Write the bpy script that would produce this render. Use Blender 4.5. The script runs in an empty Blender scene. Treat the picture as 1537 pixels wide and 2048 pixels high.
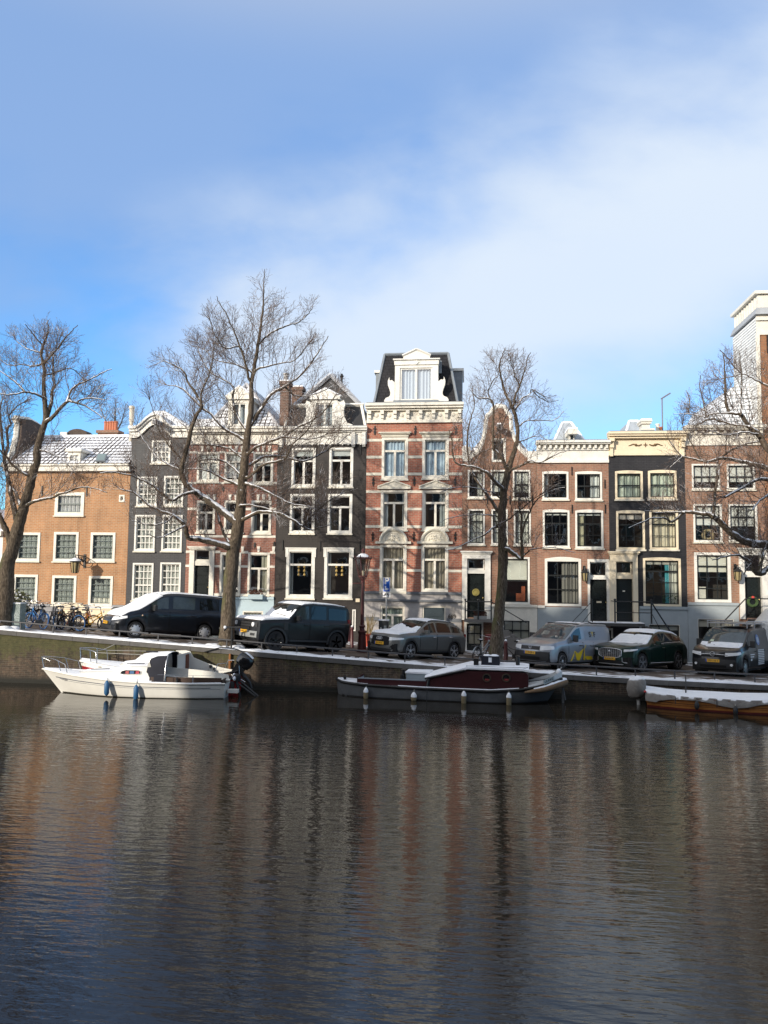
import bpy,math,random
import numpy as np
from mathutils import Vector,Matrix
R=math.radians
sc=bpy.context.scene
COL=sc.collection

# ------------------------------------------------------------------ camera
CAMP=np.array([0.0,-38.0,4.4]);FPX=1538.0
YAW,PIT,ROL=R(6.4),R(4.5),0.012
fw=np.array([-math.sin(YAW)*math.cos(PIT),math.cos(YAW)*math.cos(PIT),math.sin(PIT)])
rt0=np.array([math.cos(YAW),math.sin(YAW),0.0]);up0=np.cross(rt0,fw)
rt=rt0*math.cos(ROL)+up0*math.sin(ROL);up=up0*math.cos(ROL)-rt0*math.sin(ROL)
cam=bpy.data.objects.new('camera',bpy.data.cameras.new('camera'));COL.objects.link(cam)
cam.data.sensor_fit='VERTICAL';cam.data.sensor_height=36;cam.data.lens=FPX/2048*36
cam.data.clip_start=0.1;cam.data.clip_end=3000
m=Matrix(((rt[0],up[0],-fw[0],CAMP[0]),(rt[1],up[1],-fw[1],CAMP[1]),(rt[2],up[2],-fw[2],CAMP[2]),(0,0,0,1)))
cam.matrix_world=m
sc.camera=cam

# ------------------------------------------------------------------ light and sky
SUN_AZ,SUN_EL=R(36),R(18.5)
sd=Vector((-math.sin(SUN_AZ)*math.cos(SUN_EL),-math.cos(SUN_AZ)*math.cos(SUN_EL),math.sin(SUN_EL)))
sun=bpy.data.objects.new('sun',bpy.data.lights.new('sun','SUN'));COL.objects.link(sun)
sun.data.energy=3.45;sun.data.angle=R(0.6);sun.data.color=(1.0,0.90,0.76)
sun.rotation_euler=sd.to_track_quat('Z','Y').to_euler()
w=bpy.data.worlds.new('World');sc.world=w;w.use_nodes=True
nt=w.node_tree;nt.nodes.clear()
def wn(t,**k):
 n=nt.nodes.new(t)
 for a,v in k.items():setattr(n,a,v)
 return n
def wl(a,b):nt.links.new(a,b)
def wm(op,a,b=None,c=None,clamp=False):
 n=wn('ShaderNodeMath',operation=op);n.use_clamp=clamp
 for i,v in enumerate((a,b,c)):
  if v is None:continue
  if isinstance(v,(int,float)):n.inputs[i].default_value=v
  else:wl(v,n.inputs[i])
 return n.outputs[0]
sky=wn('ShaderNodeTexSky',sky_type='NISHITA',sun_disc=False,sun_elevation=SUN_EL,sun_rotation=math.atan2(sd.x,sd.y))
sky.air_density=1.0;sky.dust_density=0.3;sky.ozone_density=2.5
tc=wn('ShaderNodeTexCoord')
def wdot(v):
 n=wn('ShaderNodeVectorMath',operation='DOT_PRODUCT');wl(tc.outputs['Generated'],n.inputs[0]);n.inputs[1].default_value=v
 return n.outputs['Value']
fh=wm('MAXIMUM',wdot((-math.sin(YAW),math.cos(YAW),0)),0.12)
aa=wm('DIVIDE',wdot(tuple(rt0)),fh);ee=wm('DIVIDE',wdot((0,0,1)),fh)
cv=wn('ShaderNodeCombineXYZ');wl(aa,cv.inputs[0]);wl(ee,cv.inputs[1])
def wnoise(scale,detail,rough,dist=0.0,loc=(0,0,0),stretch=(1,1,1),rot=0.0):
 mp=wn('ShaderNodeMapping');wl(cv.outputs[0],mp.inputs[0]);mp.inputs[1].default_value=loc;mp.inputs[3].default_value=stretch
 mp.inputs[2].default_value=(0,0,rot)
 n=wn('ShaderNodeTexNoise');n.inputs['Scale'].default_value=scale;n.inputs['Detail'].default_value=detail
 n.inputs['Roughness'].default_value=rough;n.inputs['Distortion'].default_value=dist
 wl(mp.outputs[0],n.inputs['Vector']);return n.outputs['Fac']
n1=wnoise(3.2,6,.5,.2,(0.3,.1,0),(1.0,1.7,1),R(-28))
n2=wnoise(8.0,7,.55,.3,(1.7,.5,0),(1.0,1.8,1),R(-28))
nz=wm('ADD',wm('MULTIPLY',wm('SUBTRACT',n1,.5),.30),wm('MULTIPLY',wm('SUBTRACT',n2,.5),.09))
# the bank of white cloud: right of and below a line climbing to the right
line=wm('SUBTRACT',wm('ADD',wm('MULTIPLY',aa,.47),.55),ee)
line=wm('ADD',line,nz)
def smooth(v,a,b):
 n=wn('ShaderNodeMapRange',interpolation_type='SMOOTHSTEP');wl(v,n.inputs[0]);n.inputs[1].default_value=a;n.inputs[2].default_value=b
 return n.outputs[0]
bank=smooth(line,-.13,.23)
# it thins out again towards the right horizon
low=wm('SUBTRACT',wm('ADD',wm('MULTIPLY',aa,.42),.10),ee);low=wm('ADD',low,wm('MULTIPLY',nz,.6))
bank=wm('MULTIPLY',bank,wm('SUBTRACT',1.0,wm('MULTIPLY',smooth(low,-.13,.14),.78)))
left=smooth(wm('ADD',aa,wm('MULTIPLY',nz,.6)),-.52,-.16)
bank=wm('MULTIPLY',bank,left)
# thin lilac veil high up
veil=wm('MULTIPLY',smooth(wm('ADD',wm('SUBTRACT',wm('SUBTRACT',ee,wm('MULTIPLY',aa,.15)),.36),wm('MULTIPLY',nz,1.5)),-.13,.26),.74)
mask=wm('ADD',wm('MULTIPLY',bank,.94),wm('MULTIPLY',veil,wm('SUBTRACT',1.0,wm('MULTIPLY',bank,.94))),clamp=True)
skyc=wn('ShaderNodeVectorMath',operation='MULTIPLY');wl(sky.outputs[0],skyc.inputs[0])
skyc.inputs[1].default_value=(0.080,0.150,0.205)
cc=wn('ShaderNodeMixRGB');wl(bank,cc.inputs[0]);cc.inputs[1].default_value=(.235,.345,.56,1);cc.inputs[2].default_value=(.54,.61,.70,1)
mx=wn('ShaderNodeMixRGB');wl(mask,mx.inputs[0]);wl(skyc.outputs[0],mx.inputs[1]);wl(cc.outputs[0],mx.inputs[2])
# added unseen bright cloud round the low sun behind the viewer, lifting the fill
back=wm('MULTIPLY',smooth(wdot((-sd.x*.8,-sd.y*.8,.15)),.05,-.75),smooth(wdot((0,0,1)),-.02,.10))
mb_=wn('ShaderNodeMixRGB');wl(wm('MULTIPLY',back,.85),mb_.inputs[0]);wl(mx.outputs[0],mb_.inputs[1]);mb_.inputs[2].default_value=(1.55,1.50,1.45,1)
# overhead the sky closes to a pale grey overcast
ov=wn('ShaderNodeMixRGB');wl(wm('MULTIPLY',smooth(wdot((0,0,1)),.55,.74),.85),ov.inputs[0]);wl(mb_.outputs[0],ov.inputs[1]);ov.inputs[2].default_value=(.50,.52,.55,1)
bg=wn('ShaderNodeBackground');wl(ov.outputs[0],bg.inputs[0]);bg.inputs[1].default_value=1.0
wo=wn('ShaderNodeOutputWorld');wl(bg.outputs[0],wo.inputs[0])
sc.view_settings.view_transform='Standard';sc.view_settings.look='None';sc.view_settings.gamma=1
sc.view_settings.use_curve_mapping=False;sc.view_settings.exposure=0.50
sc.cycles.max_bounces=6;sc.cycles.transparent_max_bounces=12;sc.cycles.caustics_reflective=False;sc.cycles.caustics_refractive=False
sc.cycles.use_denoising=True

# ------------------------------------------------------------------ measuring helpers
def ray(px,py):return fw+rt*(px-768.5)/FPX-up*(py-1024)/FPX
def onY(px,py,Y=0.0):
 d=ray(px,py);return CAMP+d*((Y-CAMP[1])/d[1])
def onZ(px,py,Z):
 d=ray(px,py);return CAMP+d*((Z-CAMP[2])/d[2])
QY=-9.7
_q=[onY(px,py,QY)for px,py in((-250,1236),(0,1259.5),(150,1273),(300,1285.5),(450,1298),(600,1311),(740,1322),(950,1338),(1170,1351.5),(1300,1359),(1537,1370.5))]
_qx=[p[0]for p in _q];_qz=[p[2]for p in _q]
def zq(x):
 if x>_qx[-1]:return _qz[-1]-(x-_qx[-1])*.015
 if x<_qx[0]:return _qz[0]+min((_qx[0]-x),12)*.03
 return float(np.interp(x,_qx,_qz))
def zs(x,y):
 t=min(max((y-(QY+1.2))/5.0,0),1)
 return zq(x)-.06-.24*t

# ------------------------------------------------------------------ materials
MATS={}
class NT:
 def __init__(s,name):
  s.m=bpy.data.materials.new(name);s.m.use_nodes=True;s.t=s.m.node_tree
  s.b=s.t.nodes['Principled BSDF'];s.o=s.t.nodes['Material Output']
 def n(s,t,**k):
  n=s.t.nodes.new(t)
  for a,v in k.items():setattr(n,a,v)
  return n
 def l(s,a,b):s.t.links.new(a,b)
 def math(s,op,a,b=None,clamp=False):
  n=s.n('ShaderNodeMath',operation=op);n.use_clamp=clamp
  for i,v in enumerate((a,b)):
   if v is None:continue
   if isinstance(v,(int,float)):n.inputs[i].default_value=v
   else:s.l(v,n.inputs[i])
  return n.outputs[0]
 def noise(s,scale,detail=4,rough=.55,vec=None,dist=0):
  n=s.n('ShaderNodeTexNoise');n.inputs['Scale'].default_value=scale;n.inputs['Detail'].default_value=detail
  n.inputs['Roughness'].default_value=rough;n.inputs['Distortion'].default_value=dist
  s.l(vec if vec is not None else s.coord(),n.inputs['Vector']);return n.outputs['Fac']
 def coord(s):
  if not hasattr(s,'_c'):s._c=s.n('ShaderNodeTexCoord').outputs['Object']
  return s._c
 def ramp(s,f,stops):
  n=s.n('ShaderNodeValToRGB');e=n.color_ramp.elements
  while len(e)<len(stops):e.new(.5)
  for i,(p,c)in enumerate(stops):e[i].position=p;e[i].color=tuple(c)+(1,)if len(c)==3 else c
  s.l(f,n.inputs[0]);return n.outputs[0]
 def mix(s,f,a,b,mode='MIX'):
  n=s.n('ShaderNodeMixRGB',blend_type=mode)
  for i,v in enumerate((f,a,b)):
   if isinstance(v,(int,float)):n.inputs[i].default_value=v
   elif isinstance(v,tuple):n.inputs[i].default_value=v+(1,)if len(v)==3 else v
   else:s.l(v,n.inputs[i])
  return n.outputs[0]
 def bump(s,h,strength,dist=.02):
  n=s.n('ShaderNodeBump');n.inputs['Strength'].default_value=strength;n.inputs['Distance'].default_value=dist
  s.l(h,n.inputs['Height']);s.l(n.outputs[0],s.b.inputs['Normal']);return n
 def sep(s,v):
  n=s.n('ShaderNodeSeparateXYZ');s.l(v,n.inputs[0]);return n.outputs
 def comb(s,x,y,z=0.0):
  n=s.n('ShaderNodeCombineXYZ')
  for i,v in enumerate((x,y,z)):
   if isinstance(v,(int,float)):n.inputs[i].default_value=v
   else:s.l(v,n.inputs[i])
  return n.outputs[0]
def scl(c,k):return tuple(min(1,x*k)for x in c)
def paint(name,col,rough=.45,var=.12,spec=.5,metal=0.0,bump=.0,scale=3.0,coat=0.0):
 """a painted or plain surface with slight dirt and unevenness"""
 if name in MATS:return MATS[name]
 k=NT(name)
 f=k.noise(scale,6,.6);g=k.noise(scale*9,3,.6)
 c=k.ramp(k.math('ADD',k.math('MULTIPLY',f,.7),k.math('MULTIPLY',g,.3)),[(.3,scl(col,1-var)),(.7,scl(col,1+var*.6))])
 k.l(c,k.b.inputs['Base Color']);k.b.inputs['Roughness'].default_value=rough
 k.b.inputs['Specular IOR Level'].default_value=spec;k.b.inputs['Metallic'].default_value=metal
 if coat:k.b.inputs['Coat Weight'].default_value=coat;k.b.inputs['Coat Roughness'].default_value=.04
 if bump:k.bump(g,bump,.01)
 MATS[name]=k.m;return k.m
def brick(name,c1,c2,mortar,painted=0.0,bw=.24,bh=.085):
 if name in MATS:return MATS[name]
 k=NT(name);x,y,z=k.sep(k.coord())
 v=k.comb(k.math('ADD',x,y),z)
 b=k.n('ShaderNodeTexBrick');k.l(v,b.inputs['Vector'])
 b.inputs['Color1'].default_value=c1+(1,);b.inputs['Color2'].default_value=c2+(1,);b.inputs['Mortar'].default_value=mortar+(1,)
 b.inputs['Scale'].default_value=1;b.inputs['Brick Width'].default_value=bw;b.inputs['Row Height'].default_value=bh
 b.inputs['Mortar Size'].default_value=.013;b.inputs['Mortar Smooth'].default_value=.3;b.inputs['Bias'].default_value=-.1
 big=k.noise(.9,5,.6);fine=k.noise(14,3,.7)
 stre=k.noise(1.0,4,.6,k.comb(k.math('MULTIPLY',k.math('ADD',x,y),4.0),k.math('MULTIPLY',z,.35)))
 f=k.math('ADD',k.math('ADD',k.math('MULTIPLY',big,.5),k.math('MULTIPLY',fine,.25)),k.math('MULTIPLY',stre,.35))
 sh=k.ramp(f,[(.32,(.50,.50,.53)),(.52,(.95,.95,.95)),(.74,(1.32,1.27,1.22))])
 c=k.mix(1.0,b.outputs['Color'],sh,'MULTIPLY')
 k.l(c,k.b.inputs['Base Color']);k.b.inputs['Roughness'].default_value=.85 if not painted else .5
 k.b.inputs['Specular IOR Level'].default_value=.25
 k.bump(k.math('SUBTRACT',fine,k.math('MULTIPLY',b.outputs['Fac'],1.0)),.35 if not painted else .22,.012)
 MATS[name]=k.m;return k.m
def snow_mat():
 k=NT('snow');f=k.noise(6,5,.6)
 k.l(k.ramp(f,[(.3,(.78,.81,.86)),(.7,(.90,.91,.93))]),k.b.inputs['Base Color'])
 k.b.inputs['Roughness'].default_value=.8;k.b.inputs['Specular IOR Level'].default_value=.2;k.bump(k.noise(22,4),.35,.03);return k.m
MSNOW=snow_mat()
def bark():
 k=NT('bark');x,y,z=k.sep(k.coord())
 v=k.comb(k.math('MULTIPLY',x,3.5),k.math('MULTIPLY',y,3.5),k.math('MULTIPLY',z,.9))
 f=k.noise(7,6,.65,v);g=k.noise(1.3,4)
 c=k.ramp(f,[(.32,(.030,.023,.017)),(.55,(.12,.095,.070)),(.78,(.26,.215,.17))])
 ge=k.n('ShaderNodeNewGeometry');nx,ny,nzz=k.sep(ge.outputs['Normal'])
 moss=k.math('MULTIPLY',k.ramp(g,[(.46,(0,0,0)),(.62,(1,1,1))]),k.ramp(k.math('MULTIPLY',nx,-1.0),[(.0,(0,0,0)),(.7,(.75,.75,.75))]))
 low=k.n('ShaderNodeMapRange');k.l(z,low.inputs[0]);low.inputs[1].default_value=7.5;low.inputs[2].default_value=2.5
 c=k.mix(k.math('MULTIPLY',moss,low.outputs[0]),c,(.085,.095,.030))
 dw=k.n('ShaderNodeVectorMath',operation='DOT_PRODUCT');k.l(ge.outputs['Normal'],dw.inputs[0]);dw.inputs[1].default_value=(.10,-.52,.85)
 sn=k.math('ADD',dw.outputs['Value'],k.math('MULTIPLY',k.math('SUBTRACT',k.noise(3,4),.5),1.0))
 sf=k.ramp(sn,[(.72,(0,0,0)),(.84,(1,1,1))])
 c=k.mix(sf,c,(.84,.86,.90))
 k.l(c,k.b.inputs['Base Color']);k.b.inputs['Roughness'].default_value=.9;k.b.inputs['Specular IOR Level'].default_value=.15
 k.bump(f,.8,.03);return k.m
MBARK=bark()
def twigm():
 k=NT('twig_bark');ge=k.n('ShaderNodeNewGeometry');nx,ny,nzz=k.sep(ge.outputs['Normal'])
 f=k.noise(3.1,4)
 c=k.ramp(f,[(.3,(.085,.058,.046)),(.7,(.20,.145,.115))])
 dw=k.n('ShaderNodeVectorMath',operation='DOT_PRODUCT');k.l(ge.outputs['Normal'],dw.inputs[0]);dw.inputs[1].default_value=(.10,-.50,.86)
 sn=k.math('ADD',dw.outputs['Value'],k.math('MULTIPLY',k.math('SUBTRACT',k.noise(2.3,4),.5),1.6))
 c=k.mix(k.ramp(sn,[(.74,(0,0,0)),(.92,(1,1,1))]),c,(.80,.82,.86))
 k.l(c,k.b.inputs['Base Color']);k.b.inputs['Roughness'].default_value=.85;k.b.inputs['Specular IOR Level'].default_value=.15;return k.m
MTWIG=twigm()
def glass_mat(name='window_glass',tint=(.92,.95,.94),refl=1.0,rough=.012):
 if name in MATS:return MATS[name]
 k=NT(name);t=k.n('ShaderNodeBsdfTransparent');t.inputs[0].default_value=tint+(1,)
 g=k.n('ShaderNodeBsdfGlossy');g.inputs['Roughness'].default_value=rough;g.inputs[0].default_value=(1,1,1,1)
 ge=k.n('ShaderNodeNewGeometry');dt=k.n('ShaderNodeVectorMath',operation='DOT_PRODUCT');k.l(ge.outputs['Normal'],dt.inputs[0]);k.l(ge.outputs['Incoming'],dt.inputs[1])
 cs=k.math('SUBTRACT',1.0,k.math('ABSOLUTE',dt.outputs['Value']));fz=k.math('ADD',k.math('MULTIPLY',k.math('POWER',cs,5.0),.85),.15*refl,clamp=True)
 bp=k.n('ShaderNodeBump');bp.inputs['Strength'].default_value=.10;bp.inputs['Distance'].default_value=.02
 k.l(k.noise(1.6,2),bp.inputs['Height']);k.l(bp.outputs[0],g.inputs['Normal'])
 m_=k.n('ShaderNodeMixShader');k.l(fz,m_.inputs[0]);k.l(t.outputs[0],m_.inputs[1]);k.l(g.outputs[0],m_.inputs[2])
 k.l(m_.outputs[0],k.o.inputs['Surface']);k.m.use_transparent_shadow=True;MATS[name]=k.m;return k.m
MGLASS=glass_mat()
def roof_tile(name,base,snow,along='x',cover=.5):
 """pantiles with snow lying in rows on them"""
 if name in MATS:return MATS[name]
 k=NT(name);x,y,z=k.sep(k.coord())
 u=x if along=='x' else y
 b=k.n('ShaderNodeTexBrick');k.l(k.comb(u,z),b.inputs['Vector']);b.offset=0.0
 b.inputs['Scale'].default_value=1;b.inputs['Brick Width'].default_value=.25;b.inputs['Row Height'].default_value=.21
 b.inputs['Mortar Size'].default_value=.035;b.inputs['Mortar Smooth'].default_value=.6
 b.inputs['Color1'].default_value=(1,1,1,1);b.inputs['Color2'].default_value=(.8,.8,.8,1);b.inputs['Mortar'].default_value=(0,0,0,1)
 big=k.noise(.7,4,.55);f=k.noise(5,4)
 s=k.math('ADD',k.math('MULTIPLY',b.outputs['Color'],.55),k.math('ADD',k.math('MULTIPLY',big,1.1),k.math('MULTIPLY',f,.35)))
 sf=k.ramp(s,[(1.0-.5*cover+.1,(0,0,0)),(min(1,1.0-.5*cover+.22),(1,1,1))])
 ss=k.math('MULTIPLY',s,.72)
 sf=k.ramp(ss,[(.92-cover*.42,(0,0,0)),(min(1.0,1.0-cover*.42),(1,1,1))])
 c=k.mix(sf,k.mix(1.0,base,k.ramp(f,[(.3,(.7,.7,.7)),(.7,(1.2,1.2,1.2))]),'MULTIPLY'),snow)
 k.l(c,k.b.inputs['Base Color']);k.b.inputs['Roughness'].default_value=.75
 k.bump(b.outputs['Color'],.6,.03);MATS[name]=k.m;return k.m

# ------------------------------------------------------------------ mesh helpers
class MB:
 def __init__(s):s.v=[];s.f=[];s.mi=[];s.cur=0
 def add(s,vs,fs):
  o=len(s.v);s.v.extend([tuple(map(float,p))for p in vs])
  for f in fs:s.f.append(tuple(i+o for i in f));s.mi.append(s.cur)
  return s
 def box(s,x0,x1,y0,y1,z0,z1):
  return s.add([(x0,y0,z0),(x1,y0,z0),(x1,y1,z0),(x0,y1,z0),(x0,y0,z1),(x1,y0,z1),(x1,y1,z1),(x0,y1,z1)],[(0,3,2,1),(4,5,6,7),(0,1,5,4),(1,2,6,5),(2,3,7,6),(3,0,4,7)])
 def quad(s,*p):return s.add(p,[tuple(range(len(p)))])
 def prism_y(s,pts,y0,y1):
  """outline in x,z (counter-clockwise seen from -y) extruded from y0 (front) to y1"""
  n=len(pts);vs=[(x,y0,z)for x,z in pts]+[(x,y1,z)for x,z in pts]
  return s.add(vs,[tuple(range(n)),tuple(range(2*n-1,n-1,-1))]+[(i,n+i,n+(i+1)%n,(i+1)%n)for i in range(n)])
 def tube(s,pts,r,n=8,cap=True):
  pts=[np.array(p,float)for p in pts];rs=r if isinstance(r,(list,tuple))else[r]*len(pts)
  rings=[];ref=None
  for i,p in enumerate(pts):
   d=(pts[min(i+1,len(pts)-1)]-pts[max(i-1,0)]);d=d/(np.linalg.norm(d)+1e-9)
   if ref is None:ref=np.array([0,0,1.])if abs(d[2])<.9 else np.array([1.,0,0])
   a=np.cross(d,ref);a/=np.linalg.norm(a)+1e-9;b=np.cross(d,a);ref=-b if False else np.cross(a,d)
   rings.append([p+rs[i]*(a*math.cos(2*math.pi*k/n)+b*math.sin(2*math.pi*k/n))for k in range(n)])
  vs=[q for ring in rings for q in ring];fs=[]
  for i in range(len(pts)-1):
   for k in range(n):
    fs.append((i*n+k,i*n+(k+1)%n,(i+1)*n+(k+1)%n,(i+1)*n+k))
  if cap:fs+=[tuple(range(n-1,-1,-1)),tuple((len(pts)-1)*n+k for k in range(n))]
  return s.add(vs,fs)
 def lathe(s,prof,n=16,c=(0,0,0),axis='z',flute=0):
  vs=[];fs=[]
  for r,h in prof:
   for k in range(n):
    a=2*math.pi*k/n;x,y=r*math.cos(a),r*math.sin(a)
    p={'z':(x,y,h),'y':(x,h,y),'x':(h,x,y)}[axis]
    vs.append((p[0]+c[0],p[1]+c[1],p[2]+c[2]))
  for i in range(len(prof)-1):
   for k in range(n):fs.append((i*n+k,i*n+(k+1)%n,(i+1)*n+(k+1)%n,(i+1)*n+k))
  fs+=[tuple(range(n-1,-1,-1)),tuple((len(prof)-1)*n+k for k in range(n))]
  return s.add(vs,fs)
 def torus(s,R_,r,n=28,m=6,c=(0,0,0),axis='y'):
  vs=[];fs=[]
  for i in range(n):
   a=2*math.pi*i/n
   for j in range(m):
    b=2*math.pi*j/m;q=R_+r*math.cos(b);h=r*math.sin(b)
    p=(q*math.cos(a),h,q*math.sin(a))if axis=='y' else(q*math.cos(a),q*math.sin(a),h)
    vs.append((p[0]+c[0],p[1]+c[1],p[2]+c[2]))
  for i in range(n):
   for j in range(m):fs.append((i*m+j,i*m+(j+1)%m,((i+1)%n)*m+(j+1)%m,((i+1)%n)*m+j))
  return s.add(vs,fs)
 def grid(s,P,close=False):
  """P: list of rows of points"""
  n=len(P);m_=len(P[0]);vs=[p for r_ in P for p in r_]
  return s.add(vs,[(i*m_+j,i*m_+j+1,(i+1)*m_+j+1,(i+1)*m_+j)for i in range(n-1)for j in range(m_-1)])
 def sphere(s,c,r,n=12,m_=8,sz=1.0):
  return s.lathe([(max(r*math.sin(math.pi*i/m_),.001),-r*sz*math.cos(math.pi*i/m_))for i in range(m_+1)],n,c)
 def build(s,name,mat,parent=None,smooth=None):
  me=bpy.data.meshes.new(name);me.from_pydata(s.v,[],s.f)
  for mm in(mat if isinstance(mat,(list,tuple))else[mat]):me.materials.append(mm)
  if any(s.mi):me.polygons.foreach_set('material_index',s.mi)
  if smooth is not None:
   me.polygons.foreach_set('use_smooth',[True]*len(me.polygons));me.set_sharp_from_angle(angle=R(smooth))
  me.update()
  o=bpy.data.objects.new(name,me);COL.objects.link(o)
  if parent is not None:o.parent=parent
  return o
def tag(o,label,cat,group=None):
 o['label']=label;o['category']=cat
 if group:o['group']=group
 return o
def thing(name,label,cat,loc=(0,0,0),rz=0.0,group=None):
 o=bpy.data.objects.new(name,None);COL.objects.link(o);o.location=loc;o.rotation_euler=(0,0,rz)
 o.empty_display_size=.3
 return tag(o,label,cat,group)
def struct(o):o['kind']='structure';return o
def copy_tree(o,parent=None):
 c=o.copy();COL.objects.link(c)
 if parent is not None:c.parent=parent
 for ch in[q for q in o.children]:copy_tree(ch,c)
 return c
def text_mesh(s,size,mat,name,parent,M,ext=.003,align='CENTER',bold=0.0):
 """real letters, as a mesh"""
 cu=bpy.data.curves.new(name,'FONT');cu.body=s;cu.size=size;cu.align_x=align;cu.align_y='CENTER';cu.extrude=ext;cu.offset=bold
 t=bpy.data.objects.new(name,cu);COL.objects.link(t)
 dg=bpy.context.evaluated_depsgraph_get();me=bpy.data.meshes.new_from_object(t.evaluated_get(dg))
 bpy.data.objects.remove(t);me.transform(M);me.materials.clear();me.materials.append(mat)
 o=bpy.data.objects.new(name,me);COL.objects.link(o);o.parent=parent;return o
# ------------------------------------------------------------------ ground, canal, quay
def street():
 xs=list(np.linspace(-60,45,140));ys=[QY+.34,QY+.9,QY+1.2,QY+2.2,QY+3.2,QY+4.2,QY+5.2,QY+6.2,QY+8,-1.6,0,12,60,400]
 P=[[(x,y,zs(x,y))for x in xs]for y in ys]
 P=[[(x*(1 if y<15 else 1+y/40),y,z)for x,y,z in r_]for r_,y0 in zip(P,ys)]
 k=NT('street_brick');x,y,z=k.sep(k.coord())
 b=k.n('ShaderNodeTexBrick');k.l(k.comb(x,y),b.inputs['Vector']);b.inputs['Scale'].default_value=1
 b.inputs['Brick Width'].default_value=.21;b.inputs['Row Height'].default_value=.105;b.inputs['Mortar Size'].default_value=.006
 b.inputs['Color1'].default_value=(.13,.095,.075,1);b.inputs['Color2'].default_value=(.085,.068,.058,1);b.inputs['Mortar'].default_value=(.045,.04,.036,1)
 wet=k.noise(.8,5,.6);sn=k.noise(1.1,6,.62,k.comb(x,k.math('MULTIPLY',y,1.6)))
    # trodden snow lies along the kerb, the house fronts and between the cars
 yy=k.n('ShaderNodeMapRange');k.l(y,yy.inputs[0]);yy.inputs[1].default_value=QY+.3;yy.inputs[2].default_value=QY+2.4;yy.inputs[3].default_value=.26;yy.inputs[4].default_value=0
 yb=k.n('ShaderNodeMapRange');k.l(y,yb.inputs[0]);yb.inputs[1].default_value=-2.2;yb.inputs[2].default_value=-.2;yb.inputs[3].default_value=0;yb.inputs[4].default_value=.2
 sf=k.ramp(k.math('ADD',k.math('ADD',sn,yy.outputs[0]),yb.outputs[0]),[(.57,(0,0,0)),(.66,(1,1,1))])
 c=k.mix(sf,k.mix(1.0,b.outputs['Color'],k.ramp(wet,[(.3,(.6,.6,.6)),(.7,(1.1,1.1,1.1))]),'MULTIPLY'),(.80,.82,.86))
 k.l(c,k.b.inputs['Base Color']);k.l(k.ramp(wet,[(.35,(.35,.35,.35)),(.6,(.8,.8,.8))]),k.b.inputs['Roughness'])
 k.bump(b.outputs['Fac'],-.3,.01)
 struct(MB().grid(P).build('street',k.m,smooth=40))
street()
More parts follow.
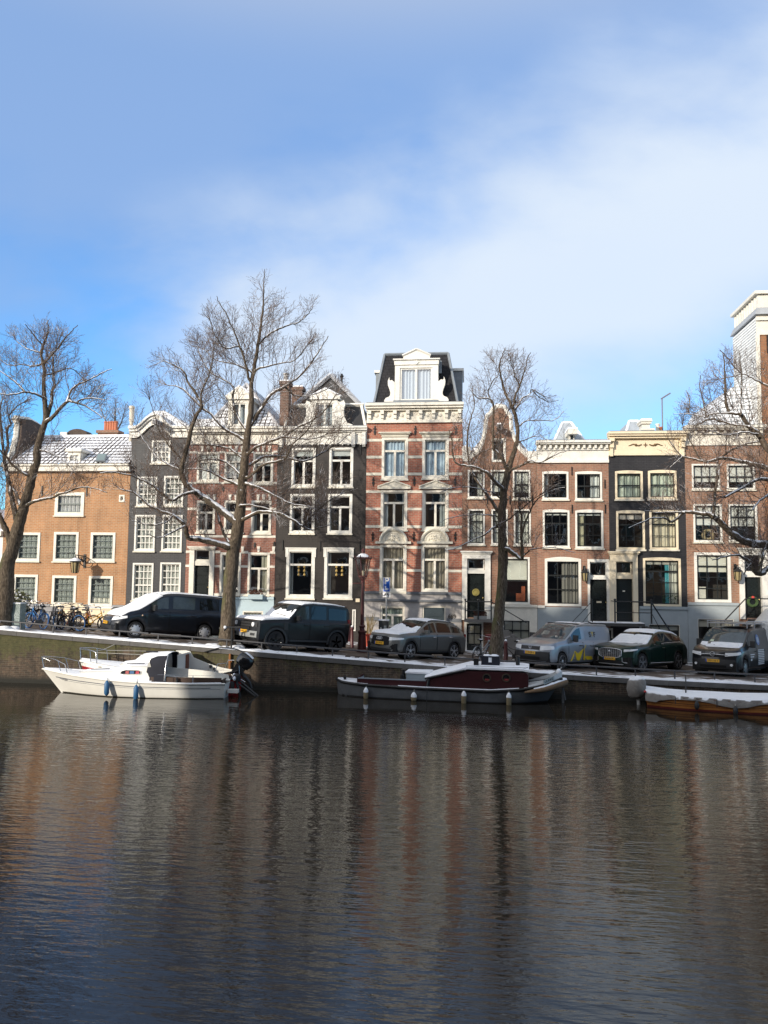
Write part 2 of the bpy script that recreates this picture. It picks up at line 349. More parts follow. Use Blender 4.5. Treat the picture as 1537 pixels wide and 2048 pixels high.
def quay():
 k=NT('quay_brick');x,y,z=k.sep(k.coord())
 b=k.n('ShaderNodeTexBrick');k.l(k.comb(x,z),b.inputs['Vector']);b.inputs['Scale'].default_value=1
 b.inputs['Brick Width'].default_value=.23;b.inputs['Row Height'].default_value=.072;b.inputs['Mortar Size'].default_value=.008
 b.inputs['Color1'].default_value=(.095,.064,.045,1);b.inputs['Color2'].default_value=(.052,.039,.029,1);b.inputs['Mortar'].default_value=(.13,.11,.085,1)
 big=k.noise(.55,5,.6);st=k.noise(1.0,5,.65,k.comb(k.math('MULTIPLY',x,3.0),k.math('MULTIPLY',z,.6)));fine=k.noise(7,6,.75)
 c=k.mix(1.0,b.outputs['Color'],k.ramp(k.math('ADD',k.math('MULTIPLY',st,.6),k.math('MULTIPLY',fine,.4)),[(.34,(.28,.28,.27)),(.5,(.9,.88,.84)),(.68,(1.9,1.8,1.65))]),'MULTIPLY')
 zr=k.n('ShaderNodeMapRange');k.l(z,zr.inputs[0]);zr.inputs[1].default_value=.3;zr.inputs[2].default_value=1.7;zr.inputs[3].default_value=-.10;zr.inputs[4].default_value=.18
 moss=k.ramp(k.math('ADD',k.math('ADD',k.math('MULTIPLY',big,.55),k.math('MULTIPLY',fine,.55)),zr.outputs[0]),[(.56,(0,0,0)),(.68,(.8,.8,.8))])
 c=k.mix(moss,c,k.mix(fine,(.018,.026,.008),(.13,.125,.045)))
 wl_=k.n('ShaderNodeMapRange');k.l(z,wl_.inputs[0]);wl_.inputs[1].default_value=.30;wl_.inputs[2].default_value=.12
 c=k.mix(wl_.outputs[0],c,(.018,.018,.014))
 k.l(c,k.b.inputs['Base Color']);k.b.inputs['Roughness'].default_value=.9;k.bump(k.math('SUBTRACT',fine,b.outputs['Fac']),.9,.03)
 xs=list(np.linspace(-60,45,160));rows=[]
 rnd=random.Random(4)
 for dz,yo in((-3.2,-.25),(0,-.05),(0.33,0),(0.66,0),(1.0,0)):
  rows.append([(x,QY+yo+(rnd.random()*.02 if 0<dz<1 else 0),(zq(x)-.16)*dz if dz>=0 else dz)for x in xs])
 struct(MB().grid(rows).build('canal_wall',k.m,smooth=30))
    # stone coping: separate slabs read through the joints
 mb=MB();x=-60.0
 while x<44:
  l_=.98+.3*rnd.random();a,b_=x+.006,x+l_-.006
  pts=[]
  for yy,zz in((QY-.06,-.17),(QY-.06,0),(QY+.36,0),(QY+.36,-.17)):
   pts.append((yy,zz))
  vs=[(a,yy,zq(a)+zz)for yy,zz in pts]+[(b_,yy,zq(b_)+zz)for yy,zz in pts]
  mb.add(vs,[(0,4,5,1),(1,5,6,2),(2,6,7,3),(3,7,4,0),(0,1,2,3),(4,7,6,5)]);x+=l_
 struct(mb.build('kerb',paint('bluestone',(.105,.10,.095),.8,.3,bump=.4)))
    # snow lying on the coping
 Ps=[];n=420
 for j,t in enumerate((0,.06,.5,.94,1)):
  row=[]
  for i in range(n):
   x=-40+65*i/(n-1);q=.5+.5*math.sin(x*1.7+2*math.sin(x*.63))
   thin=.85+.3*math.sin(x*1.3)+.15*math.sin(x*3.7)if x<-3 else .55+.45*math.sin(x*.9+.4)+.25*math.sin(x*2.3)
   wid=(.36+.10*math.sin(x*.8)+.04*math.sin(x*3.1)+rnd.random()*.02)*max(.12,min(1,thin+.35))
   y=QY-.035+t*wid*1.25;h=(.035+.02*q)*max(0,min(1,thin+.4))
   z=zq(x)+(h*(.55+.9*rnd.random())if 0<j<4 else-.01)
   row.append((x,y,z))
  Ps.append(row)
 o=MB().grid(Ps).build('quay_snow',MSNOW,smooth=60);o['kind']='stuff'
 tag(o,'thin strip of white snow lying along the stone edge of the quay','snow')
    # near bank and canal floor
 mb=MB();mb.box(-400,400,-400,-39.5,-3,2.3)
 struct(mb.build('near_bank',paint('near_bank_stone',(.10,.09,.08),.8)))
 mb=MB();mb.quad((-400,-60,-2.6),(400,-60,-2.6),(400,2,-2.6),(-400,2,-2.6))
 struct(mb.build('canal_bed',paint('mud',(.02,.017,.012),.9)))
quay()
def water():
 k=NT('canal_water');x,y,z=k.sep(k.coord())
    # ripples grow from calm by the far wall to a breeze-ruffled middle
 def nz_(sx,sy,sc_,det,rough,rot=0):
  mp=k.n('ShaderNodeMapping');k.l(k.coord(),mp.inputs[0]);mp.inputs[3].default_value=(sx,sy,1);mp.inputs[2].default_value=(0,0,rot)
  return k.noise(sc_,det,rough,mp.outputs[0])
 a=nz_(.38,2.1,2.3,3,.5,R(7));b=nz_(.62,2.1,4.6,3,.5,R(-9));c_=nz_(.7,1.6,.45,3,.5,R(12))
 patch=k.noise(.16,4,.6,k.comb(x,k.math('MULTIPLY',y,2.2)))
 near=k.n('ShaderNodeMapRange',interpolation_type='SMOOTHSTEP');
 k.l(k.math('ADD',y,k.math('MULTIPLY',k.math('SUBTRACT',patch,.5),5.0)),near.inputs[0]);near.inputs[1].default_value=QY-2.2;near.inputs[2].default_value=QY-6.5
 near.inputs[3].default_value=.035;near.inputs[4].default_value=1.0
 h=k.math('ADD',k.math('ADD',k.math('MULTIPLY',a,.46),k.math('MULTIPLY',b,.36)),k.math('MULTIPLY',c_,.5))
 h=k.math('MULTIPLY',h,near.outputs[0])
 k.b.inputs['Base Color'].default_value=(.019,.016,.0115,1);k.b.inputs['Roughness'].default_value=.02
 k.b.inputs['IOR'].default_value=1.40;k.b.inputs['Specular IOR Level'].default_value=.75
 k.bump(h,1.0,.025)
 xs=np.linspace(-70,55,26);ys=np.linspace(-39.6,QY+.05,14)
 struct(MB().grid([[(x_,y_,0)for x_ in xs]for y_ in ys]).build('water',k.m))
water()
def sheet():
 mb=MB();mb.quad((-900,-900,-3.1),(900,-900,-3.1),(900,900,-3.1),(-900,900,-3.1))
 struct(mb.build('ground',paint('earth',(.09,.08,.065),.9)))
sheet()
# ------------------------------------------------------------------ houses
WHITE=paint('white_paint',(.74,.72,.66),.5,.2)
CREAM=paint('cream_paint',(.76,.65,.47),.5,.12)
OFFW=paint('warm_white_paint',(.73,.69,.60),.5,.2)
BLACKP=paint('black_green_paint',(.012,.016,.016),.25,.2)
GREYSASH=paint('grey_green_paint',(.10,.125,.12),.35,.15)
LEAD=paint('lead_sheet',(.20,.225,.25),.55,.25)
SLATE=paint('dark_slate',(.028,.028,.03),.6,.35,bump=.3)
STONE=paint('pale_sandstone',(.66,.62,.52),.7,.12,bump=.2)
IRON=paint('black_iron',(.012,.012,.013),.4,.2)
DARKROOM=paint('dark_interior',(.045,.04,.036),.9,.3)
class Th:
 """a thing: an Empty at its base and parts whose points are given in world space"""
 def __init__(s,name,label,cat,loc,group=None):
  s.o=thing(name,label,cat,loc,0,group);s.loc=np.array(loc,float)
 def part(s,mb,name,mat,parent=None,smooth=None):
  mb.v=[tuple(np.array(p)-s.loc)for p in mb.v]
  return mb.build(name,mat,parent or s.o,smooth)
EDGES=[((17,935),(0,1150)),((261.5,935),(252.5,1200)),((379,904),(371,1138)),((557,904),(548,1191)),((734,893),(729.5,1195)),((925.6,816),(924,1200)),((1072,913),(1077,1212)),((1217,883),(1219.6,1100)),((1368.5,866),(1376,1212)),((1521,850),(1541,1180))]
EX=[(onY(*a)[0]+onY(*b)[0])/2 for a,b in EDGES]
def P2(px,py,Y=0.0):
 p=onY(px,py,Y);return p[0],p[2]
def rect(x0,y0,x1,y1,Y=0.0):
 ym,xm=(y0+y1)/2,(x0+x1)/2
 return onY(x0,ym,Y)[0],onY(x1,ym,Y)[0],onY(xm,y1,Y)[2],onY(xm,y0,Y)[2]
def zpx(py,px,Y=0.0):return onY(px,py,Y)[2]
class House(Th):
 def __init__(s,i,label,ytop,wallmat,depth=8.0,cat='house',name='canal_house',xr=None):
  s.x0,s.x1=EX[i]+.004,(EX[i+1]if xr is None else xr)-.004;s.xm=(s.x0+s.x1)/2
  s.zb=zs(s.xm,0)
  s.pxm=(EDGES[i][0][0]+EDGES[i+1][0][0])/2 if i+1<len(EDGES)else 1530
  s.zt=zpx(ytop,s.pxm);s.holes=[];s.wm=wallmat;s.depth=depth;s.pend=[]
  super().__init__(name,label,cat,(s.xm,0,s.zb),None)
 def z(s,py,px=None):return zpx(py,s.pxm if px is None else px)
 def walls(s,zlow=None,xl=None,xr=None,ztop=None,zsamp=()):
  z0=s.zb-.5 if zlow is None else zlow;z1=s.zt if ztop is None else ztop
  xl=xl or(lambda z:s.x0);xr=xr or(lambda z:s.x1)
  cuts=sorted(set([z0,z1]+[round(h,5)for q in s.holes for h in q[2:]if z0<h<z1]+list(zsamp)))
  mb=MB()
  for a,b in zip(cuts[:-1],cuts[1:]):
   if b-a<1e-4:continue
   zm=(a+b)/2;hs=sorted([(q[0],q[1])for q in s.holes if q[2]<=zm<=q[3]])
   L=[(xl(a),xl(b))];
   ed=[(xl(a),xl(b))]
   for p,q in hs:ed+=[(p,p),(q,q)]
   ed.append((xr(a),xr(b)))
   for k in range(0,len(ed),2):
    (pa,pb),(qa,qb)=ed[k],ed[k+1]
    if qa-pa>1e-4:mb.quad((pa,0,a),(qa,0,a),(qb,0,b),(pb,0,b))
  for p,q,a,b in s.holes:
   d=.30
   mb.quad((p,0,a),(p,0,b),(p,d,b),(p,d,a));mb.quad((q,0,a),(q,d,a),(q,d,b),(q,0,b))
   mb.quad((p,0,b),(q,0,b),(q,d,b),(p,d,b));mb.quad((p,0,a),(p,d,a),(q,d,a),(q,0,a))
  zt=s.zt
        # side walls, back
  mb.quad((s.x0,0,z0),(s.x0,0,zt),(s.x0,s.depth,zt),(s.x0,s.depth,z0))
  mb.quad((s.x1,0,z0),(s.x1,s.depth,z0),(s.x1,s.depth,zt),(s.x1,0,zt))
  mb.quad((s.x0,s.depth,z0),(s.x0,s.depth,zt),(s.x1,s.depth,zt),(s.x1,s.depth,z0))
  s.wall=s.part(mb,'wall',s.wm)
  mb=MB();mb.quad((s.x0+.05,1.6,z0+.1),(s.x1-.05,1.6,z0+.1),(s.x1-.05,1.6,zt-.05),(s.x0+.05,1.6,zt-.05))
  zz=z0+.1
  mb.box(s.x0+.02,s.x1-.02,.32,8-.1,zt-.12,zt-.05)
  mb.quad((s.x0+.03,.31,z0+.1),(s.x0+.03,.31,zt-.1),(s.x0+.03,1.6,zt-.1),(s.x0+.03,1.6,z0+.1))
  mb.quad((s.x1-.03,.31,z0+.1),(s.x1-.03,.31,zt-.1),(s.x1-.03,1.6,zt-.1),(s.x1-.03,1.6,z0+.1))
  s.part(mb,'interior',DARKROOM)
 def flatroof(s,mat=MSNOW,h=.05,y0=.15):
  mb=MB();mb.box(s.x0,s.x1,y0,s.depth+.05,s.zt+.004,s.zt+.004+h);return s.part(mb,'roof',mat)
 def win(s,x0,y0,x1,y1,cols=2,rows=2,kind='grid',frame=None,sash=None,cur=(),fw=.115,arch=0.0,sill=True,mid=None,Y=0.0,hole=True,name='window',bar=.016,split=.36):
  frame=frame or WHITE;sash=sash or frame
  X0,X1,Z0,Z1=rect(x0,y0,x1,y1,Y)
  if hole:s.holes.append((X0+.05,X1-.05,Z0+.05,Z1-.05))
  F0,F1=Y-.035,Y+.13
  mb=MB();mb.box(X0,X0+fw,F0,F1,Z0,Z1);mb.box(X1-fw,X1,F0,F1,Z0,Z1)
  mb.box(X0+fw,X1-fw,F0,F1,Z1-fw,Z1);mb.box(X0+fw,X1-fw,F0,F1,Z0,Z0+fw)
  if arch:
   pts=[(X0,Z1+.001)]+[(X1,Z1+.001)]+[(X1-(X1-X0)*t,Z1+.002+arch*(1-(2*t-1)**2))for t in np.linspace(.001,.999,13)]
   mb.prism_y(pts,F0+.004,Y+.02)
  fo=s.part(mb,name,frame)
  if sill:
   mb=MB();mb.box(X0-.04,X1+.04,Y-.10,Y+.02,Z0-.075,Z0-.002);s.part(mb,'sill',STONE if sill is True else sill,fo)
  a0,a1,c0,c1=X0+fw+.001,X1-fw-.001,Z0+fw+.001,Z1-fw-.001
  S0,S1=Y+.045,Y+.085;sw=.045
  mb=MB();mb.box(a0,a0+sw,S0,S1,c0,c1);mb.box(a1-sw,a1,S0,S1,c0,c1);mb.box(a0+sw,a1-sw,S0,S1,c1-sw,c1);mb.box(a0+sw,a1-sw,S0,S1,c0,c0+sw)
  if kind=='grid':
   mr=int(round(rows*(1-(mid if mid else .5))))
   for r_ in range(1,rows):
    zz=c0+(c1-c0)*r_/rows;hb=.034 if(r_==mr and rows>1)else bar
    mb.box(a0+sw,a1-sw,S0+.004,S1-.01,zz-hb,zz+hb)
   for c_ in range(1,cols):
    xx=a0+(a1-a0)*c_/cols;mb.box(xx-bar,xx+bar,S0+.008,S1-.014,c0+sw,c1-sw)
  elif kind in('T','sash'):
   zz=c1-(c1-c0)*split;mb.box(a0+sw,a1-sw,S0-.03,S1,zz-.05,zz+.05)
   if kind=='T':xm=(a0+a1)/2;mb.box(xm-.055,xm+.055,S0-.012,S1-.004,c0+sw,zz-.05)
  s.part(mb,'sash',sash,fo)
  mb=MB();mb.quad((a0,Y+.066,c0),(a1,Y+.066,c0),(a1,Y+.066,c1),(a0,Y+.066,c1));s.part(mb,'pane',MGLASS,fo)
  for cu in cur:s.curtain(fo,a0,a1,c0,c1,Y,*cu)
  return fo
 def curtain(s,fo,a0,a1,c0,c1,Y,kind,p=1.0,col=(.7,.7,.66),q=0.0):
  mat=paint('cloth_%d_%d_%d'%tuple(int(c*100)for c in col),col,.9,.07)
  mb=MB();wd=a1-a0;ht=c1-c0
  if kind=='blind':
   mb.box(a0,a1,Y+.13,Y+.145,c1-ht*p,c1)
  elif kind=='shade':
   mb.box(a0,a1,Y+.13,Y+.145,c0,c0+ht*p)
  elif kind=='slats':
   n=int(ht/.07)
   for i in range(n):
    zz=c0+ht*(i+.5)/n
    if zz>c1-ht*p:mb.add([(a0,Y+.13,zz-.026),(a1,Y+.13,zz-.026),(a1,Y+.17,zz+.024),(a0,Y+.17,zz+.024)],[(0,1,2,3)])
  else:
   spans={'full':[(0,1)],'left':[(0,p)],'right':[(1-p,1)],'both':[(0,p),(1-p,1)]}[kind]
   for u0,u1 in spans:
    n=max(8,int((u1-u0)*wd/.022));P=[[],[]]
    for i in range(n+1):
     u=u0+(u1-u0)*i/n;ph=u*wd*2*math.pi/.17
     yy=Y+.20+.035*math.sin(ph+.6*math.sin(ph*.37))
     for j,zz in((0,c0+ht*q),(1,c1)):P[j].append((a0+wd*u,yy,zz))
    mb.grid(P)
  s.part(mb,'curtain',mat,fo,60 if kind in('full','left','right','both')else None)
 def bands(s,ys,th,mat,proud=.025,x0=None,x1=None,name='stone_band',px=None):
  X0=(s.x0 if x0 is None else x0)+.002;X1=(s.x1 if x1 is None else x1)-.002
  for y in ys:
   za=s.z(y,px)-th/2;zb=za+th;e=[X0]
   for p,q,a,b in sorted(s.holes):
    if a-.06<zb and b+.06>za and q>X0 and p<X1:e+=[p-.052,q+.052]
   e.append(X1)
   for k in range(0,len(e),2):
    if e[k+1]-e[k]>.02:mb=MB();mb.box(e[k],e[k+1],-proud,.05,za,zb);s.part(mb,name,mat)
 def anchors(s,pts,h=.5,fancy=False):
  for px,py in pts:
   X,Z=P2(px,py);mb=MB();mb.box(X-.022,X+.022,-.05,.01,Z-h/2,Z+h/2)
   if fancy:
    mb.box(X-.075,X+.075,-.045,.01,Z+h*.12,Z+h*.24);mb.box(X-.055,X+.055,-.047,.01,Z-h*.3,Z-h*.05)
   s.part(mb,'wall_anchor',IRON)
 def cornice(s,ytop,ybot,mat,steps=((0,.10,.34),(.10,.22,.27),(.22,.30,.16),(.30,.92,.06),(.92,1,.10)),x0=None,x1=None,px=None,over=.05,snow=True):
  """stack of mouldings; steps: (from, to, depth) down from the top"""
  zt,zb=s.z(ytop,px),s.z(ybot,px);H=zt-zb;X0=(s.x0 if x0 is None else x0);X1=(s.x1 if x1 is None else x1)
  mb=MB()
  for a,b,d in steps:
   o_=over*d/.34
   mb.box(X0-o_+.004,X1+o_-.004,-d,.12,zt-b*H,zt-a*H)
  co=s.part(mb,'cornice',mat)
  if snow:
   mb=MB();mb.box(X0+.01,X1-.01,-steps[0][2]+.02,.3,zt+.002,zt+.035);s.part(mb,'roof_edge',LEAD,co)
  return co,zt,zb
 def plinth(s,ytop,mat,px=None,d=.05,x0=None,x1=None,cap=None):
  """rendered base of the front: a proud skin with the same openings"""
  zt=s.z(ytop,px);X0=(s.x0 if x0 is None else x0)+.003;X1=(s.x1 if x1 is None else x1)-.003
  cuts=sorted(set([s.zb-.5,zt]+[h for q in s.holes for h in q[2:]if s.zb-.5<h<zt]));mb=MB()
  for a,b in zip(cuts[:-1],cuts[1:]):
   zm=(a+b)/2;e=[X0]
   for p,q,c,d_ in sorted(s.holes):
    if c<=zm<=d_ and q>X0 and p<X1:e+=[max(X0,p),min(X1,q)]
   e.append(X1)
   for k in range(0,len(e),2):
    if e[k+1]-e[k]>.01:mb.box(e[k],e[k+1],-d+.012,.02,a,b)
  po=s.part(mb,'plinth',mat)
  mb=MB();
  e=[X0]
  for p,q,c,d_ in sorted(s.holes):
   if c<zt+.1 and d_>zt-.1 and q>X0 and p<X1:e+=[max(X0,p-.06),min(X1,q+.06)]
  e.append(X1)
  for k in range(0,len(e),2):
   if e[k+1]-e[k]>.02:mb=MB();mb.box(e[k],e[k+1],-d-.05,.015,zt-.06,zt+.07);s.part(mb,'plinth_moulding',cap or mat,po)
  return po
 def door(s,x0,y0,x1,y1,leaf=None,panels=3,name='door',Y=.12,glass=False):
  X0,X1,Z0,Z1=rect(x0,y0,x1,y1);leaf=leaf or BLACKP
  s.holes.append((X0,X1,Z0,Z1));mb=MB();mb.box(X0,X1,Y,Y+.06,Z0,Z1);W_=X1-X0;H=Z1-Z0
  for i in range(panels):
   a=Z0+H*(.05+.93*i/panels);b=Z0+H*(.05+.93*(i+1)/panels)-.07
   mb.box(X0+.10,X1-.10,Y-.022,Y+.01,a,b);mb.box(X0+.16,X1-.16,Y-.036,Y,a+.06,b-.06)
  d=s.part(mb,name,leaf)
  mb=MB();mb.sphere((X1-.09,Y-.05,Z0+H*.45),.035,8,6);s.part(mb,'handle',paint('brass',(.55,.42,.18),.3,.1,metal=1),d)
  return d,(X0,X1,Z0,Z1)
 def surround(s,x0,y0,x1,y1,inner,mat=None,head=.28,d=.10,pilaster=.0):
  """door case around the opening `inner` (X0,X1,Z0,Z1 of door plus fanlight)"""
  mat=mat or WHITE;X0,X1,Z0,Z1=rect(x0,y0,x1,y1);a0,a1,c0,c1=inner;mb=MB()
  mb.box(X0+.06,a0+.004,-d,.11,Z0,Z1-head);mb.box(a1-.004,X1-.06,-d,.11,Z0,Z1-head)
  mb.box(X0+.06,X1-.06,-d-.01,.11,c1-.004,Z1-.14)if Z1-.14>c1 else None
  mb.box(X0+.02,X1-.02,-d-.06,.1,Z1-.14,Z1-.07);mb.box(X0-.03,X1+.03,-d-.12,.1,Z1-.07,Z1)
  return s.part(mb,'door_case',mat)
 def fanlight(s,x0,y0,x1,y1,mat=None,ornament=True):
  X0,X1,Z0,Z1=rect(x0,y0,x1,y1);s.holes.append((X0,X1,Z0,Z1));mat=mat or WHITE;mb=MB()
  mb.box(X0,X0+.05,.03,.12,Z0,Z1);mb.box(X1-.05,X1,.03,.12,Z0,Z1);mb.box(X0+.05,X1-.05,.03,.12,Z1-.05,Z1);mb.box(X0+.05,X1-.05,.03,.12,Z0,Z0+.09)
  fo=s.part(mb,'fanlight',mat);mb=MB();mb.quad((X0,.08,Z0),(X1,.08,Z0),(X1,.08,Z1),(X0,.08,Z1));s.part(mb,'pane',MGLASS,fo)
  if ornament:
   mb=MB();xm=(X0+X1)/2
   for t in(-1,1):mb.tube([(xm,.06,Z0+.09),(xm+t*.14,.06,(Z0+Z1)/2),(xm+t*.04,.06,Z1-.08)],.012,5)
   mb.tube([(xm,.06,Z0+.09),(xm,.06,Z1-.05)],.012,5);s.part(mb,'grille',IRON,fo)
  return fo

def railing(mb,pts,h=.9,r=.02,posts=True):
 pts=[np.array(p,float)for p in pts]
 mb.tube([p+np.array([0,0,h])for p in pts],r*1.2,6);mb.tube([p+np.array([0,0,h*.5])for p in pts],r*.7,6)
 if posts:
  for p in pts:mb.tube([p,p+np.array([0,0,h+.06])],r*1.3,6);mb.sphere(p+np.array([0,0,h+.08]),r*2.0,8,6)

# ---- 1: ochre brick house with a snowy tiled roof
OCHRE=brick('ochre_brick',(.42,.215,.105),(.36,.175,.085),(.40,.30,.20))
def house1():
 h=House(0,'low ochre brick house with a snow dusted pantile roof, behind the row of bicycles',944,OCHRE,7)
 g=dict(cols=4,rows=4,sash=GREYSASH,frame=OFFW,bar=.017,fw=.13)
 sh=[('slats',1.0,(.52,.56,.52))]
 for r_ in((34,1065,80.7,1122),(108,1064,157.5,1122.7),(181.6,1065,231,1122.7)):h.win(*r_,cur=sh,**g)
 for i,r_ in enumerate(((27,1149,76,1205),(104.6,1151,153,1210),(177.7,1152,226,1212))):h.win(*r_,cur=sh+([('shade',.25,(.75,.72,.6))]if i==2 else[]),**g)
 h.win(110.6,984.8,169,1031,6,2,frame=OFFW,sash=GREYSASH,cur=[('blind',1,(.72,.70,.70))],fw=.17)
 h.win(239,990,250,1004,1,1,frame=OFFW,fw=.07,sill=False)
 h.walls();h.plinth(1212,paint('grey_render',(.27,.27,.28),.8,.15),px=200)
 h.anchors(((85,982),(174,982)),.55)
 co,zt,zb=h.cornice(929.5,944.5,OFFW,steps=((0,.22,.36),(.22,.9,.26),(.9,1,.12)),px=140,snow=False)
    # pantile roof: rippled sheet, ridge along the street
 YR=3.0;zr=zpx(874,170,YR);n=120;P=[]
 T=roof_tile('snowy_pantiles',(.055,.042,.036),(.82,.83,.86),'x',.60)
 for j,t in enumerate(np.linspace(0,1,15)):
  row=[]
  for i in range(n*2+1):
   x=h.x0+.05+(h.x1-h.x0-.06)*i/(n*2);row.append((x,-.30+(YR+.30)*t,zt+.01+(zr-zt)*t+.03*math.sin(2*math.pi*i/8.0)+(.03 if j%2 else 0)))
  P.append(row)
 ro=h.part(MB().grid(P),'roof',T,None,40)
 mb=MB();mb.quad((h.x0,YR,zr),(h.x1,YR,zr),(h.x1,h.depth,zt-.2),(h.x0,h.depth,zt-.2))
 mb.quad((h.x1-.01,0,zt-.2),(h.x1-.01,YR,zr-.02),(h.x1-.01,h.depth,zt-.2));h.part(mb,'rear_slope',SLATE,ro)
 mb=MB();mb.tube([(h.x0,YR,zr+.03),(h.x1,YR,zr+.03)],.10,8);h.part(mb,'ridge',MSNOW,ro)
    # neck gable on the left side wall
 X=h.x0;out=[(0,zt-.3),(.02,zt+.1),(.55,zt+.55),(.95,zt+1.0),(1.05,zt+1.35)]
 za=zpx(878,62,1.9);zb_=zpx(852,62,1.9);zc=zpx(843.5,62,1.9)
 out=[(-.25,zt-.1),(.1,zt+.25),(.5,zt+.75),(.75,za-.1),(.8,zb_),(.55,zb_+.04),(.6,zb_+.16),(1.0,zc-.04),(1.7,zc+.06),(2.5,zc-.03),(3.0,zb_+.12),(3.0,za-.2),(5.5,zt-.1)]
 mb=MB();m_=len(out);vs=[(X-.18,y,z)for y,z in out]+[(X+.24,y,z)for y,z in out]
 mb.add(vs,[tuple(range(m_-1,-1,-1)),tuple(range(m_,2*m_))]+[(i,(i+1)%m_,m_+(i+1)%m_,m_+i)for i in range(m_)]);ga=h.part(mb,'side_gable',brick('dark_brick',(.085,.06,.05),(.06,.045,.04),(.10,.085,.07)))
 mb=MB()
 for(y,z),(y2,z2)in zip(out[:10],out[1:11]):mb.tube([(X-.03,y,z+.03),(X-.03,y2,z2+.03)],.16,6)
 h.part(mb,'gable_coping',OFFW,ga)
    # second arched stack behind the ridge
 X0,X1,Z0,Z1=rect(140,860,181,890,5.0);mb=MB()
 mb.prism_y([(X0,Z0-1),(X1,Z0-1)]+[((X0+X1)/2+(X1-X0)/2*math.cos(a),Z1-.35+.35*math.sin(a))for a in np.linspace(0,math.pi,9)],4.6,5.4);ch=h.part(mb,'chimney',MATS['dark_brick'],ro)
 mb=MB();mb.box(X0-.16,X0+.05,4.5,5.3,Z0,Z1-.25);mb.box(X0-.3,X0+.1,4.45,5.3,Z1-.40,Z1-.22);h.part(mb,'coping',OFFW,ch)
    # brick chimney with five pots
 Yc=4.2;X0,X1,Z0,Z1=rect(201,863,240,880,Yc);mb=MB();mb.box(X0,X1,Yc-.3,Yc+.3,Z0-1.5,Z1);mb.box(X0-.08,X1+.08,Yc-.38,Yc+.38,Z1-.14,Z1+.02)
 ch=h.part(mb,'chimney',brick('chimney_brick',(.30,.14,.085),(.22,.11,.075),(.3,.25,.2)),ro)
 for i in range(5):
  xx=P2(212.5+5.0*i,850,Yc)[0];mb=MB();mb.lathe([(.11,Z1),(.105,Z1+.5),(.125,Z1+.52),(.125,Z1+.58),(.09,Z1+.58)],10,(xx,Yc,0));h.part(mb,'chimney_pot',paint('terracotta',(.45,.15,.075),.7,.2),ch,40)
    # dormer
 Yd=-.05;X0,X1,Z0,Z1=rect(136,899,161,932,Yd);mb=MB()
 mb.box(X0,X0+.13,Yd,2.2,Z0,Z1-.12);mb.box(X1-.13,X1,Yd,2.2,Z0,Z1-.12);mb.box(X0+.13,X1-.13,Yd,2.2,Z1-.30,Z1-.12);mb.box(X0+.13,X1-.13,Yd,.3,Z0,Z0+.12);mb.box(X0-.1,X1+.1,Yd-.12,2.3,Z1-.12,Z1)
 dm=h.part(mb,'dormer',OFFW,ro)
 mb=MB();a,b=X0+.13,X1-.13
 for xx in(a+.015,(a+b)/2,b-.015):mb.box(xx-.02,xx+.02,Yd+.05,Yd+.09,Z0+.12,Z1-.3)
 for t in(.33,.66):mb.box(a,b,Yd+.055,Yd+.085,Z0+.12+(Z1-.42-Z0)*t-.015,Z0+.12+(Z1-.42-Z0)*t+.015)
 h.part(mb,'sash',WHITE,dm)
 mb=MB();mb.quad((a,Yd+.07,Z0+.1),(b,Yd+.07,Z0+.1),(b,Yd+.07,Z1-.28),(a,Yd+.07,Z1-.28));h.part(mb,'pane',MGLASS,dm)
 mb=MB();mb.box(a,b,Yd+.14,Yd+.16,Z0+.1,Z1-.28);h.part(mb,'blind',paint('cloth_72_70_70',(.72,.7,.7)),dm)
 mb=MB();mb.box(X0-.08,X1+.08,Yd-.08,2.3,Z1+.002,Z1+.06);h.part(mb,'snow_cap',MSNOW,dm)
    # skylight lies on the slope
 def S(px,py):
  d=ray(px,py);n_=np.array([0,-(zr-zt),YR+.3]);p0=np.array([0,-.3,zt+.09]);t=((p0-CAMP)@n_)/(d@n_);return CAMP+d*t
 c4=[S(192,924),(S(211,924)),S(215,909.5),S(197,909.5)];up_=np.array([0,-.05,.05])
 mb=MB();mb.add([p for p in c4]+[p+up_*1.2 for p in c4],[(0,1,5,4),(1,2,6,5),(2,3,7,6),(3,0,4,7),(4,5,6,7)]);sk=h.part(mb,'skylight',LEAD,ro)
 cc=sum(c4)/4;mb=MB();mb.quad(*[cc+(p-cc)*.84+up_*1.35 for p in c4]);h.part(mb,'pane',paint('skylight_glass',(.16,.22,.22),.06,.1),sk)
house1()

